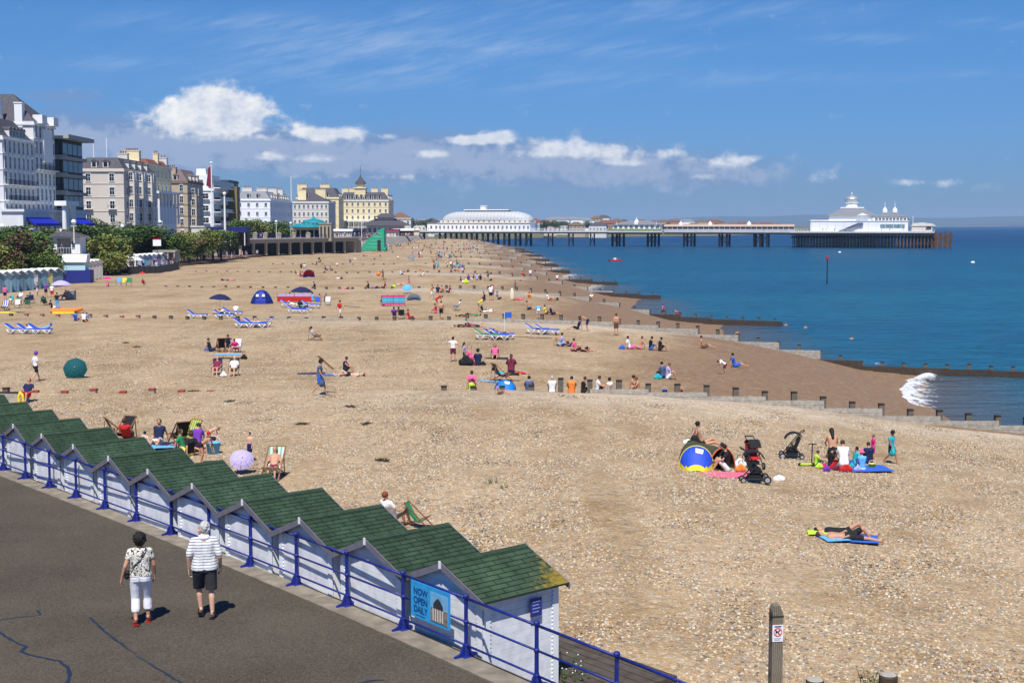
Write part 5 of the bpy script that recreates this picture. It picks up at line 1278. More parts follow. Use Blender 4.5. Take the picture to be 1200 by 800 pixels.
windbreak(345, 355, 3.7, 0, 'red, pink and grey windbreak with a navy parasol rising behind it', ['lilac', 'red', 'red'], 1.0)
umbrella(354, 352, 'navy parasol rising behind the red windbreak', 'navy', 1.35, 1.55, (0, 2)); PP(340, 352, 'sit', 'A', 'black', 'black', 'k', 'person whose head shows over the red windbreak', 1.)
lounger(339, 360, 'R', 'far left lounger of the cluster below the red windbreak'); lounger(347, 367, 'R', 'front left lounger of the cluster below the red windbreak'); lounger(357, 366, 'L', 'front middle lounger of the cluster below the red windbreak'); lounger(364, 361, 'R', 'right lounger of the cluster below the red windbreak')
PP(346, 361, 'recline', 'R', 'white', 'white', 'g', 'person in white on the front left lounger below the red windbreak'); PP(352, 363, 'chair', 'A', 'navy', 'navy', 'b', 'person in navy sitting in the middle of the lounger cluster'); PP(357, 363, 'recline', 'R', 'teal', 'navy', 'b', 'person in teal lying in the middle of the lounger cluster')
PP(366, 353, 'hug', 'A', 'sky', 'blue', 'b', 'person in sky blue at the right end of the red windbreak'); PP(373, 354, 'sit', 'L', 'orange', 'navy', 'b', 'person in orange right of the windbreak'); PP(381, 354, 'hug', 'R', 'maroon', 'black', 'r', 'person in dark red sitting right of the windbreak group'); campchair(384, 358, 180, 'white folding chair at the right of the windbreak group', 'white'); campchair(373, 358, 200, 'blue folding chair at the right of the windbreak group', 'blue')
PP(398, 374, 'walk', 'AR', 'red', 'white', 'k', 'person in a red shirt and white shorts walking by the groyne posts', 1.02)
def paddle(px, py, rz, lb, L=1.9):
    X, Y, Z = T(px, py); t = thing('paddle', lb, 'paddle', (X, Y, Z + .12), R(rz)); a = MB(); a.tube((-L / 2, 0, .1), (L / 2, 0, .02), .022); a.build('shaft', CB, t); a = MB(); a.box((-L / 2 - .18, 0, .12), (.4, .17, .03)); a.build('blade', cl('yellow'), t)
paddle(412, 361, -25, 'yellow and black paddle lying right of the walker in red'); paddle(622, 398, -12, 'long yellow and black pole lying below the two empty loungers', 3.2)
PP(353, 314, 'sit', 'A', 'black', 'black', 'k', 'person in black left of a pair far up the beach, above the small tent', 1.); PP(357, 314, 'sit', 'A', 'white', 'grey', 'b', 'person in white beside one in black, above the small tent')
PP(262, 329, 'lie', 'L', 'black', 'black', 'b', 'person in black lying far left above the dark blue tent'); PP(269, 329, 'lie', 'L', 'pink', 'grey', 'b', 'person in pink lying beside the one in black, above the dark blue tent')
poptent(362, 325, 10, 'small red and blue pop-up tent by the fifth groyne', cl('red'), cl('blue'), 1.9, 1.25)
PP(348, 324, 'chair', 'R', 'black', 'white', 'k', 'person in black and white sitting left of the small red and blue tent'); PP(353, 324, 'sit', 'R', 'red', 'maroon', 'b', 'person in red sitting close to the small red and blue tent')
PP(382, 317, 'sit', 'R', 'navy', 'navy', 'b', 'person in navy sitting right of the small red and blue tent'); PP(388, 317, 'sit', 'R', 'grey', 'black', 'b', 'person in grey sitting with legs out right of the small red and blue tent', 1.)
PP(399, 327, 'lie', 'R', 'white', 'black', 'g', 'person in white and black lying alone above the fourth groyne'); PP(369, 339, 'hug', 'L', 'black', 'denim', 'k', 'person in black sitting on the groyne line right of the dark blue tent', 1.05)
PP(406, 339, 'lie', 'R', 'pink', 'maroon', 'b', 'person in pink lying on the groyne line left of centre')
PP(432, 338, 'hug', 'L', 'black', 'black', 'k', 'person in black hugging knees at the groyne posts, left of a yellow-green bag'); PP(440, 338, 'lie', 'R', 'purple', 'black', 'b', 'person in purple lying at the groyne posts'); PP(450, 338, 'sit', 'L', 'maroon', 'navy', 'b', 'person in maroon sitting at the groyne posts left of the yellow-green bag'); bag(462, 337, .5, .6, 'lime', 'yellow-green bag standing at the groyne posts')
PP(479, 335, 'walk', 'R', 'khaki', 'pink', 'b', 'person stooping in khaki right of the yellow-green bag', .85); PP(470, 334, 'lie', 'R', None, 'red:w', 'b', 'bare-backed person lying right of the yellow-green bag', 1., 'c')
PP(449, 329, 'walk', 'L', 'maroon', 'red', 'k', 'person carrying a round orange float up the beach'); ob = thing('beach_ball', 'orange ball held by the walker above the groyne', 'ball', (lambda p: (p[0] - .7, p[1], p[2] + 1.0))(T(449, 329))); mb = MB(); mb.ball((0, 0, 0), .33, 14); mb.build('ball_skin', cl('orange'), ob, True)
windbreak(461, 359, 2.4, 4, 'magenta and turquoise striped windbreak on the open beach', ['magenta', 'teal', 'sky', 'teal', 'magenta'], 1.15); PP(449, 358, 'sit', 'R', 'black', 'black', 'b', 'person in black at the left end of the striped windbreak')
umbrella(477, 344, 'bright blue round sunshade on the pale shingle', 'sky', .6, .9, (40, 0)); poptent(485, 352, 0, 'low white and blue beach shelter below the bright blue sunshade', cl('white'), cl('sky'), 1.6, .8)
sheet(489, 341, 4, 1.0, 3, 'long pale blue towels by the blue sunshade', cl('sky'))
PP(513, 343, 'hug', 'A', 'navy', 'maroon', 'k', 'person in navy sitting with back turned beside one in brown, centre'); PP(517, 343, 'hug', 'AR', None, 'brown', 'b', 'bare-backed person beside the one in navy, centre', .95, 'b'); PP(526, 343, 'sit', 'L', 'maroon', 'black', 'k', 'person in dark red sitting right of the pair in the centre')
umbrella(482, 306, 'small grey-green sunshade tent far up the beach', 'grey', .95, 1.3, (30, 0)); 
PP(462, 373, 'chair', 'A', 'purple', 'purple', 'k', 'person in purple sitting behind the groyne posts, left of centre'); PP(470, 373, 'chair', 'AR', 'black', 'grey', 'k', 'person in black in a folding chair behind the groyne posts'); campchair(470, 374, 10, 'dark folding chair behind the groyne posts, left of centre', 'black'); PP(480, 374, 'sit', 'R', 'red', 'maroon', 'b', 'person in red right of the folding chair at the groyne posts')
PP(506, 351, 'walk', 'R', 'orange', 'white', 'b', 'person in orange walking above the red striped deckchair'); PP(512, 360, 'bend', 'R', 'red', 'red', 'k', 'person in red bending, centre'); PP(517, 374, 'walk', 'A', None, 'black', 'b', 'bare-backed person in black shorts standing at the groyne posts, centre', 1., 'b'); PP(511, 367, 'hug', 'L', 'red', 'pink', 'b', 'person in red and pink crouching above the groyne posts, centre')
PP(536, 363, 'chair', 'L', 'white', 'grey', 'k', 'person in white in a dark chair, centre of the beach'); campchair(534, 364, 90, 'dark folding chair holding the person in white, centre', 'grey')
PP(552, 370, 'lie', 'L', 'green', 'brown', 'k', 'person in green and brown lying at the groyne line, centre', 1.05); PP(545, 371, 'lie', 'R', 'black', 'black', 'k', 'person in black lying at the groyne line, centre'); 
PP(545, 383, 'lie', 'R', 'black', 'navy', 'r', 'red-haired person in black lying in front of the groyne posts, centre'); PP(557, 383, 'prone', 'R', 'maroon', 'navy', 'k', 'person in maroon lying face down in front of the groyne posts')
PP(575, 352, 'stand', 'A', 'white', 'black', 'b', 'person in white with black shorts standing right of centre'); PP(568, 352, 'hug', 'L', 'black', 'black', 'k', 'person in black crouching left of the standing one in white'); PP(578, 351, 'stand', 'L', 'pink', 'denim', 'd', 'person in pink standing just right of the one in white'); PP(584, 351, 'sit', 'R', 'grey', 'black', 'b', 'person in grey sitting right of the standing pair')
PP(567, 343, 'lie', 'R', 'pink', 'red', 'b', 'person in pink lying above the standing pair'); PP(576, 341, 'sit', 'A', 'white', 'pink', 'r', 'person in white sitting above the standing pair')
PP(561, 364, 'bend', 'R', 'yellow', 'grey', 'b', 'person in yellow stooping over bags right of centre', .9); PP(566, 366, 'sit', 'R', 'black', 'navy', 'g', 'person in black sitting next to the stooping one in yellow'); PP(573, 366, 'lie', 'R', 'white', 'white', 'b', 'person in white lying next to the group right of centre')
ys_ = thing('yellow_figure', 'pale yellow board-shaped figure standing upright on the shingle', 'yellow_figure', T(600, 352)); ys_.scale = (.75, .75, .72); mb = MB(); mb.lathe([(.02, 0), (.24, .25), (.30, .7), (.30, 1.2), (.18, 1.75), (.02, 2.0)], 12, 0, (0, 0, 0), 1, .25); mb.build('board', cl('cream'), ys_, True)  # flat board shape stands in for a standing yellow figure
PP(542, 320, 'stand', 'A', 'purple', 'white', 'b', 'person in purple and white standing far off above the lime green bag'); bag(546, 332, .9, .7, 'lime', 'lime green and yellow beach bag in the busy patch above centre')
for a in [(541, 331, 'sit', 'R', 'navy', 'white', 'b', 'person in navy left of the lime green beach bag'), (549, 328, 'sit', 'A', 'purple', 'red', 'b', 'person in purple right of the lime green beach bag'), (554, 328, 'sit', 'L', 'navy', 'white', 'k', 'person in navy and white, second right of the lime green beach bag'), (559, 328, 'hug', 'A', 'lilac', 'navy', 'b', 'person in lilac, third right of the lime green beach bag'), (563, 328, 'sit', 'A', 'black', 'blue', 'k', 'person in black at the right of the busy patch above centre'), (574, 329, 'lie', 'R', 'grey', 'black', 'b', 'person in grey lying right of the busy patch above centre')]: PP(*a)
# --- red and centre people
fl = thing('flag', 'small bright blue flag on a pole stuck in the shingle', 'flag', T(594, 395)); mb = MB(); mb.tube((-.18, 0, 0), (-.18, 0, 1.9), .018); mb.build('pole', WHITE, fl); mb = MB(); mb.bb(-.16, .36, -.01, .01, 1.45, 1.88); mb.build('cloth', cl('blue'), fl)
lounger(570, 398, 'R', 'lounger with a green mattress beside the small blue flag', cl('green')); lounger(581, 398, 'R', 'blue lounger with a sunbather beside the small blue flag'); lounger(588, 397, 'R', 'right blue lounger under the small blue flag'); PP(580, 396, 'recline', 'R', None, 'white', 'b', 'bare-chested person on the middle lounger by the small blue flag', .95, 'c'); PP(588, 396, 'recline', 'R', 'brown', 'black', 'k', 'person in brown on the right lounger by the small blue flag', .95)
lounger(629, 391, 'R', 'left empty blue lounger of the pair right of the blue flag'); lounger(641, 392, 'R', 'right empty blue lounger of the pair right of the blue flag')
for a in [(609, 352, 'lie', 'R', 'red', 'pink', 'b', 'person in red lying on the pale shingle right of the upright yellow figure'), (620, 351, 'sit', 'A', 'orange', 'white', 'r', 'person in orange sitting on the pale shingle'), (643, 352, 'sit', 'R', 'white', 'red', 'b', 'person in white sitting on the pale shingle bank'), (651, 352, 'lie', 'R', 'dgreen', 'black', 'k', 'person in dark green lying on the pale shingle bank'), (693, 351, 'hug', 'T', 'white', 'khaki', 'g', 'lone person in white crouching at the end of the pale shingle bank'),
 (619, 363, 'sit', 'R', None, 'black', 'k', 'bare-chested person sitting above the two empty loungers'), (631, 374, 'bend', 'A', 'sky', 'white', 'g', 'person in pale blue bending over at the groyne posts'), (640, 368, 'sit', 'R', 'yellow', 'navy', 'b', 'person in yellow sitting behind the groyne posts'), (647, 369, 'sit', 'R', 'black', 'black', 'g', 'person in black sitting behind the groyne posts'),
 (677, 386, 'sit', 'L', 'navy', 'black', 'k', 'person in navy leaning against the timber groyne wall'), (688, 388, 'bend', 'L', None, 'navy', 'b', 'bare-chested person bending beside the timber groyne wall'), (722, 393, 'stand', 'A', None, 'brown', 'b', 'small bare-chested child standing at the timber groyne wall'),
 (654, 405, 'sit', 'R', None, 'sky', 'b', 'bare-chested person at the left of the group left of the dark pair'), (661, 405, 'sit', 'R', 'lilac', 'black', 'k', 'person in lilac sitting in the group below the empty loungers'), (668, 406, 'lie', 'R', 'navy', 'navy', 'b', 'person in navy lying in the group below the empty loungers'),
 (675, 412, 'sit', 'R', 'pink', 'black', 'b', 'person in pink sitting in front of the group below the empty loungers'), (684, 412, 'lie', 'R', 'black:v', 'black', 'k', 'person in black lying stretched out below the empty loungers'),
 (738, 409, 'sit', 'R', 'white', 'pink', 'k', 'person in white at the left of the group of four on the open shingle'), (750, 409, 'sit', 'L', None, 'pink', 'r', 'bare-shouldered person in the group of four on the open shingle'), (762, 410, 'hug', 'R', 'black', 'blue', 'k', 'person in black and blue in the group of four on the open shingle'), (773, 411, 'hug', 'R', 'black', 'black', 'k', 'person all in black at the right of the group of four on the open shingle'),
 (777, 371, 'walk', 'AL', 'magenta:v', 'black', 'b', 'person in pink walking on the wet lower beach'), (794, 374, 'bend', 'L', None, 'red', 'b', 'person in red swimwear stooping on the wet lower beach'), (653, 332, 'stand', 'A', 'white', 'red', 'b', 'person in white and red standing at the far groyne near the water'),
 (824, 408, 'sit', 'R', None, 'brown', 'b', 'bare-chested person sitting on the seaward shingle by the second groyne'), (777, 443, 'hug', 'AL', 'denim', 'navy', 'k', 'person in a denim shirt sitting on the brown lower beach'), (782, 444, 'hug', 'R', 'lilac', 'white', 'd', 'child with white trousers beside the person in the denim shirt'), (861, 430, 'sit', 'R', 'blue', 'blue', 'k', 'person in blue sitting near the brown wet beach'), (849, 439, 'bend', 'L', 'white', 'maroon', 'b', 'child in white stooping on the brown beach', .75)]: PP(*a)
bag(771, 444, .5, .35, 'teal', 'turquoise bag left of the person in the denim shirt'); bag(729, 409, .5, .3, 'blue', 'blue bag at the left of the group of four on the open shingle')
# group at 530-620
PP(531, 424, 'armup', 'A', 'white', 'maroon', 'k', 'person in white with arms spread, left of the dark-clothed group', .92); PP(544, 427, 'stand', 'R', 'lilac', 'black', 'kl', 'long-haired person in lilac and black standing with a pink rucksack', .8); bag(550, 424, .7, .9, 'pink', 'pink and black rucksack propped up by the standing long-haired person', 'rucksack'); bag(546, 428, .9, .7, 'black', 'black holdall at the feet of the standing long-haired person', 'holdall')
bag(554, 428, .4, .4, 'maroon', 'dark red bag between the dark holdalls'); PP(560, 428, 'hug', 'A', 'navy', 'navy', 'kh', 'person in navy with a sunhat sitting among dark bags'); bag(566, 428, .4, .3, 'black', 'small black bag right of the person in the sunhat')
PP(580, 420, 'sit', 'T', 'pink', 'black', 'bl', 'person in pale pink sitting on a black blanket, upper right of the standing group'); sheet(578, 420, 1.9, .9, 0, 'black blanket under the person in pale pink', CB); sheet(591, 421, 1.2, .6, -10, 'pale lilac towel right of the black blanket', cl('lilac'))
PP(599, 436, 'hug', 'A', 'maroon:l', 'black:t', 'bl', 'person wrapped in dark maroon sitting right of the striped deckchair', 1.1); PP(612, 438, 'prone', 'R', 'red', 'red', 'k', 'small child in red crawling right of the deckchair', .6); sheet(606, 437, 1.2, .5, 0, 'pale towel between the maroon-wrapped person and the crawling child', cl('lilac'))
deckchair(587, 447, -65, 'wooden deckchair with brown striped canvas holding the person in turquoise', mat_wave('canvas_brown', (.25, .13, .06), (.04, .03, .03), 0, 8, .8, 0, 0, .5, .05), 1.1); PP(591, 446, 'recline', 'R', 'teal', 'black:t', 'k', 'person in turquoise reclining in the brown striped deckchair')
PP(553, 455, 'sit', 'A', 'pink', 'maroon', 'bu', 'person in coral pink sitting behind the child in yellow', 1.05); sheet(567, 447, 2.0, .5, -12, 'bright blue towel stretched between the coral-topped person and the blue tent', cl('sky')); PP(552, 461, 'hug', 'AR', 'lime', 'lime', 'bcnavy', 'small child in bright yellow with a navy cap', .78)
poptent(592, 460, 182, 'bright blue half-dome beach tent with a white window', material('tent_bright_blue', (.01, .18, .68), .6), material('tent_navy', (.008, .02, .16)), 1.15, .68, WHITE); PP(585, 462, 'sit', 'R', None, 'brown', 'b', 'bare-skinned child at the mouth of the bright blue tent', .6)
for a in [(620, 462, 'hug', 'A', 'denim', 'denim', 'k', 'person in pale denim sitting at the groyne line right of the blue tent'), (647, 462, 'hug', 'A', 'white', 'navy', 'g', 'person in white leaning on the groyne, left of the one in yellow'), (670, 462, 'hug', 'A', 'orange', 'orange', 'k', 'person in bright orange-yellow sitting with back turned at the groyne'), (683, 462, 'hug', 'R', 'black', 'black', 'b', 'person in black between the orange-topped person and a groyne post'),
 (700, 461, 'hug', 'R', 'white', 'black', 'b', 'person in white with white legs at the groyne, left of the dark-haired one in white'), (712, 462, 'sit', 'AL', 'white:v', 'white', 'k', 'dark-haired person in a white vest sitting on the groyne'), (740, 460, 'hug', 'R', None, 'brown', 'k', 'bare-chested dark-haired child at the groyne'), (748, 462, 'hug', 'L', None, 'red:w', 'r', 'bare-chested person next to the dark-haired child at the groyne')]: PP(*a)
bucket(779, 461, .15, .22, 'blue', 'small blue bucket on the groyne line'); bucket(797, 461, .16, .22, 'red', 'small red bucket behind a groyne post')
# --- right-hand groups
PP(822, 524, 'sit', 'R', None, 'black:w', 'k', 'bare-chested person in sunglasses sitting behind the olive tent', 1.1); bag(814, 525, .6, .65, 'black', 'black bag in front of the person in sunglasses', 'rucksack'); bag(806, 520, .4, .2, 'white', 'white towel roll left of the olive tent')
poptent(816, 549, 172, 'royal blue pop-up tent with a yellow base and small white panel', material('tent_royal', (.02, .07, .55), .6), material('tent_yellow', (.75, .62, .02), .6), 1.2, .82, WHITE)
tt_ = thing('tunnel_tent', 'olive green tunnel tent with an orange-edged mouth behind the royal blue tent', 'tent', T(846, 550), R(28)); tt_.scale = (.78, .85, .78); A = MB(); n = 14
for i in range(n):
    a0, a1 = math.pi * i / n, math.pi * (i + 1) / n
    for k in range(6):
        y0_, y1_ = k * .36, (k + 1) * .36; r0_, r1_ = .72 + .02 * math.cos(k * 3), .72 + .02 * math.cos(k * 3 + 3)
        A.add([(-math.cos(a0) * r0_, y0_, math.sin(a0) * r0_ * 1.35), (-math.cos(a1) * r0_, y0_, math.sin(a1) * r0_ * 1.35), (-math.cos(a1) * r1_, y1_, math.sin(a1) * r1_ * 1.35), (-math.cos(a0) * r1_, y1_, math.sin(a0) * r1_ * 1.35)], [(0, 1, 2, 3)])
A.build('canopy', material('tent_olive', (.055, .06, .03), .7), tt_); A = MB()
for i in range(n):
    a0, a1 = math.pi * i / n, math.pi * (i + 1) / n
    A.tube((-math.cos(a0) * .74, -.01, math.sin(a0) * 1.0), (-math.cos(a1) * .74, -.01, math.sin(a1) * 1.0), .03)
A.build('hoop', material('orange_trim', (.6, .12, .05), .6), tt_)
PP(841, 549, 'sit', 'L', 'black', 'black', 'k', 'person in black sitting in the mouth of the olive tent'); PP(852, 552, 'hug', 'L', 'black', 'white', 'k', 'second person in black sitting right of the olive tent mouth')
CHK = material('red_check_cloth', (.75, .14, .22), .8, .5, 22)
sheet(844, 557, 2.5, 1.1, -4, 'red and white checked picnic blanket in front of the tents', CHK, 'picnic_blanket', 'blanket'); bag(867, 548, .5, .4, 'white', 'patterned cool bag behind the yellow bag by the pushchair'); bag(868, 553, .4, .35, 'orange', 'yellow and white bag left of the red-seated pushchair')
stroller(882, 548, 100, 'tall pushchair with a red cover behind the black one', 'red', 1.05); stroller(884, 565, 178, 'large black pushchair with its hood back at the end of the checked blanket', 'black', 1.12); bag(913, 563, .42, .2, 'white', 'white and grey bag lying right of the black pushchair')
stroller(928, 537, -8, 'black umbrella-fold pushchair standing alone on the shingle', 'black', 1.05)
sheet(992, 550, 3.2, 1.3, 8, 'royal blue blanket under the picnic group on the right', cl('blue'), 'picnic_blanket', 'blanket')
sc_ = thing('scooter', 'lime green and black scooter standing left of the picnic group', 'scooter', T(951, 546), R(8)); mb = MB(); mb.tube((.0, 0, .1), (.02, 0, .82), .02); mb.tube((.02, -.02, .82), (.02, .02, .82), .03); mb.tube((-.14, 0, .83), (.18, 0, .83), .02); mb.build('handlebar', STEEL, sc_); mb = MB(); mb.bb(-.45, .0, -.07, .07, .07, .11); mb.build('deck', cl('lime'), sc_)
for x in (-.45, .04): mb = MB(); mb.tube((x, -.02, .07), (x, .02, .07), .07, .07, 12); mb.build('wheel', CB, sc_)
PP(956, 546, 'hug', 'R', 'lime', 'green', 'b', 'small child in lime green sitting left of the picnic group', .62); PP(975, 538, 'kneel', 'A', None, 'black:w', 'kl', 'long-haired bare-backed person kneeling at the picnic group', 1.05); PP(973, 549, 'hug', 'R', 'black', 'red', 'k', 'person in black and red sitting in the picnic group', .85)
PP(988, 552, 'kneel', 'A', 'white', 'white', 'b', 'person in a white shirt seen from behind in the picnic group', 1.0); bag(991, 553, .5, .38, 'red', 'red bag at the front of the picnic group'); bag(966, 549, .3, .25, 'magenta', 'small pink bag at the left of the picnic group'); PP(1000, 546, 'sit', 'L', 'teal', 'blue', 'k', 'person in turquoise sitting right of the white shirt in the picnic group', .8)
PP(1010, 551, 'hug', 'A', 'sky', 'white', 'bhpink', 'small child with a pink sunhat sitting at the right of the picnic group', .75); PP(1018, 543, 'hug', 'A', 'navy', 'navy', 'b', 'child in navy sitting behind the one with the pink sunhat', .85); bucket(1022, 549, .13, .2, 'yellow', 'yellow bucket at the right edge of the blue picnic blanket'); PP(1023, 541, 'stand', 'L', 'magenta', 'magenta', 'd', 'small child in pink standing at the right of the picnic group', .63)
for k, (a, b, c) in enumerate([(960, 549, 'lime'), (969, 552, 'purple'), (979, 551, 'maroon'), (998, 549, 'teal'), (1005, 552, 'lilac')]): bag(a, b, .3, .26, c, ['lime', 'purple', 'maroon', 'turquoise', 'lilac'][k] + ' bag among the things of the picnic group')
o = PP(1044, 543, 'walk', 'TR', 'teal:d', 'black', 'kh', 'small child wrapped in a turquoise towel walking at the far right of the picnic group', .74, 'd')
# sunbathing pair
sheet(985, 631, 2.0, .9, -12, 'blue and turquoise towel under the sunbathing pair', cl('blue')); sheet(968, 627, 1.0, .55, -10, 'lime yellow towel at the heads of the sunbathing pair', cl('lime'), z=.06); sheet(979, 633, .7, .6, 10, 'pale turquoise towel corner at the front of the sunbathing pair', cl('sky'), z=.05)
PP(992, 627, 'lie', -98, 'black:v', 'black:w', 'k', 'tanned person lying with one knee raised on the blue towel', .98, 'b'); PP(996, 633, 'lie', -104, None, 'black', 'b', 'person in black shorts lying in front of the one with a raised knee', 1.0, 'b')
# --- dry seaweed clumps and weeds on the shingle
WEED = material('dry_seaweed', (.045, .035, .02), .9, .4, 9)
wm = MB(); rr = random.Random(5)
for _ in range(34):
    a = rr.random() * 6.3; d = rr.random() ** .5 * .3; x, y = math.cos(a) * d, math.sin(a) * d * .5; q = rr.random() * 3.1
    wm.bar((x, y, .03), (x + math.cos(q) * .16, y + math.sin(q) * .16, .03 + rr.random() * .06), .03, .012)
wme = wm.mesh('seaweed', WEED)
for k, (a, b) in enumerate([(226, 459), (270, 471), (412, 477), (355, 497), (428, 497), (446, 540), (160, 407), (148, 402)]):
    o = put(wme, 'seaweed', None, T(a, b), k * 1.1); tag(o, 'small dark clump of dry seaweed on the open shingle', 'seaweed', 'seaweed clumps on the shingle')
def tuft(px, py, n, h, lb, flowers=0, spread=.2, at=None, colr=(.05, .11, .02)):
    X, Y, Z = at or T(px, py); t = thing('plant', lb, 'plant', (X, Y, Z)); r_ = random.Random(int(px)); a = MB(); f = MB(); s = MB()
    for _ in range(n):
        an = r_.random() * 6.28; d = r_.random() * spread; hh = h * r_.uniform(.4, 1); bx_, by = math.cos(an) * d, math.sin(an) * d
        tx, ty = bx_ + math.cos(an) * hh * .35, by + math.sin(an) * hh * .35
        s.tube((bx_, by, 0), (tx, ty, hh), .006, .003, 4)
        for k in range(5):
            q = r_.uniform(.2, 1); cx, cy, cz = lerp(bx_, tx, q), lerp(by, ty, q), hh * q; an2 = r_.random() * 6.28; L = .07 * r_.uniform(.6, 1.3)
            d2 = Vector((math.cos(an2), math.sin(an2), r_.uniform(-.2, .5))).normalized() * L; w = Vector((-d2.y, d2.x, .01)) * .28
            a.add([Vector((cx, cy, cz)), Vector((cx, cy, cz)) + d2 * .5 + w, Vector((cx, cy, cz)) + d2, Vector((cx, cy, cz)) + d2 * .5 - w], [(0, 1, 2, 3)])
        if flowers and r_.random() < flowers * .5: f.ball((tx, ty, hh + .01), .015, 5)
    s.build('stem', material('stem_green', (.07, .12, .03), .8), t); a.build('foliage', material('leaf_%.2f' % colr[1], colr, .7, .3, 20), t)
    if f.v: f.build('flowers', WHITE, t)
tuft(662, 806, 46, .62, 'green weed with small white flowers growing at the corner of the nearest hut', .8, .45)
tuft(577, 566, 10, .25, 'small green tuft growing in the shingle beyond the huts'); tuft(591, 572, 7, .2, 'tiny green tuft right of a larger one in the shingle')
tuft(1016, 806, 10, .5, 'brown seeding dock plant between the round timber stumps', 0, .12, None, (.10, .04, .02)); tuft(1030, 812, 12, .4, 'green plant growing against the right timber stump', 0, .15)
# --- near groyne: posts, stumps, no-dogs sign
sgt = W(910, 707, .75); gx, gy = sgt[0], sgt[1]; gz = tz(gx, gy)
ps = thing('timber_post', 'tall square weathered timber post carrying the no dogs sign', 'post', (gx, gy, gz), R(8)); mb = MB(); hgt = .75 - gz
mb.prism([(-.095, -.5), (.095, -.5), (.095, hgt - .16), (.03, hgt), (-.07, hgt - .02), (-.095, hgt - .10)], 'y', -.095, .095); mb.build('shaft', mat_wave('grained_timber', (.23, .20, .15), (.13, .11, .085), 0, 30, .9, .06, .5, .6, .3), ps)
MB().bb(-.105, .105, -.105, .105, hgt - .20, hgt - .185).build('band', WOODD, ps)
sg = thing('no_dogs_sign', 'white sign with a red ring over a black dog on the timber post', 'sign', (gx + .004, gy - .10, gz), R(8)); z0 = hgt - .47
MB().bb(-.09, .10, -.006, .004, z0 - .16, z0 + .13).build('plate', material('sign_white', (.78, .78, .80), .5, .03), sg)
MB().bb(-.055, .065, -.010, -.007, z0 + .095, z0 + .115).build('heading', material('notice_blue', (.02, .035, .22)), sg)
RED = material('sign_red', (.65, .02, .02), .5); rg = MB()
for i in range(28):
    a0, a1 = 2 * math.pi * i / 28, 2 * math.pi * (i + 1) / 28; c0 = (.005, z0 + .01)
    rg.prism([(c0[0] + math.cos(a0) * .074, c0[1] + math.sin(a0) * .074), (c0[0] + math.cos(a1) * .074, c0[1] + math.sin(a1) * .074), (c0[0] + math.cos(a1) * .062, c0[1] + math.sin(a1) * .062), (c0[0] + math.cos(a0) * .062, c0[1] + math.sin(a0) * .062)], 'y', -.014, -.011)
rg.prism([(-.046, z0 + .060), (-.038, z0 + .068), (.056, z0 - .040), (.048, z0 - .048)], 'y', -.0165, -.0145); rg.build('prohibition_ring', RED, sg)
dg = MB(); Z_ = z0 + .01
dg.prism([(-.035, Z_ + .012), (.025, Z_ + .014), (.025, Z_ - .012), (-.035, Z_ - .010)], 'y', -.0105, -.008); dg.prism([(.015, Z_ + .014), (.022, Z_ + .04), (.032, Z_ + .036), (.048, Z_ + .028), (.045, Z_ + .018), (.028, Z_ + .008)], 'y', -.0105, -.008)
for x in (-.034, -.022, .010, .020): dg.prism([(x, Z_ - .010), (x + .007, Z_ - .010), (x + .005, Z_ - .042), (x - .001, Z_ - .042)], 'y', -.0105, -.008)
dg.prism([(-.035, Z_ + .012), (-.046, Z_ + .034), (-.040, Z_ + .034), (-.028, Z_ + .010)], 'y', -.0105, -.008); dg.build('dog_emblem', material('sign_black', (.01, .01, .01), .5), sg)
tx = MB()
for k in range(2): tx.bb(-.06, .065 - k * .02, -.010, -.007, z0 - .105 - k * .025, z0 - .095 - k * .025)
tx.build('lettering', material('sign_grey', (.35, .35, .4), .5), sg)
for k, (a, b, r, h, lb) in enumerate([(955, 796, .165, .5, 'round dark timber stump standing right of the no dogs post'), (1041, 790, .17, .5, 'right-hand round timber stump with weeds around it'), (882, 800, .11, .4, 'small dark stump just left of the no dogs post, cut by the frame')]):
    x, y, z = W(a, b, -.95); g = tz(x, y); t = thing('timber_stump', lb, 'timber stump', (x, y, g)); tp = -.95 - g
    mb = MB(); mb.lathe([(r * 1.05, -.5), (r, tp - .05), (r * 1.0, tp - .03), (r * .9, tp)], 14, 0); mb.build('trunk', WOODW, t); mb = MB(); mb.lathe([(r * .88, tp + .002), (r * .7, tp + .02)], 14); mb.build('cut_top', WOODG, t)

# --- the distant crowd: individually placed, too small to tell apart within a kind
far_kinds = [('dark', ['black', 'navy', 'brown', 'denim']), ('white', ['white', 'cream', 'lilac']), ('red', ['red', 'maroon', 'pink', 'orange']), ('blue', ['blue', 'sky', 'teal'])]
rr = random.Random(21)
def farperson(px, py, pose, region):
    kn, cols = rr.choices(far_kinds, (5, 3, 2, 1.6))[0]; c = rr.choice(cols)
    lb = 'tiny distant figure %s in %s clothes %s' % ({'stand': 'standing', 'walk': 'walking', 'sit': 'sitting', 'hug': 'crouching', 'lie': 'lying'}[pose], kn, region)
    g = '%s figures in %s %s' % ({'stand': 'standing', 'walk': 'walking', 'sit': 'sitting', 'hug': 'crouching', 'lie': 'lying'}[pose], kn, region)
    return px, py, pose, rr.choice(['A', 'T', 'L', 'R']), c, rr.choice(['black', 'navy', 'grey', 'white', 'denim']), rr.choice('kkbbdg'), lb, rr.uniform(.9, 1.05), rr.choice('abbc'), g
spots = [(400, 470, 284, 292, 10), (455, 560, 279, 285, 26), (440, 520, 285, 293, 26), (505, 560, 286, 296, 14), (480, 540, 296, 305, 16), (410, 470, 296, 306, 8), (535, 585, 287, 291, 10), (505, 530, 302, 308, 10), (508, 535, 313, 318, 9), (530, 545, 312, 318, 8), (545, 575, 320, 330, 3), (370, 420, 303, 312, 5), (600, 625, 318, 345, 4), (450, 500, 310, 333, 5)]
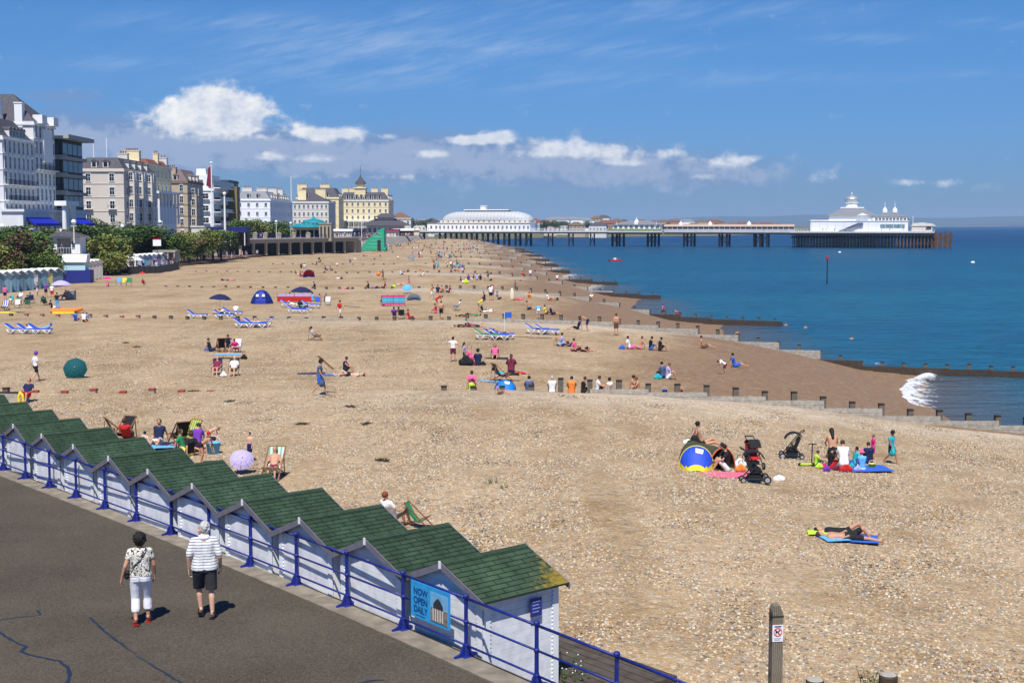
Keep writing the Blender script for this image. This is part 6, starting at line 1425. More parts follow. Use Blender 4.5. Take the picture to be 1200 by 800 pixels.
cand = []
for x0, x1, y0, y1, n in spots:
    for _ in range(n):
        p = rr.choices(['stand', 'walk', 'sit', 'hug', 'lie'], (1.4, 1, 4, 2, 3))[0]; cand.append(farperson(rr.uniform(x0, x1), rr.uniform(y0, y1), p, 'on the beach short of the pier'))
for x0, x1, y0, y1, n in [(440, 560, 277.5, 284, 60), (470, 575, 284, 293, 40), (480, 570, 293, 303, 24), (425, 470, 283, 296, 18)]:
    for _ in range(n): cand.append(farperson(rr.uniform(x0, x1), rr.uniform(y0, y1), rr.choice(['sit', 'stand', 'walk', 'hug', 'lie']), 'on the beach short of the pier'))
cand.sort(key=lambda c: -c[1])
for c in cand[:52]: PP(*c)
_lo = {}
STUFF = MB(); stuff_mats = []
def stuffperson(X, Y, Z, pose, rz, top, bot, skin):
    """one more figure of the far crowd, all in one mesh"""
    j = POSE[pose]
    M = Matrix.Translation((X, Y, Z)) @ Matrix.Rotation(rz, 4, 'Z')
    def mi(ma):
        if ma not in stuff_mats: stuff_mats.append(ma)
        return stuff_mats.index(ma)
    def seg(a, b, r0, r1, ma):
        STUFF.tube(M @ Vector(j[a] if isinstance(a, str) else a), M @ Vector(j[b] if isinstance(b, str) else b), r0, r1, 6, mi(ma))
    sm = (Vector(j['shl']) + Vector(j['shr'])) / 2; hm = (Vector(j['hil']) + Vector(j['hir'])) / 2
    seg(sm, hm, .17, .15, cl(top)); STUFF.ball(M @ Vector(j['head']), .11, 7, mi(HAIR['k']))
    for s in 'lr':
        seg('sh' + s, 'el' + s, .055, .045, SKIN[skin]); seg('el' + s, 'wr' + s, .04, .03, SKIN[skin]); seg('hi' + s, 'kn' + s, .1, .07, cl(bot)); seg('kn' + s, 'an' + s, .055, .04, SKIN[skin])
for c in cand[52:]:
    X, Y, Z = T(c[0], c[1]); stuffperson(X, Y, Z, c[2], R(FACE[c[3]]), c[4], c[5], c[9])
# ================================================================== LAND BEHIND THE BEACH
GRASS = material('bank_grass', (.10, .12, .04), .95, .4, .6, bump=.6); PAVE = material('brown_paving', (.16, .10, .075), .9, .2, .8); STREETM = material('street_surface', (.13, .12, .12), .9, .15, .4)
XF = [(120, -68), (165, -68), (200, -69), (260, -74), (300, -77), (350, -77), (380, -77), (412, -56), (440, -47), (520, -49), (600, -50), (771, -52), (900, -56)]
def xf(y): return interp(XF, y)
def stz(y): return interp([(300, 4.6), (345, 2.4), (700, 2.4), (900, 2.8)], y)
bw_ = lambda y: interp([(320, 15), (360, 3), (900, 3)], y)
bys = [120 + i * 6 for i in range(131)]
bm_ = MB(); vs = []; fs = []
for i, y in enumerate(bys):
    for q in range(7):
        t = q / 6; z = lerp(-1.9, stz(y), t ** .9) + (mnoise.noise(Vector((y * .1, q, 0))) * .4 if 0 < q < 6 and y < 340 else 0); vs.append((xf(y) - bw_(y) * t, y, z))
    if i:
        for q in range(6): a = (i - 1) * 7 + q; fs.append((a, a + 1, a + 8, a + 7))
bm_.add(vs, fs); bb2 = MB(); cut = [f for f in fs if vs[f[0]][1] >= 345]; bm_.f = [f for f in fs if vs[f[0]][1] < 345]; bm_.m = [0] * len(bm_.f); bb2.add(vs, cut); struct(bm_.build('bank', GRASS, None, True)); struct(bb2.build('sea_wall', CONC))
st = MB(); vs = []; fs = []
for i, y in enumerate(bys):
    vs += [(xf(y) - bw_(y) + .3, y, stz(y) + .0), (-700, y, stz(y) + .0)]
    if i: a = (i - 1) * 2; fs.append((a, a + 1, a + 3, a + 2))
st.add(vs, fs); struct(st.build('street', STREETM))
lp_ = MB(); vs = []; fs = []      # lower promenade at the head of the beach
lys = [262 + i * 5 for i in range(25)]
for i, y in enumerate(lys):
    w = interp([(262, 1), (285, 9), (330, 9), (382, 9)], y); vs += [(xf(y) - 1, y, -.95), (xf(y) + w, y, -.95), (xf(y) + w, y, -2.2)]
    if i: a = (i - 1) * 3; fs += [(a, a + 1, a + 4, a + 3), (a + 1, a + 2, a + 5, a + 4)]
lp_.add(vs, fs); struct(lp_.build('lower_promenade', PAVE))
# coast beyond the pier and hills on the horizon
cz = MB(); vs = []; fs = []
coast = [(850, -30), (1000, -32), (1200, 20), (1400, 210), (1700, 330), (2100, 520), (3000, 700), (5000, 1300), (8000, 3000)]
for i, (y, x) in enumerate(coast):
    vs += [(x, y, -4.9), (x - 12, y, -2.6), (x - 60, y, -1.0), (-6000, y, 3)]
    if i:
        for q in range(3): a = (i - 1) * 4 + q; fs.append((a, a + 1, a + 5, a + 4))
cz.add(vs, fs); struct(cz.build('coast_land', material('coast_ground', (.13, .13, .07), .95, .3, .01)))
def ridge(name, Y, xs_, hf, col, depth):
    vs = []; fs = []
    for i, x in enumerate(xs_):
        h = hf(x); vs += [(x, Y - depth * .5, -5), (x, Y - depth * .25, -5 + (h + 5) * .55), (x, Y, h), (x, Y + depth * .5, -5)]
        if i:
            for q in range(3): a = (i - 1) * 4 + q; fs.append((a, a + 4, a + 5, a + 1))
    m = MB(); m.add(vs, fs); return struct(m.build(name, col, None, True))
HG = material('far_hill_woods', (.028, .040, .030), .95, .5, .002)
ridge('hills', 16500, [-700 + i * 160 for i in range(70)], lambda x: 1.72 * interp([(-400, 12), (300, 14), (900, 40), (1500, 62), (2200, 68), (2700, 60), (3200, 52), (3700, 62), (4600, 48), (6000, 40)], x / 1.73) + mnoise.noise(Vector((x * .0009, 0, 0))) * 24 + mnoise.noise(Vector((x * .0035, 3, 0))) * 8, HG, 3000)
ridge('hills', 13500, [3400 + i * 130 for i in range(52)], lambda x: interp([(3400, -4), (4200, 8), (5800, 22), (10000, 18)], x) + mnoise.noise(Vector((x * .004, 9, 0))) * 5, HG, 500)

# ------------------------------------------------------------------ buildings
_win = {}
def win_mesh(w, h, frame, glass, sill=True, bal=False, arch=False, dark=False):
    k = (w, h, frame.name, glass.name, sill, bal, arch)
    if k in _win: return _win[k]
    m = MB(); m.bb(-w / 2, w / 2, -.03, .0, 0, h, 1)
    f = min(.12, w * .12)
    m.bb(-w / 2 - f, -w / 2, -.12, 0, -f, h + f, 0); m.bb(w / 2, w / 2 + f, -.12, 0, -f, h + f, 0); m.bb(-w / 2, w / 2, -.12, 0, h, h + f * 1.3, 0); m.bb(-w / 2 - f * 1.3, w / 2 + f * 1.3, -.2, 0, -f * 1.8, -f, 0)
    m.bb(-.03, .03, -.05, -.031, 0, h, 0); m.bb(-w / 2, w / 2, -.05, -.031, h * .52, h * .52 + .06, 0)
    if arch: m.prism([(-w / 2 - f, h + f * 1.3), (w / 2 + f, h + f * 1.3), (0, h + f * 1.3 + w * .35)], 'y', -.16, 0, 0)
    if bal:
        m.bb(-w / 2 - .5, w / 2 + .5, -1.0, 0, -.28, -.14, 0); m.bb(-w / 2 - .5, w / 2 + .5, -1.0, -.96, .72, .8, 2)
        for i in range(9): x = -w / 2 - .45 + i * (w + .9) / 8; m.bb(x - .02, x + .02, -1, -.97, -.14, .72, 2)
    _win[k] = m.mesh('window', [frame, glass, STEEL]); return _win[k]
def chimney(parent, x, y, z, w, d, h, mat=OFFW, pots=3):
    c = MB(); c.bb(x - w / 2, x + w / 2, y - d / 2, y + d / 2, z, z + h, 0); c.bb(x - w / 2 - .12, x + w / 2 + .12, y - d / 2 - .12, y + d / 2 + .12, z + h, z + h + .22, 0)
    o = c.build('chimney', mat, parent)
    p = MB()
    for i in range(pots): t = (i + .5) / pots - .5; p.tube((x + t * w * .8, y, z + h + .22), (x + t * w * .8, y, z + h + .95), .2, .16, 8)
    p.build('chimney_pots', TILE, o); return o
def mansard(parent, x0, x1, y0, y1, z, h, inset, mat, dorm=0, dormy=0, dh=1.6):
    m = MB(); m.add([(x0, y0, z), (x1, y0, z), (x1, y1, z), (x0, y1, z), (x0 + inset, y0 + inset, z + h), (x1 - inset, y0 + inset, z + h), (x1 - inset, y1 - inset, z + h), (x0 + inset, y1 - inset, z + h)],
                    [(0, 1, 5, 4), (1, 2, 6, 5), (2, 3, 7, 6), (3, 0, 4, 7), (4, 5, 6, 7)])
    r = m.build('roof', mat, parent)
    for i in range(dorm):
        x = lerp(x0 + inset + 1, x1 - inset - 1, (i + .5) / dorm); d = MB(); d.bb(x - .75, x + .75, y0 + .1, y0 + inset + 1.2, z + .3, z + .3 + dh, 0); d.bb(x - .5, x + .5, y0 + .06, y0 + .099, z + .5, z + dh + .1, 1); d.prism([(x - .95, z + .3 + dh), (x + .95, z + .3 + dh), (x, z + .8 + dh)], 'y', y0 - .05, y0 + inset + 1.2, 2); d.build('dormer', [OFFW, GLASS, mat], r)
    for i in range(dormy):
        y = lerp(y0 + inset + 1, y1 - inset - 1, (i + .5) / dormy); d = MB(); d.bb(x1 - inset - 1.2, x1 - .1, y - .75, y + .75, z + .3, z + .3 + dh, 0); d.bb(x1 - .099, x1 - .06, y - .5, y + .5, z + .5, z + dh + .1, 1); d.prism([(y - .95, z + .3 + dh), (y + .95, z + .3 + dh), (y, z + .8 + dh)], 'x', x1 - inset - 1.2, x1 + .05, 2); d.build('dormer', [OFFW, GLASS, mat], r)
    return r
def hip(parent, x0, x1, y0, y1, z, h, mat, along='y', e=.4):
    x0 -= e; x1 += e; y0 -= e; y1 += e; m = MB()
    if along == 'y': d = (x1 - x0) / 2; cx = (x0 + x1) / 2; A, B = (cx, y0 + min(d, (y1 - y0) / 2), z + h), (cx, y1 - min(d, (y1 - y0) / 2), z + h); m.add([(x0, y0, z), (x1, y0, z), (x1, y1, z), (x0, y1, z), A, B], [(0, 1, 4), (1, 2, 5, 4), (2, 3, 5), (3, 0, 4, 5), (3, 2, 1, 0)])
    else: d = (y1 - y0) / 2; cy = (y0 + y1) / 2; A, B = (x0 + min(d, (x1 - x0) / 2), cy, z + h), (x1 - min(d, (x1 - x0) / 2), cy, z + h); m.add([(x0, y0, z), (x1, y0, z), (x1, y1, z), (x0, y1, z), A, B], [(0, 1, 5, 4), (1, 2, 5), (2, 3, 4, 5), (3, 0, 4), (3, 2, 1, 0)])
    return m.build('roof', mat, parent)
def block(name, label, X1, Y0, w, d, z0, z1, wall, floors, ncam, nsea, group='buildings along the seafront', rz=0., frame=WHITE, glass=GLASS, ww=1.1, wh=1.9, string=True, parapet=True, bal=(), first=.0, rowskip=(), seabal=(), trim=None, arch=False):
    """origin at the corner nearest the sea and camera; local x runs inland (negative), local y away"""
    t = thing(name, label, 'building', (X1, Y0, z0), rz, group); h = z1 - z0
    m = MB(); m.bb(-w, 0, 0, d, 0, h); m.build('wall', wall, t)
    tr = trim or wall
    fh = (h - first) / floors; c = MB()
    if string:
        for k in range(1, floors): z = first + k * fh - .1; c.bb(-w - .12, .12, -.12, d + .12, z, z + .16)
    if parapet: c.bb(-w - .35, .35, -.35, d + .35, h - .5, h - .15); c.bb(-w - .18, .18, -.18, d + .18, h - .149, h + .35)
    if c.v: c.build('cornice', tr, t)
    cnt = 0
    for k in range(floors):
        if k in rowskip: continue
        z = first + k * fh + (fh - wh) * .42
        for i in range(ncam):
            if cnt >= 98: break
            x = -w * (i + .5) / ncam; put(win_mesh(ww, wh, frame, glass, True, k in bal, arch), 'window', t, (x, -.004, z)); cnt += 1
        for i in range(nsea):
            if cnt >= 98: break
            y = d * (i + .5) / nsea; put(win_mesh(ww, wh, frame, glass, True, k in seabal, arch), 'window', t, (.004, y, z), R(90)); cnt += 1
    return t, h
def ap(px, Y): return (px - 600) / F * Y * math.cos(TH) ** 0        # lateral position of a pixel column at depth Y (near the horizon)
def zp(py, Y): return AY(600, py, Y)[2]
HOTW = material('hotel_white_render', (.70, .70, .71), .7, .08, .5)
# white grand hotel at the left edge: lower front block and taller block behind
BZ = 4.5
t, h = block('grand_hotel', 'white grand hotel front block at the left edge with dormers and blue awnings', ap(8, 262), 262, 26, 17, BZ, zp(166, 276), HOTW, 5, 4, 7, ww=1.1, wh=2.3, first=4.2, seabal=(1, 2), bal=(1,), glass=GLASS, arch=True)
mansard(t, -26, 0, 0, 17, h, 4.2, 3, SLATE, 3, 5); chimney(t, -6, 5, h + 3, 3.4, 1.6, 3.6, WHITE, 4)
g = MB(); g.bb(.01, 4.2, -1.5, 37, 0, 5.2, 0); g.bb(-.3, 4.6, -1.9, 37.4, 5.2, 5.7, 0); g.build('ground_floor_wing', HOTW, t)
for k in range(10): put(win_mesh(1.6, 2.0, WHITE, GLASSB), 'window', t, (4.205, 1.5 + k * 3.7, 1.2), R(90))
aw = MB()
for (a, b) in ((0, 14), (25, 36.5)): aw.prism([(4.25, 4.1), (6.2, 2.9), (6.2, 2.4), (4.25, 3.9)], 'y', a, b)
aw.build('awning', material('awning_blue', (.01, .02, .42), .7), t)
pc = MB()
for y in (16, 17.6, 20.6, 22.2): pc.tube((6.4, y, 0), (6.4, y, 6.6), .5, .42, 12)
pc.bb(4.7, 7.2, 15, 23.2, 6.6, 7.6); pc.build('portico', WHITE, t)
t, h = block('grand_hotel_tower', 'tall white hotel block with steep dark hipped roof and red chimney pots, left edge', ap(8, 262) + .0, 279.4, 34, 12.5, BZ, zp(147, 287), HOTW, 6, 3, 5, ww=1.3, wh=2.4, first=4.2, seabal=(3,), glass=GLASS, arch=True)
hip(t, -34, 0, 0, 12.5, h + .3, 6.2, SLATE, 'x', .2); chimney(t, -8, -1, h - 2, 3.6, 1.8, 6.2, WHITE, 4); chimney(t, -3.0, .5, h - 1, 1.6, 1.5, 5, WHITE, 0)
c = MB(); c.bb(-33, -9, -.8, .3, h - .4, h + 1.6); c.bb(-.8, 1.2, 2, 5, h, h + 1.8); c.bb(-.8, 1.2, 9, 12, h, h + 1.8); c.bb(.1, .7, 4, 9.5, h - 8, h - 1); c.build('gable_parapet', WHITE, t)
# dark modern tower with white balcony bands
t, h = block('modern_apartment_tower', 'dark modern apartment tower with pale balcony bands and an overhanging flat roof', ap(77, 296), 296, 13, 14, BZ, zp(163, 296), DARK, 6, 0, 0, string=False, parapet=False)
m = MB()
for k in range(5): z = h - 4.5 - k * 3.9; m.bb(-3.2, 1.2, -1.0, 0, z, z + 1.0); m.bb(0, .9, .01, 14.5, z, z + .75)
m.build('balcony_band', material('grey_band', (.34, .34, .33), .8), t); m = MB(); m.bb(-13, 2.4, -2.5, 15.6, h, h + .9); m.build('roof', material('pale_fascia', (.35, .37, .38), .7), t)
for k in range(6):
    for i in range(4): m = MB(); m.bb(.01, .06, .5 + i * 3.4, 3.5 + i * 3.4, h - 3.2 - k * 3.9, h - .8 - k * 3.9); m.build('window', GLASSB, t)
    m = MB(); m.bb(-2.6, -.6, -.06, -.01, h - 3.2 - k * 3.9, h - .8 - k * 3.9); m.build('window', GLASSB, t)
# low link wing (blue awning right part is on the hotel wing), pale hotel
t, h = block('pale_hotel', 'pale pink-cream hotel with slate mansard and stepped bays, right of the dark tower', ap(148, 352), 352, 12.5, 30, BZ - 1, zp(199, 352), PALE, 5, 2, 6, ww=1.2, wh=1.9, seabal=(1,), bal=(2,))
mansard(t, -12.5, 0, 0, 30, h + .3, 3.0, 2.2, SLATE, 2, 4)
bb_ = MB()
for y in (3.5, 12, 21): bb_.bb(.01, 1.8, y, y + 4.6, 0, h - .8)
bb_.build('bay', PALE, t); chimney(t, -4, 14, h + 1, 2.6, 1.6, 3.8, OFFW, 3)
for y in (3.5, 12, 21):
    for k in range(5): put(win_mesh(1.5, 1.9, WHITE, GLASS), 'window', t, (1.805, y + 2.3, 1.2 + k * h / 5), R(90)); put(win_mesh(.9, 1.9, WHITE, GLASS), 'window', t, (.9, y - .004, 1.2 + k * h / 5))
for x in (-9, -5.5): m = MB(); m.tube((x, 4, h + 3), (x, 4, h + 8.5), .12); m.build('mast', WHITE, t)
t, h = block('cream_and_blue_hotel', 'hotel with a yellow-cream end wall and white bay columns below a blue-grey upper storey', ap(176, 388), 388, 9, 27, BZ - 1.5, zp(193, 388), CREAM, 5, 2, 6, ww=1.2, wh=2.0, seabal=(1, 2), trim=OFFW, arch=True)
mansard(t, -9, 0, 2, 26, h + .3, 1.6, 1.5, TILE, 0, 0); chimney(t, -5.2, 3, h, 4.6, 2.2, 4, CREAM, 6); chimney(t, -1.2, 14, h, 1.5, 1.5, 3.8, CREAM, 2); chimney(t, -1.6, 24, h, 2.4, 1.5, 3, OFFW, 2)
bb_ = MB(); bb_.bb(.01, 1.6, 2, 26, 0, h * .42); bb_.bb(.01, 1.9, 1.7, 26.3, h * .42, h * .45)
for k in range(7): bb_.tube((2.3, 3 + k * 3.8, h * .2), (2.3, 3 + k * 3.8, h * .62), .35)
bb_.bb(.01, 2.8, 1.7, 26.3, h * .62, h * .65); bb_.build('bay', WHITE, t)
t, h = block('stone_mansion', 'beige brown stone mansion block with dormers and dark string courses', ap(222, 436), 436, 8, 22, BZ - 2, zp(213, 436), STONE, 5, 2, 5, ww=1.1, wh=2.0, trim=material('dark_stone', (.22, .16, .11), .9), arch=True)
mansard(t, -8, 0, 0, 22, h + .2, 4, 3, material('brown_slate', (.16, .12, .11), .8), 1, 3); chimney(t, -5.5, 2, h, 3, 2, 4.6, STONE, 4); m = MB(); m.bb(.01, 2.2, 3, 9, 0, h - 4); m.build('bay', STONE, t)
for k in range(5): put(win_mesh(1.1, 2.0, WHITE, GLASS), 'window', t, (1.1, 2.996, 1.2 + k * 3.3)); put(win_mesh(1.1, 2.0, WHITE, GLASS), 'window', t, (2.205, 6, 1.2 + k * 3.3), R(90))
t, h = block('white_balcony_flats', 'white penthouse flats with long glass balconies and a brown stair strip', ap(252, 470), 470, 11.5, 36, BZ - 2, zp(222, 470), WHITE, 4, 2, 0, ww=2.2, wh=1.8, bal=(0, 1, 2, 3))
m = MB(); m.bb(-9, -2, 1, 20, h + .36, h + 5.2); m.bb(-6.5, -3.2, 3, 12, h + 5.2, h + 7.4); m.build('penthouse', WHITE, t); put(win_mesh(1.4, 1.4, WHITE, GLASS), 'window', t, (-4.5, .995, h + 2))
for k in range(5): m = MB(); z = k * (h / 4); m.bb(0.02, 2.4, .5, 35, z + .4, z + .7, 0); m.bb(2.3, 2.4, .5, 35, z + .7, z + 1.7, 1); m.build('balcony', [WHITE, GLASSB], t); m = MB(); m.bb(.01, .07, 1, 34, z + .9, z + 3.2); m.build('window', GLASSB, t)
m = MB(); m.bb(.02, 3.4, 24, 29, 0, h + 1.6); m.build('stair_strip', material('brown_cladding', (.22, .17, .07), .8), t)
t, h = block('dark_balcony_flats', 'dark blue-grey block of flats with short white balconies right of the brown strip', ap(270, 512), 512, 8, 18, BZ - 2, zp(212, 512), material('dark_cladding', (.05, .06, .075), .6), 6, 1, 3, glass=GLASSB)
for k in range(6): m = MB(); m.bb(.02, 1.8, 3, 6, k * 3 + 1, k * 3 + 2.1); m.bb(-1.5, .8, -1.2, -.01, k * 3 + 1, k * 3 + 2); m.build('balcony', OFFW, t)
t, h = block('white_end_hotel', 'bright white hotel with a grey slate mansard, blue-grey seaward wall and trees in front', ap(318, 580), 580, 15, 56, BZ - 2.2, zp(234, 580), WHITE, 4, 4, 9, ww=1.0, wh=1.5)
mansard(t, -15, 0, 0, 56, h + .3, 3.4, 2.4, SLATEL, 2, 8); 
for x, y in ((-11, 6), (-6, 14), (-3, 22), (-3, 38)): chimney(t, x, y, h + 2, 4.5, 2, 3.2, OFFW, 4)
m = MB(); m.bb(-.2, .2, 55.8, 56.2, 0, h + 12); m.build('mast', OFFW, t)
t, h = block('long_white_terrace', 'long white terrace with rows of small windows behind the teal-roofed pavilion', ap(386, 650), 650, 17.5, 26, BZ - 2.2, zp(237, 650), OFFW, 4, 8, 5, ww=.9, wh=1.5, first=1)
hip(t, -17, -1, 6, 24, h + .4, 4.5, SLATE); chimney(t, -14, 8, h, 4, 2, 6, CREAM, 3); chimney(t, -6, 16, h, 5, 2, 6.5, CREAM, 4)
t, h = block('yellow_terrace', 'yellow-cream terrace with dark roof glimpsed behind the long white terrace', ap(398, 690), 690, 22, 20, BZ - 2.2, zp(232, 690), CREAM, 4, 5, 3)
mansard(t, -22, 0, 0, 20, h + .3, 5, 3, SLATE, 4, 2); chimney(t, -20, 8, h + 2, 5, 2, 5, CREAM, 3); chimney(t, -8, 8, h + 2, 5, 2, 5, CREAM, 3)
t, h = block('cream_turret_hotel', 'large cream hotel with dormered mansard and a dark turret with a flagpole', ap(456, 720), 720, 27, 30, BZ - 2.2, zp(235, 720), CREAM, 5, 9, 6, ww=1.0, wh=1.6, trim=OFFW)
mansard(t, -27, 0, 0, 30, h + .3, 4.2, 2.6, SLATE, 8, 5, 2.2)
for x in (-24, -20, -8, -2.5): chimney(t, x, 6, h + 2.5, 3.6, 2, 4.0, CREAM, 3)
m = MB(); m.bb(-18.5, -12.5, 1, 7, h, h + 6.5, 0); m.bb(-19, -12, .5, 7.5, h + 6.5, h + 7.1, 0); m.lathe([(2.2, h + 7.1), (2.2, h + 9)], 8, 0, (-15.5, 4, 0)); m.build('turret', CREAM, t)
m = MB(); m.lathe([(3.2, h + 9), (2.6, h + 10.2), (1.3, h + 11.6), (.5, h + 13), (.15, h + 14)], 8, 0, (-15.5, 4, 0)); m.tube((-15.5, 4, h + 14), (-15.5, 4, h + 19), .1); m.build('turret_roof', SLATE, t)
m = MB(); m.bb(-27, 3, -3.4, -.1, 6.4, 6.9); m.bb(-27, 3, -3.4, -.1, 3.2, 3.5)
for k in range(12): m.tube((-26.5 + k * 2.6, -3.2, 0), (-26.5 + k * 2.6, -3.2, 6.4), .14)
m.build('veranda', WHITE, t)
t, h = block('brown_roofed_house', 'low white house with a brown pitched roof right of the cream turret hotel', ap(482, 800), 800, 14, 14, BZ - 2.2, zp(256, 800), OFFW, 2, 4, 3); hip(t, -14, 0, 0, 14, h, 4, material('brown_tile', (.17, .10, .06), .9), 'x')
# pier kiosk pavilion with dark roof on shore
t = thing('pier_kiosk', 'low pavilion with a wide dark hipped roof at the landward end of the pier', 'kiosk', (*AY(452, 272, 660)[:2], BZ - 2.2)); m = MB(); m.bb(-9, 9, -4, 6, 0, 4.4); m.build('wall', OFFW, t); hip(t, -12, 12, -6, 8, 4.4, 3.4, SLATE, 'x'); m = MB(); m.bb(-4, 4, -.5, 3, 6.6, 8.4); m.build('lantern', OFFW, t); hip(t, -5, 5, -1.5, 4, 8.4, 2, SLATE, 'x')
for k in range(7): put(win_mesh(1.3, 2, WHITE, GLASS), 'window', t, (-7.5 + k * 2.5, -4.004, 1.1))

# bandstand pavilion with teal roof
BSY = 392; bx_ = ap(366, BSY); t = thing('bandstand', 'bandstand pavilion with a two-tier teal roof and pale stone side towers', 'bandstand', (bx_, BSY, 2.4))
m = MB()
for x in (-5.2, -3, -1, 1): m.tube((x, -2, 0), (x, -2, 3.2), .2)
m.bb(-5.6, 2.6, -2.4, 5, 3.2, 3.9); m.build('columns', material('bandstand_stone', (.34, .30, .22), .85), t)
m = MB(); m.bb(-5.3, 2.4, -1, 4.8, 0, 1.1); m.build('stage', WHITE, t); m = MB(); m.bb(-5, 2.4, 3, 4.6, 1.1, 3.2); m.build('back_wall', DARK, t)
m = MB(); m.bb(2.6, 6.2, -3, 2, 0, 4.9, 0); m.bb(2.4, 6.4, -3.2, 2.2, 4.9, 5.2, 0)
for k in range(3): m.bb(3 + k * 1.1, 3.5 + k * 1.1, -3.04, -3.001, .8, 4.2, 1)
m.build('side_tower', [material('bandstand_stone', (.34, .3, .22)), DARK], t)
m = MB(); m.lathe([(5.6, 3.9), (5.4, 4.2), (3.6, 5.0), (3.4, 5.0)], 24, 0, (-1, 1, 0), 1.05, .9); m.build('lower_roof', TEAL, t, True); m = MB(); m.lathe([(3.6, 5.1), (3.5, 5.4), (2.2, 6.1), (.6, 6.5), (.3, 7.0), (.05, 7.4)], 24, 0, (.5, 1, 0), 1.05, .9); m.build('dome_roof', TEAL, t, True)
# colonnade terrace above the beach
cA, cB = (ap(282, 352), 352), (ap(418, 404), 404)
L_ = math.dist(cA, cB); rzc = math.atan2(cB[1] - cA[1], cB[0] - cA[0])
t = thing('colonnade', 'long pale concrete colonnade with dark openings facing the beach below the bandstand', 'colonnade', (cA[0], cA[1], -1.2), rzc)
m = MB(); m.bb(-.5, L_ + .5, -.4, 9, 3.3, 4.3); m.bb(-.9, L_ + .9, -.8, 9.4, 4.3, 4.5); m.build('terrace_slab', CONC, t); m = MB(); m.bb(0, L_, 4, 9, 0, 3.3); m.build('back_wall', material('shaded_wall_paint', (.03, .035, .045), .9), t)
for k in range(11): m = MB(); x = .6 + k * (L_ - 1.2) / 10; m.bb(x - .28, x + .28, 0, .6, 0, 3.3); m.bb(x - .4, x + .4, -.1, .7, 3.0, 3.298); m.build('column', material('pale_concrete', (.42, .38, .28), .9), t)
m = MB(); m.bb(0, L_, -.3, -.22, 5.35, 5.45)
for k in range(60): m.bb(k * L_ / 59 - .03, k * L_ / 59 + .03, -.3, -.22, 4.5, 5.35)
m.build('railing', BLUE, t)
m = MB(); m.lathe([(3.6, 0), (3.6, 3.3), (4.4, 3.35), (4.4, 4.35)], 20, 0, (L_ + 2.5, 4, 0)); m.build('round_end', CONC, t)
# green sheeted structure
GZ = 430; t = thing('covered_slide', 'tall green sheet-covered stepped structure standing on the beach beyond the colonnade', 'slide', (ap(438, GZ), GZ, -1.2)); m = MB()
m.prism([(-4.6, 0), (4.3, 0), (4.3, 1), (3.8, 1.2), (3.8, 6.9), (3.0, 7.2), (1.6, 6.4), (.4, 5.2), (-1.2, 3.9), (-2.6, 2.2), (-3.6, .9)], 'y', -3, 3); m.build('sheeting', material('green_sheeting', (.02, .35, .20), .6, .2, 2, bump=.5), t)
m = MB()
for k in range(5): m.bb(-2.2 + k * .8, 3.2, -3.08, -3.01, 1 + k * 1.1, 1.12 + k * 1.1)
m.build('rails', material('pale_mint', (.3, .65, .5), .6), t); m = MB(); m.bb(1.6, 2.7, -3.1, -3.005, 0, 3.4); m.build('opening', DARK, t)
# kiosks, stairs, poles
Yk = 225; t = thing('sea_view_shelter', 'white dark-roofed shelter on a dark pillared platform above the pale blue huts', 'shelter', (*AY(79, 296, Yk)[:2], zp(297, Yk)))
m = MB(); m.bb(-2.9, 2.9, -2, 2.4, -3.2, -.35); m.build('platform_wall', DARK, t); m = MB(); m.bb(-3.3, 3.4, -2.4, 2.8, -.35, 0); m.build('platform', CONC, t)
for k in range(5): m = MB(); x = -2.9 + k * 1.45; m.bb(x - .15, x + .15, -2.3, -2.01, -3.2, -.36); m.build('pillar', material('pale_concrete', (.42, .38, .28)), t)
m = MB(); m.bb(-2.7, -2.0, -1.6, 2, 0, 2.6); m.bb(2.0, 2.7, -1.6, 2, 0, 2.6); m.bb(-2.7, 2.7, 1.6, 2, 0, 2.6); m.bb(-2.0, -1.2, -1.6, -1.4, 0, 2.6); m.bb(1.2, 2.0, -1.6, -1.4, 0, 2.6); m.build('wall', WHITE, t)
m = MB(); m.bb(-3.0, 3.0, -2.2, 2.4, 2.6, 2.9); m.build('fascia', WHITE, t); hip(t, -2.8, 2.8, -2, 2.2, 2.9, .9, SLATE, 'x'); m = MB(); m.bb(1.35, 1.85, -1.63, -1.605, .8, 2.1); m.build('window', GLASSB, t)
m = MB()
for k in range(14): m.bb(-3.1 + k * .46, -3.06 + k * .46, -2.3, -2.26, 0, .95)
m.bb(-3.1, 3.0, -2.3, -2.25, .95, 1.0); m.build('railing', WHITE, t)
person(77, 296, 'stand', 'T', 'denim', 'navy', 'b', 'person standing inside the white shelter above the pale blue huts', 1., 'a', None, (AY(77, 296, Yk)[0], Yk - 1.9, zp(297, Yk)))
Yk = 300; t = thing('stair_kiosk', 'small white kiosk with a blue canopy beside the red brick steps', 'kiosk', (ap(234, Yk), Yk, zp(283, Yk))); m = MB(); m.bb(-1.4, 1.4, -1, 2, -3, 3.2); m.bb(-1.6, 1.6, -1.2, 2.2, 3.2, 3.5); m.build('wall', OFFW, t)
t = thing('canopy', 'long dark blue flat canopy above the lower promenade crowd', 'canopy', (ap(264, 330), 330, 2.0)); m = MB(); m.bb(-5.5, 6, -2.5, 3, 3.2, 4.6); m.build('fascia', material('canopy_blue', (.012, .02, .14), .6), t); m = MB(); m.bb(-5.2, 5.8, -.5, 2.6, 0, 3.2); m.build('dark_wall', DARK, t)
for x in (-5, -1.5, 2, 5.5): m = MB(); m.tube((x, -2.3, 0), (x, -2.3, 3.2), .15); m.build('column', OFFW, t)
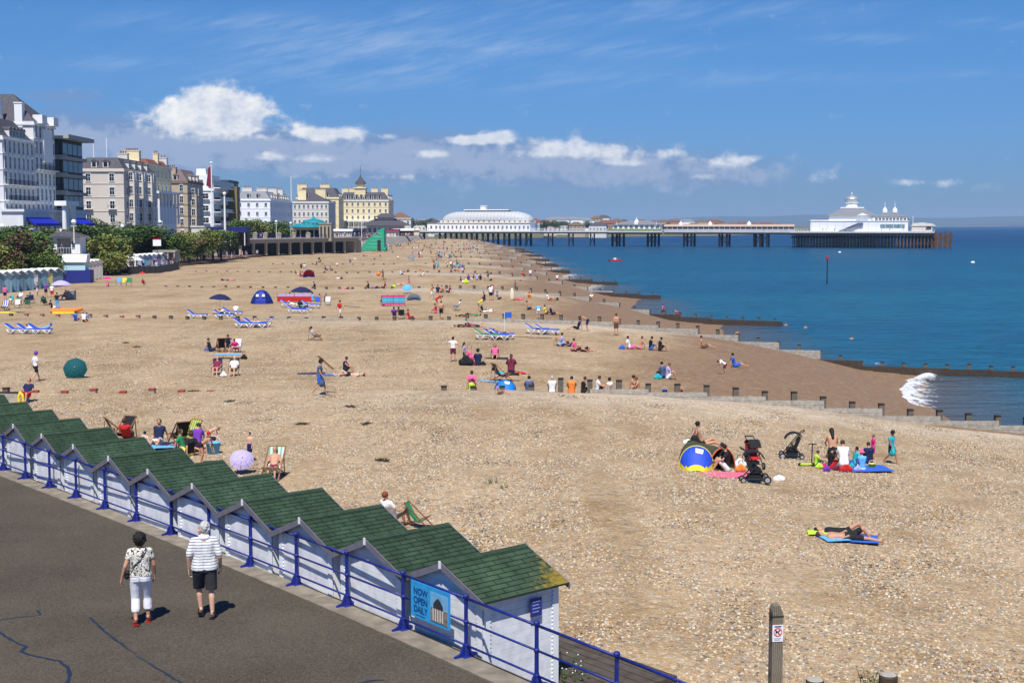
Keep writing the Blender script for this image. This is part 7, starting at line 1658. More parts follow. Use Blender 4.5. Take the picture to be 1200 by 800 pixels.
t = thing('brick_steps', 'red brick wall and steps climbing from the lower promenade', 'steps', (ap(222, 300), 302, 1.2)); m = MB(); m.prism([(-2.8, 0), (2.6, 0), (2.6, 2.0), (-2.8, 4.2)], 'y', -.4, 3); m.build('wall', material('red_brick', (.30, .09, .05), .9, .3, 4), t)
stp = thing('stairway', 'brown ramped stairway rising to the right from the lower promenade', 'stairs', (ap(222, 290), 285, -1)); m = MB(); m.prism([(-3.5, 0), (-2.8, 0), (4.5, 4.6), (4.5, 5.2), (3.8, 5.2), (-3.5, .7)], 'y', -1, 1); m.build('flight', PAVE, stp)
def pole(px, ytop, ybase, Y, r, label, name='flagpole', cat='flagpole', mat=WHITE):
    x, _, z0 = AY(px, ybase, Y); z1 = zp(ytop, Y); t = thing(name, label, cat, (x, Y, z0)); m = MB(); m.tube((0, 0, 0), (0, 0, z1 - z0), r, r * .6, 8); m.ball((0, 0, z1 - z0), r * 1.5, 8); m.build('shaft', mat, t); return t, z1 - z0
t, h = pole(249, 191, 272, 330, .22, 'tallest white flagpole in front of the balcony flats with a furled flag'); m = MB(); m.prism([(-.1, h - 6.2), (-1.3, h - 5.6), (-1.0, h - 3.5), (-.7, h - 1.2), (-.1, h - .8)], 'y', -.15, .15); m.build('flag', cl('maroon'), t)
pole(264, 227, 284, 320, .30, 'thick white pole right of the tallest flagpole, rising from the canopy')
pole(424, 255, 286, 420, .12, 'slim white pole before the cream turret hotel')
def lamp(px, ytop, ybase, Y, label):
    x, _, z0 = AY(px, ybase, Y); h = zp(ytop, Y) - z0; t = thing('lamp_post', label, 'lamp post', (x, Y, z0), 0, 'lamp posts along the seafront'); m = MB(); m.tube((0, 0, 0), (0, 0, h - .9), .13, .09); m.tube((-.5, 0, h - 1.1), (.5, 0, h - 1.1), .06); m.build('column', OFFW, t)
    m = MB(); m.lathe([(.18, h - .9), (.42, h - .45), (.34, h - .2), (.12, h)], 8); m.build('lantern', WHITE, t)
lamp(87, 257, 285, 215, 'white lantern lamp post behind the white shelter'); lamp(4, 262, 300, 200, 'white lantern lamp post at the left edge among shrubs'); lamp(144, 263, 284, 270, 'white lamp post above the shrubs in front of the pale hotel'); lamp(324, 258, 283, 390, 'lamp post among the trees before the white end hotel'); lamp(341, 260, 283, 395, 'lamp post just left of the bandstand'); lamp(188, 258, 284, 300, 'lamp post right of the dense dark shrubs')
t = thing('advert_sign', 'white sign board on a post above the cafe huts', 'sign', (ap(185, 262), 262, zp(287, 262))); m = MB(); m.bb(-.8, .8, 0, .1, -.2, 1.0); m.build('board', WHITE, t); m = MB(); m.tube((0, .05, -3), (0, .05, -.2), .06); m.build('post', STEEL, t); m = MB(); m.bb(-.8, .8, -.01, -.002, 1.02, 1.2); m.build('red_band', cl('red'), t)
t = thing('beach_store', 'low concrete-columned store below the sign board right of the shrubs', 'store', (ap(194, 268), 268, -1)); m = MB(); m.bb(-2.2, 2.4, -1, 3, 2.6, 3.0); m.build('slab', CONC, t); m = MB(); m.bb(-1.8, 2.2, 0, 3, 0, 2.6); m.build('wall', material('grey_box', (.25, .26, .27)), t)
for x in (-2.0, -.6, .8, 2.1): m = MB(); m.bb(x - .15, x + .15, -.9, -.6, 0, 2.6); m.build('pillar', CONC, t)

# pale blue huts at the head of the beach
HBL = [material('hut_pale_blue', (.28, .48, .56), .6, .08, 3), material('hut_grey_blue', (.16, .26, .34), .6, .08, 3), material('hut_mid_blue', (.20, .36, .46), .6, .08, 3)]
def shorehut(X, Y, rz, label, wall, w=1.75, d=2.2, h=2.35, open_=None, roof=WHITE, group='pale blue huts at the head of the beach', base=None):
    Z = tz(X, Y, False) + .05; t = thing('beach_hut', label, 'beach hut', (X, Y, Z), rz, group); m = MB()
    m.prism([(-w / 2, 0), (w / 2, 0), (w / 2, h - .45), (0, h), (-w / 2, h - .45)], 'y', 0, d); m.build('wall', wall, t)
    m = MB()
    for s in (-1, 1): m.add([(0, -.25, h + .02), (s * (w / 2 + .1), -.25, h - .5), (s * (w / 2 + .1), d + .1, h - .5), (0, d + .1, h + .02), (0, -.25, h + .10), (s * (w / 2 + .1), -.25, h - .42), (s * (w / 2 + .1), d + .1, h - .42), (0, d + .1, h + .10)], [(0, 1, 2, 3), (7, 6, 5, 4), (0, 4, 5, 1), (1, 5, 6, 2), (3, 2, 6, 7)])
    m.build('roof', roof, t); m = MB(); m.bb(-.42, .42, -.05, -.005, .08, h - .6); m.build('door', open_ or wall, t)
    return t
hl = ['pale blue hut cut by the left edge', 'bright pale blue hut, second from the left edge', 'blue hut, third from the left edge', 'blue hut, fourth from the left edge', 'blue hut, fifth from the left edge', 'blue hut with its white doors standing open', 'blue hut right of the one with open white doors', 'blue hut with a yellow door', 'last blue hut of the row, right of the yellow door']
for k in range(9):
    px = -2 + k * 8.7; Y = 166 + k * 2.2; X = ap(px, Y); op = {5: WHITE, 7: material('hut_yellow', (.7, .6, .25), .6)}.get(k)
    shorehut(X, Y, R(62), hl[k], HBL[[1, 0, 2, 1, 2, 1, 2, 1, 1][k]], w=1.95, d=2.2, h=2.7 - .02 * k, open_=op)
t = thing('kiosk', 'pale blue kiosk with white roof on a dark blue base, right of the huts', 'kiosk', (ap(88, 196), 196, -1.45), R(8)); m = MB(); m.bb(-1.6, 1.5, 0, 3, 1.9, 3.1); m.build('wall', material('hut_pale_blue2', (.45, .68, .75), .6), t); m = MB(); m.bb(-1.65, 2.2, -.1, 3, 0, 1.9); m.build('base', material('kiosk_navy', (.02, .03, .22), .6), t); m = MB(); m.prism([(-.3, 3.1), (3.2, 3.1), (3.2, 4.2), (.6, 4.15)], 'x', -1.8, 1.7); m.build('roof', WHITE, t)
for k in range(5):
    shorehut(ap(99 + k * 4.3, 202 + k * 3), 202 + k * 3, R(62), ['dark-fronted', 'narrow white', 'plain white', 'door-facing white', 'right-hand white'][k] + ' hut of the white group beside the pale blue kiosk', [HBL[1], OFFW, OFFW, OFFW, OFFW][k], w=1.7, d=2.4, h=3.0, group='white huts beside the kiosk')
for k in range(6):
    shorehut(ap(164 + k * 5.4, 250 + k * 2.5), 250 + k * 2.5, R(62), ['leftmost white', 'second pale blue', 'third pale blue', 'fourth white', 'grey-fronted', 'rightmost white-doored'][k] + ' hut of the cafe row behind the dark fence', [WHITE, HBL[0], HBL[0], WHITE, HBL[1], HBL[1]][k], w=1.9, d=2.4, h=3.0, open_=WHITE if k == 5 else None, group='huts behind the dark cafe fence')
umbrella(154, 326, 'large white parasol over the crowded terrace beside the cafe huts', 'white', 2.1, 2.9, at=(ap(155, 246), 246, -1.4))
t = thing('cafe_fence', 'low black fence round the crowded cafe terrace', 'fence', (ap(150, 232), 232, -1.6)); m = MB(); P = [(0, 0), (ap(186, 234) - ap(150, 232), 2), (ap(210, 258) - ap(150, 232), 26)]
for a, b in zip(P, P[1:]): m.bar((*a, .7), (*b, .7), .12, 1.5)
m.build('panel', DARK, t)
for k in range(12): q = k / 11; a = (lerp(P[0][0], P[1][0], q * 2), lerp(P[0][1], P[1][1], q * 2)) if q < .5 else (lerp(P[1][0], P[2][0], q * 2 - 1), lerp(P[1][1], P[2][1], q * 2 - 1)); m = MB(); m.tube((a[0], a[1] - .08, 0), (a[0], a[1] - .08, 1.7), .05); m.build('post', STEEL, t)
tr_ = MB(); tr_.add([(ap(118, 225), 225, -.9), (ap(212, 262), 262, -.9), (ap(205, 275), 275, -.9), (ap(118, 245), 245, -.9)], [(0, 1, 2, 3)]); struct(tr_.build('cafe_terrace', PAVE))
rr = random.Random(31); cols = ['purple', 'pink', 'white', 'navy', 'black', 'red', 'lilac', 'denim', 'maroon', 'sky', 'grey']
def cluster(n, fx, fy, z, region, poses, s=1., stuff=False):
    for k in range(n):
        u = rr.random(); Y = fy(u) + rr.uniform(-1.5, 1.5); X = ap(fx(u) + rr.uniform(-1, 1), Y); c = rr.choice(cols); p = rr.choice(poses)
        lb = 'small distant figure %s in %s %s' % ({'stand': 'standing', 'walk': 'walking', 'chair': 'seated', 'hug': 'crouching'}[p], c, region)
        if stuff: stuffperson(X, Y, z(X, Y), p, rr.random() * 6.28, c, rr.choice(['navy', 'black', 'white', 'denim']), 'b'); continue
        person(0, 0, p, rr.choice(['A', 'T', 'L', 'R']), c, rr.choice(['navy', 'black', 'white', 'denim']) + (':t' if rr.random() < .5 else ''), rr.choice('kbdgb'), lb, s, rr.choice('abbc'), 'figures in %s %s, %s' % (c, region, p), (X, Y, z(X, Y)))
cluster(30, lambda u: 122 + u * 85, lambda u: 234 + u * 26, lambda x, y: -.9, 'on the crowded cafe terrace', ['stand', 'walk', 'chair', 'stand'])
cluster(34, lambda u: 200 + u * 105, lambda u: 283 + u * 55, lambda x, y: -.95, 'on the lower promenade', ['stand', 'walk', 'walk'])
cluster(12, lambda u: 10 + u * 75, lambda u: 205 + u * 30, lambda x, y: zp(278, y), 'half hidden among the shrubs above the huts', ['stand', 'walk'])
cluster(26, lambda u: 210 + u * 235, lambda u: 362 + u * 60, lambda x, y: 3.35 if y > 362 else 2.5, 'on the upper terrace by the bandstand', ['stand', 'walk'], 1., True)

cluster(46, lambda u: 425 + u * 60, lambda u: 425 + u * 120, lambda x, y: 2.4, '', ['stand', 'walk'], 1., True)
cluster(40, lambda u: 330 + u * 130, lambda u: 440 + u * 120, lambda x, y: 2.4, '', ['stand', 'walk'], 1., True)
AWN = [WHITE, cl('navy'), cl('maroon'), material('pale_canvas', (.6, .55, .45), .8)]
for k, (px, Y, w, c, lb) in enumerate([(403, 520, 7, 0, 'white flat-roofed kiosk right of the bandstand tower'), (420, 540, 5, 1, 'navy topped stall left of the green sheeted structure'), (459, 520, 6, 2, 'dark red topped stall right of the green sheeted structure'), (474, 560, 8, 0, 'white topped stall near the landward end of the pier'), (484, 600, 6, 3, 'cream topped stall at the landward end of the pier')]):
    t = thing('stall', lb, 'stall', (ap(px, Y), Y, 2.4)); m = MB(); m.bb(-w / 2, w / 2, -2, 2, 0, 2.2); m.build('body', [OFFW, DARK, OFFW, DARK, PALE][k], t); m = MB(); m.prism([(-2.6, 2.2), (2.6, 2.2), (2.2, 3.0), (-2.2, 3.0)], 'x', -w / 2 - .4, w / 2 + .4); m.build('awning', AWN[c], t)

# ------------------------------------------------------------------ shrubs and trees
def leafmesh(name, blobs, n, size, cols, seed):
    r_ = random.Random(seed); m = MB()
    for _ in range(n):
        b = r_.choice(blobs); d = Vector((r_.gauss(0, 1), r_.gauss(0, 1), r_.gauss(0, 1))).normalized() * (r_.random() ** .28)
        c = Vector(b[:3]) + Vector((d.x * b[3], d.y * b[3], d.z * b[4])); k = mnoise.noise(c * .9 + Vector((seed, 0, 0)))
        if k < -.28: continue
        a = r_.random() * 6.28; tl_ = r_.uniform(-.9, .9); u = Vector((math.cos(a), math.sin(a), tl_)).normalized() * size * r_.uniform(.6, 1.4); w = Vector((-math.sin(a), math.cos(a), r_.uniform(-.6, .9))).normalized() * size * r_.uniform(.4, .9)
        m.add([c - u, c + w, c + u, c - w], [(0, 1, 2, 3)], min(len(cols) - 1, max(0, int((k + .35) * 2.2 * len(cols) / 1.6))))
    return m.mesh(name, cols)
LG = [material('leaf_%d' % i, c, .8, .3, 2) for i, c in enumerate([(.034, .074, .020), (.070, .125, .028), (.12, .17, .036), (.22, .23, .055), (.12, .065, .04)])]
sets = [[LG[0], LG[1]], [LG[1], LG[2]], [LG[2], LG[3]], [LG[0], LG[1], LG[2]], [LG[1], LG[4]]]
lm = []
for k in range(5):
    r_ = random.Random(k + 40); bl_ = [(r_.uniform(-1.5, 1.5), r_.uniform(-1.2, 1.2), r_.uniform(.8, 2.3), r_.uniform(.9, 1.5), r_.uniform(.7, 1.2)) for _ in range(8)]
    lm.append(leafmesh('foliage', bl_, 3600, .13, sets[k], k))
stm = MB(); stm.tube((0, 0, -1.2), (.1, 0, 1.4), .14, .07, 6); stm.tube((0, 0, .4), (.9, .3, 1.8), .07, .04, 5); stm.tube((0, 0, .5), (-.8, -.2, 1.9), .07, .04, 5); stme = stm.mesh('stem', material('bark', (.09, .07, .05), .9))
klab = ['dense dark green', 'mid green rounded', 'bright yellow-green', 'mixed green', 'reddish green']
def shrub(px, pbase, Y, s, k, label=None, sz=1.):
    X = ap(px, Y); z = zp(pbase, Y) - .3; tp_ = zp(rng.uniform(262, 269), Y); sz = min(sz, max(.25, (tp_ - z) / (3.1 * s))); t = thing('shrub', label or klab[k] + ' shrub on the bank between the beach and the hotels', 'shrub', (X, Y, z), rng.random() * 6.28, klab[k] + ' shrubs on the bank'); t.scale = (s, s, s * sz)
    put(lm[k], 'foliage', t); put(stme, 'stem', t)
for a in [(-6, 300, 205, 2.6, 0), (8, 292, 215, 2.4, 3), (25, 290, 220, 2.3, 0), (36, 288, 225, 2.0, 3), (34, 286, 236, 1.9, 1), (-4, 318, 186, 1.7, 2), (10, 322, 186, 1.6, 4), (22, 318, 190, 1.9, 4), (34, 322, 190, 1.6, 2), (30, 312, 196, 2.0, 0), (40, 318, 198, 1.5, 0), (30, 306, 200, 2.2, 3), (12, 306, 198, 2.2, 0), (6, 330, 184, 1.3, 2), (46, 326, 188, 1.4, 1),
          (70, 284, 262, 2.0, 3), (98, 285, 250, 2.2, 1), (116, 292, 250, 2.2, 0), (118, 284, 262, 2.2, 0), (128, 290, 262, 2.6, 3), (130, 312, 234, 1.9, 2), (122, 308, 236, 2.6, 2), (136, 304, 262, 2.3, 2), (146, 304, 276, 2.0, 1), (120, 320, 228, 1.1, 1), (130, 318, 228, 1.5, 2), (146, 288, 272, 2.6, 3), (160, 285, 280, 2.8, 0), (172, 288, 282, 2.7, 3), (166, 300, 288, 2.4, 0), (178, 299, 292, 2.3, 0), (154, 300, 284, 2.0, 1),
          (205, 300, 282, 1.8, 1), (212, 290, 292, 2.2, 2), (222, 296, 285, 1.6, 2), (240, 296, 300, 2.2, 2), (250, 292, 305, 2.2, 1), (232, 302, 295, 1.4, 1), (260, 294, 310, 1.8, 3)]: shrub(*a)
for px, Y, s, k, lb in [(286, 425, 3.0, 1, 'left clump of trees in front of the white end hotel'), (300, 430, 3.4, 2, 'second clump of trees in front of the white end hotel'), (316, 435, 2.9, 0, 'dark clump of trees at the corner of the white end hotel'), (331, 438, 3.0, 1, 'clump of trees left of the bandstand'), (344, 440, 2.5, 2, 'small bright trees just left of the bandstand'), (113, 300, 1.6, 0, 'dark bushy tree against the pale hotel wall'), (121, 302, 2.0, 0, 'taller dark tree against the pale hotel wall')]:
    X = ap(px, Y); z = zp(284, Y) if Y > 400 else zp(282, Y); t = thing('tree', lb, 'tree', (X, Y, z), rng.random() * 6); t.scale = (s * .9, s * .9, s * .85); put(lm[k], 'crown', t); put(stme, 'trunk', t)
for k, px in enumerate([312, 328, 345, 300, 362]):
    t = thing('hedge_tower', 'cream stone planter pillar on the terrace, number %d from the left' % (k + 1) if False else ['cream stone pillar between the tree clumps', 'cream stone pillar left of the lamp post', 'cream stone pillar close to the bandstand', 'cream stone pillar at the canopy end', 'cream stone pillar in front of the bandstand'][k], 'pillar', (ap(px, 372 + k), 372 + k, 3.3)); t.name = 'stone_pillar'
    m = MB(); m.bb(-.6, .6, -.6, .6, 0, 1.3); m.prism([(-.75, 1.3), (.75, 1.3), (0, 1.8)], 'y', -.7, .7); m.build('block', material('bandstand_stone', (.34, .3, .22)), t)

# ------------------------------------------------------------------ the pier
def py_(x): return 755 - .29 * x
PD = 3.6; rzp = math.atan(-.29)
pier = thing('pier', 'long iron seaside pier on dark legs running out into the sea', 'pier', (0, 755, 0), rzp)
cs = math.cos(rzp)
def lx(px, Y=None):
    """local x along the pier for a pixel column"""
    u = (px - 600) / F; x = u * 755 / (1 + .29 * u); return x / cs
def wp(l, off=0): return (l * cs - off * math.sin(rzp), 755 + l * math.sin(rzp) + off * cs)
DKM = material('pier_deck_edge', (.55, .55, .56), .7, .1, .5)
xa, xb, xc, xd = lx(478), lx(718), lx(928), lx(1092)
m = MB(); m.bb(xa, xb, -6, 6, PD - .7, PD); m.bb(xb, xb + 30, -14, 10, PD - .7, PD); m.bb(xb + 30, xc, -7, 7, PD - .7, PD); m.bb(xc, xd, -22, 22, PD - .7, PD); m.build('deck', DKM, pier)
m = MB(); m.bb(xa, xb, -6.2, -6.02, PD - 1.5, PD - .71); m.bb(xb, xb + 30, -14.2, -14.02, PD - 1.7, PD - .71); m.bb(xb + 30, xc, -7.2, -7.02, PD - 1.6, PD - .71); m.bb(xc, xd, -22.2, -22.02, PD - 1.8, PD - .71); m.build('girder', STEEL, pier)
def trestle(l, w0, w1, wd=1.3, br=True, lat=0, n=2, mat=STEEL):
    mb = MB()
    for y in [lerp(w0, w1, i / (n - 1)) for i in range(n)]: mb.tube((l, y, -9), (l, y, PD - .8), wd * .28, wd * .28, 8)
    if lat:
        for y in (w0, w1): mb.tube((l + lat, y, -9), (l + lat, y, PD - .8), wd * .28, wd * .28, 8); mb.tube((l, y, -3.5), (l + lat, y, PD - 2), .12, n=4); mb.tube((l + lat, y, -3.5), (l, y, PD - 2), .12, n=4); mb.tube((l, y, 0), (l + lat, y, 0), .1, n=4)
    mb.tube((l, w0, -4), (l, w1, PD - 1), .12, n=4); mb.tube((l, w1, -4), (l, w0, PD - 1), .12, n=4)
    mb.build('trestle', mat, pier)
for px in (494, 519, 532, 544, 556, 569, 581, 594, 607, 619.5): trestle(lx(px), -5, 5, 2.4)
for px in (645, 669, 694): trestle(lx(px), -5, 5, 1.3)
for px in (720, 761, 803, 844): trestle(lx(px), -6, 6, 2.2, lat=4.0, n=2)
for px in (884, 892): trestle(lx(px), -6, 6, 1.6, lat=3.2, n=4)
l = xc + 1; k = 0
while l < xd and k < 46:
    mb = MB()
    for y in (-21, -14, -7, 0, 10, 20): mb.tube((l + (y * .31) % .9, y, -9), (l + (y * .31) % .9, y, PD - .8), .27, n=6)
    mb.tube((l, -21, .5), (l, 20, .5), .5, n=4); mb.tube((l, -21, -3), (l + 1.7, -21, PD - 1.5), .1, n=4); mb.tube((l + 1.7, -21, -3), (l, -21, PD - 1.5), .1, n=4)
    mb.build('pile_row', RUST if l > xc + 52 else STEEL, pier); l += 1.72; k += 1
mb = MB()
for q in range(16): l = xd + q * .6; y = -20 + (q % 4) * 5; mb.tube((l, y, -9), (l, y, PD - 1 + (q % 3) * .5), .3, n=6)
mb.bb(xd, xd + 9, -20, -19.5, 0, .5); mb.bb(xd, xd + 9, -20, -19.5, 2, 2.4); mb.build('landing_stage', RUST, pier)
mb = MB()
for (a, b, y) in ((xa, xb, -5.8), (xb + 30, xc, -6.8), (xc, xd, -21.8), (xb, xb + 30, -13.8)):
    mb.bb(a, b, y - .04, y + .04, PD + 1.1, PD + 1.2); mb.bb(a, b, y - .04, y + .04, PD + .5, PD + .56); n = int((b - a) / 2.2)
    for i in range(n + 1): x = a + (b - a) * i / n; mb.bb(x - .05, x + .05, y - .05, y + .05, PD, PD + 1.1)
mb.build('railing', WHITE, pier)
# entrance hall
ex0, ex1 = lx(517), lx(624); cx = (ex0 + ex1) / 2; w = ex1 - ex0
t = thing('pier_hall', 'big white pier hall with a long low domed grey-white roof near the shore', 'pier building', (*wp(cx, 3), PD), rzp); t.scale = (1, 1, .93)
m = MB(); m.bb(-w / 2, w / 2, -8, 8, 0, 4.6); m.build('wall', WHITE, t); m = MB(); m.bb(-w / 2 - .3, w / 2 + .3, -8.4, 8.4, 4.6, 5.0); m.bb(-w / 2 + 1, w / 2 - 1, -7.6, 7.6, 5.0, 6.4); m.build('cornice', OFFW, t)
RIB = mat_wave('ribbed_roof', (.52, .53, .55), (.36, .37, .40), 0, .5, .5, 0, .3, .85, .05)
m = MB(); vs = []; nu, nv = 40, 8
for j in range(nv + 1):
    a = j / nv * math.pi / 2 * .72; k = math.cos(a) ** .9; z = 6.4 + math.sin(a) / math.sin(math.pi / 2 * .72) * 5.2
    for i in range(nu): th = 2 * math.pi * i / nu; vs.append((math.copysign(abs(math.cos(th)) ** .6, math.cos(th)) * (w / 2 - .5) * (.42 + .58 * k), math.copysign(abs(math.sin(th)) ** .6, math.sin(th)) * 7.8 * (.3 + .7 * k), z))
fs = [(j * nu + i, j * nu + (i + 1) % nu, (j + 1) * nu + (i + 1) % nu, (j + 1) * nu + i) for j in range(nv) for i in range(nu)]; fs.append(tuple(range(nv * nu, (nv + 1) * nu))); m.add(vs, fs); m.build('roof', RIB, t, True)
m = MB(); m.bb(-13, 13, -3, 3, 11.4, 12.4, 0); m.bb(-13.4, 13.4, -3.4, 3.4, 12.4, 13.0, 1); m.build('roof_lantern', [DARK, WHITE], t); m = MB(); m.bb(-3.8, -.8, -2, 2, 13.0, 15.2); m.bb(-4.1, -.5, -2.3, 2.3, 15.2, 15.5); m.build('cupola', WHITE, t)
for i in range(22): x = -w / 2 + (i + .5) * w / 22; put(win_mesh(.9, 1.6, OFFW, GLASSB), 'window', t, (x, -8.005, 1.4))
for i in range(17): x = -w / 2 + 3 + i * (w - 6) / 16; m = MB(); m.bb(x - .35, x + .35, -7.7, -7.61, 5.4, 6.1); m.build('clerestory', GLASS, t)
t = thing('pier_kiosk', 'small white building with a dark roof left of the domed pier hall', 'kiosk', (*wp(lx(510), 2), PD), rzp); m = MB(); m.bb(-4, 4, -4, 4, 0, 4.4); m.build('wall', WHITE, t); hip(t, -4, 4, -4, 4, 4.4, 2, SLATE, 'x'); put(win_mesh(1, 1.5, OFFW, GLASS), 'window', t, (-1.5, -4.005, 1.3)); put(win_mesh(1, 1.5, OFFW, GLASS), 'window', t, (1.5, -4.005, 1.3))
# mid pavilion
t = thing('pier_pavilion', 'mid-pier white pavilion with three small spires and a green banded base', 'pier building', (*wp(xb + 15, -2), PD), rzp); t.scale = (1, 1, .76)
m = MB(); m.bb(-13, 13, -8, 8, 0, 4.6); m.build('wall', WHITE, t); m = MB(); m.bb(-14.5, 14.5, -11.9, -11.7, -.6, 1.6); m.build('green_band', material('green_mesh', (.22, .30, .12), .8, .4, 1), t); hip(t, -13.5, 13.5, -8.4, 8.4, 4.6, 3, SLATEL, 'x')
for x, s in ((-11, .55), (0, .9), (11, .55)): m = MB(); m.bb(x - 1.2 * s, x + 1.2 * s, -8.6, -6, 4.6, 7.2 * s); m.lathe([(1.5 * s, 7.2 * s), (1.2 * s, 8.2 * s), (.4 * s, 9.2 * s), (.12, 10.2 * s), (.05, 12.5 * s)], 8, 0, (x, -7.3, 0)); m.build('spire', WHITE, t)
for i in range(9): put(win_mesh(1.6, 1.7, OFFW, GLASSB), 'window', t, (-11.5 + i * 2.9, -8.005, 2.0))
# long shelter
s0, s1 = lx(776), lx(930); t = thing('pier_shelter', 'long low glazed shelter with a pinkish-brown roof along the outer pier', 'shelter', (*wp((s0 + s1) / 2, 0), PD), rzp); w = s1 - s0
m = MB(); m.bb(-w / 2, w / 2, -1.5, 1.5, 0, .9, 0); m.bb(-w / 2, w / 2, -.1, .1, .9, 2.4, 1)
m.build('screen', [WHITE, GLASSB], t); m = MB(); m.prism([(-3, 2.4), (3, 2.4), (0, 3.7)], 'x', -w / 2, w / 2); m.build('roof', material('pink_brown_roof', (.42, .32, .25), .8), t)
for i in range(26): x = -w / 2 + i * w / 25; m = MB(); m.tube((x, -2.6, 0), (x, -2.6, 2.4), .1, n=6); m.build('post', WHITE, t)
for x in (-w / 2 + 10, -w / 2 + 26, -w / 2 + 47): m = MB(); m.lathe([(1.3, 3.1), (1.2, 4.1), (.6, 4.8), (.1, 5.4)], 10, 0, (x, 0, 0)); m.build('turret', WHITE, t)
# pier head theatre with dome
h0, h1 = lx(951), lx(1062); w = h1 - h0; t = thing('pier_theatre', 'white pier-head theatre with grey roofs and a silver onion-domed tower', 'pier building', (*wp((h0 + h1) / 2, -2), PD), rzp); cxl = -w / 2; t.scale = (1, 1, .8)
m = MB(); m.bb(cxl, w / 2, -17, 17, 0, 6.6); m.build('wall', WHITE, t); m = MB(); m.bb(cxl - .3, w / 2 + .3, -17.3, 17.3, 6.6, 6.9); m.bb(cxl + 9, cxl + 31, -12, 12, 6.9, 10); m.bb(cxl + 31, w / 2, -15, 15, 6.9, 9.4); m.build('upper_wall', WHITE, t)
m = MB(); x0_, x1_ = cxl + 8, cxl + 34; m.add([(x0_, -13, 10), (x1_, -13, 10), (x1_, 13, 10), (x0_, 13, 10), (cxl + 15, -5, 15), (cxl + 26, -5, 15), (cxl + 26, 5, 15), (cxl + 15, 5, 15)], [(0, 1, 5, 4), (1, 2, 6, 5), (2, 3, 7, 6), (3, 0, 4, 7), (4, 5, 6, 7)]); m.build('roof', SLATEL, t)
m = MB(); m.bb(cxl + 14.5, cxl + 26.5, -5.4, 5.4, 15, 15.8); m.lathe([(3.2, 15.8), (3.0, 18.6)], 12, 0, (cxl + 20, 0, 0)); m.lathe([(3.6, 18.6), (3.6, 19.2), (3.2, 19.2)], 12, 0, (cxl + 20, 0, 0)); m.build('dome_tower', WHITE, t)
m = MB(); m.lathe([(3.0, 19.2), (3.7, 20.2), (3.7, 21.2), (3.0, 22.3), (1.6, 23.2), (.6, 23.8)], 16, 0, (cxl + 20, 0, 0)); m.lathe([(.6, 23.8), (.4, 24.6), (.1, 25.0), (.06, 26)], 8, 0, (cxl + 20, 0, 0)); m.build('dome', material('silver_dome', (.62, .62, .60), .35, .1, 2, metal=.6), t, True)
hip(t, cxl + 31, w / 2, -15, 15, 9.4, 4, SLATEL, 'x')
for x in (cxl + 37, cxl + 42): m = MB(); m.lathe([(1.4, 12), (1.3, 13.6), (.8, 14.8), (.2, 15.6), (.06, 19.5)], 8, 0, (x, -6, 0)); m.build('finial_turret', WHITE, t)
m = MB(); m.prism([(cxl + 14, .1), (cxl + 24, 5.6), (cxl + 26.5, 5.6), (cxl + 26.5, 4.6), (cxl + 24.6, 4.6), (cxl + 17.5, .1)], 'y', -18.4, -17.1); m.build('staircase', material('blue_grey_stair', (.10, .13, .19), .7), t)
m = MB(); m.bb(cxl + 35, cxl + 47, -17.1, -17.01, 2.2, 4.6); m.build('banner_window', material('mottled_blue_panel', (.16, .26, .30), .5, .6, 1), t)
for i in range(10): put(win_mesh(1.2, 1.3, OFFW, GLASS), 'window', t, (cxl + 33 + i * 1.75, -15.005, 7.3))
m = MB(); m.prism([(cxl + 23, 10.2), (cxl + 29, 10.2), (cxl + 26, 12)], 'y', -13.6, -11); m.build('pediment', WHITE, t)
m = MB(); m.bb(cxl, cxl + 9, -17, 17, 6.9, 7.5); m.build('parapet', OFFW, t)
for i in range(12): x = cxl + .5 + i * 4.1; m = MB(); m.bb(x - .12, x + .12, -17.12, -17.01, 0, 6.6); m.build('pilaster', OFFW, t)
t = thing('pier_head_kiosk', 'small grey-roofed kiosk at the seaward tip of the pier', 'kiosk', (*wp(lx(1078), -14), PD), rzp); m = MB(); m.bb(-5, 5, -4, 4, 0, 2.8); m.build('wall', PALE, t); m = MB(); m.prism([(-5.4, 2.8), (7, 2.8), (5, 4.0), (0, 4.6), (-4, 4.2)], 'y', -4.4, 4.4); m.build('roof', OFFW, t); m = MB(); m.bb(2, 4.5, -4.05, -4.01, .8, 2.4); m.build('opening', DARK, t); m = MB(); m.tube((-4.5, -3, 0), (-4.5, -3, 8), .14); m.build('mast', WHITE, t)
rr = random.Random(77)
for k in range(46):
    l = rr.uniform(xa, xd - 4); off = (-5.2 if l < xb else -13 if l < xb + 30 else -6.2 if l < xc else -20.8) + rr.random() * .4; x, y = wp(l, off); c = rr.choice(['white', 'navy', 'red', 'black', 'sky', 'pink'])
    stuffperson(x, y, PD, rr.choice(['stand', 'walk']), rr.random() * 6.28, c, rr.choice(['navy', 'black', 'white']), 'b')
tag(STUFF.build('distant_crowd', stuff_mats), 'the farthest people on the beach, terrace and pier, specks in the photograph', kind='stuff')

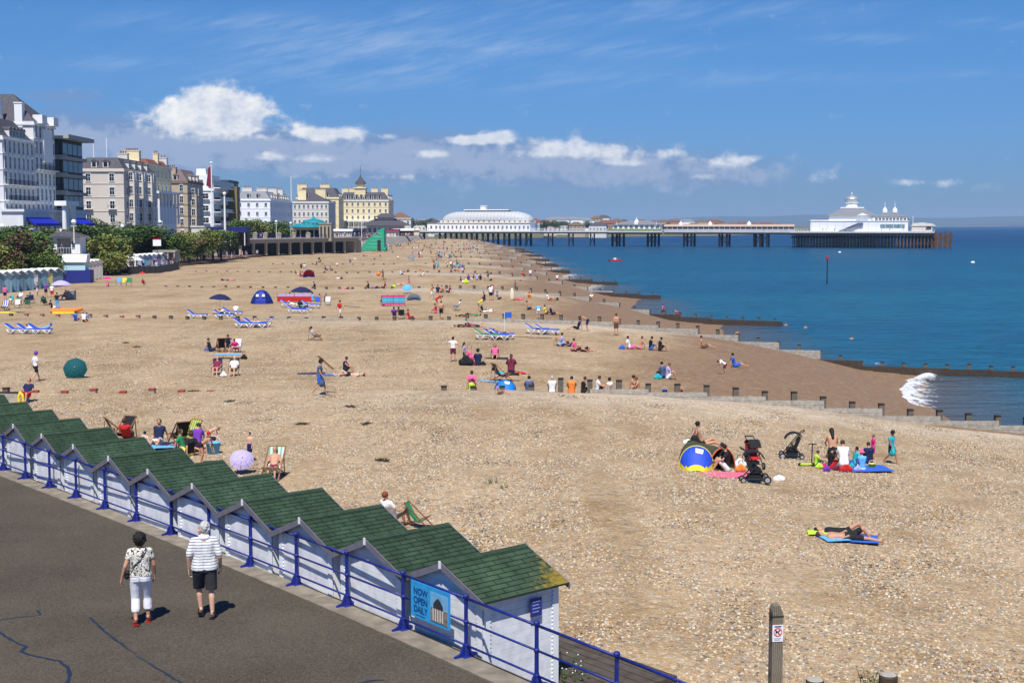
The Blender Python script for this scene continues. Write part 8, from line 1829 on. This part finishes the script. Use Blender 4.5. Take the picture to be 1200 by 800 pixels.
# ------------------------------------------------------------------ town behind the pier
hm_ = []
for k, (w, d, h, wall, roof) in enumerate([(16, 10, 8, OFFW, SLATE), (12, 10, 6, PALE, TILE), (22, 10, 7, material('town_brick', (.33, .17, .11), .9), TILE), (26, 12, 9, WHITE, SLATEL), (14, 10, 6, STONE, material('brown_tile', (.17, .10, .06)))]):
    t = thing('house', 'x', 'house', (0, 0, 0)); m = MB(); m.bb(-w / 2, w / 2, 0, d, -4, h); m.build('wall', wall, t); hip(t, -w / 2, w / 2, 0, d, h, 3.2, roof, 'x')
    n = int(w / 3.2)
    for q in range(2):
        for i in range(n): put(win_mesh(1.3, 1.5, WHITE, GLASS), 'window', t, (-w / 2 + (i + .5) * w / n, -.01, 1.2 + q * 3))
    hm_.append(t)
rr = random.Random(11); used = [False] * 5
kinds = ['white house with dark slate roof', 'pale house with red tiled roof', 'red brick house with tiled roof', 'long bright white terrace house', 'sandstone coloured house with brown roof']
def house(px, Y, k, zt, s=1.):
    X = ap(px, Y); lb = kinds[k] + ' in the town far behind the pier'; g = kinds[k] + ' in the far town'; rz_ = rr.uniform(-.25, .25)
    hgt = (8, 6, 7, 9, 6)[k] + 3.2; z = zp(zt, Y) - hgt * s
    if not used[k]: t = hm_[k]; used[k] = True; t.location = (X, Y, z); t.rotation_euler = (0, 0, rz_); t['label'] = lb; t['group'] = g; t.scale = (s,) * 3
    else: t = dup(hm_[k], (X, Y, z), rz_, lb, g, s)
for a in [(486, 1050, 2, 259), (497, 1000, 0, 258), (503, 1150, 3, 256), (628, 1150, 1, 256), (636, 1300, 2, 258), (645, 1200, 1, 259), (652, 1350, 3, 254), (668, 1400, 3, 254), (682, 1420, 3, 255), (660, 1250, 0, 259), (690, 1500, 0, 256), (698, 1450, 4, 253), (706, 1550, 0, 252), (714, 1300, 2, 258), (676, 1150, 4, 260), (700, 1200, 0, 260), (640, 1700, 1, 257), (724, 1600, 4, 256), (731, 1650, 0, 257), (750, 1700, 2, 257), (765, 1750, 1, 258), (775, 1800, 4, 257), (790, 1850, 2, 257), (802, 1850, 3, 257), (812, 1900, 1, 258), (822, 1900, 4, 257), (835, 1950, 2, 257), (846, 1980, 1, 259), (858, 2000, 4, 260), (870, 2050, 2, 260), (884, 2100, 1, 260), (897, 2150, 2, 260), (742, 1550, 4, 258), (906, 2200, 4, 261)]: house(*a)
# trees between the town houses
for k, (px, Y) in enumerate([(640, 1150), (655, 1180), (690, 1300), (720, 1400), (740, 1600), (780, 1700), (812, 1750), (842, 1850), (880, 1950), (910, 2100), (500, 950), (475, 900)]):
    t = thing('tree', 'dark round tree among the houses of the town far behind the pier', 'tree', (ap(px, Y), Y, zp(267, Y)), k, 'trees in the far town'); t.scale = (3.2, 3.2, 2.2); put(lm[0], 'crown', t); put(stme, 'trunk', t)

# ------------------------------------------------------------------ on the water
x, y, z = W(969, 333, SEA); t = thing('channel_marker', 'thin dark marker post with a red top standing in the sea', 'marker post', (x, y, SEA)); hh = zp(301, y) - SEA
m = MB(); m.tube((0, 0, -3), (0, 0, hh - .5), .13, .1); m.build('shaft', STEEL, t); m = MB(); m.lathe([(.28, hh - .5), (.3, hh), (.1, hh + .15)], 10); m.build('top_mark', cl('red'), t)
def boat(px, py, s, label, colr):
    x, y, z = W(px, py, SEA); t = thing('rowing_boat', label, 'boat', (x, y, SEA), .3); m = MB(); m.prism([(-1.9 * s, .5), (1.9 * s, .55), (1.5 * s, -.1), (-1.6 * s, -.1)], 'y', -.6, .6); m.build('hull', colr, t); m = MB(); m.bb(-.5 * s, .2 * s, -.4, .4, .5, 1.1); m.build('seat_back', WHITE, t)
    person(0, 0, 'sit', 'R', 'orange', 'navy', 'b', 'person sitting in the ' + label.split(' in ')[0].split(' on ')[0], 1., 'b', None, (x + .3, y, SEA + .35)); return t
boat(721, 306, 1.2, 'small red and white kayak on the calm water off the beach', cl('red'))
for a, b, lb in [(984, 296, 'small white buoy before the pier head'), (1140, 308, 'white buoy right of the pier head')]:
    x, y, z = W(a, b, SEA); o = MB(); o.ball((0, 0, .1), .55, 10, 0, (1.3, 1, .8)); o = o.build('buoy', WHITE, None, True); o.location = (x, y, SEA); tag(o, lb, 'buoy')
for a, b, lb in [(864, 394, 'bather standing waist deep between the second and third groynes'), (921, 381, 'swimmer beyond the second groyne'), (944, 384, 'bather further out beyond the second groyne'), (998, 397, 'lone swimmer right of the others beyond the second groyne')]:
    x, y, z = W(a, b, SEA); person(0, 0, 'stand', 'T', None, 'navy', 'b', lb, 1., 'b', None, (x, y, SEA - (1.0 if a < 900 else 1.35)))
# haze over the whole view
hz = MB(); hz.bb(-3500, 12500, -130, 20500, -12, 175)
hv = bpy.data.materials.new('haze_air'); hv.use_nodes = True; nt = hv.node_tree
for n in list(nt.nodes): nt.nodes.remove(n)
o_ = nd(nt, 'ShaderNodeOutputMaterial'); v_ = nd(nt, 'ShaderNodeVolumePrincipled'); v_.inputs['Color'].default_value = (.50, .72, 1, 1); v_.inputs['Density'].default_value = HAZE; nt.links.new(v_.outputs[0], o_.inputs['Volume'])
if HAZE > 0: tag(hz.build('haze', hv), kind='stuff')
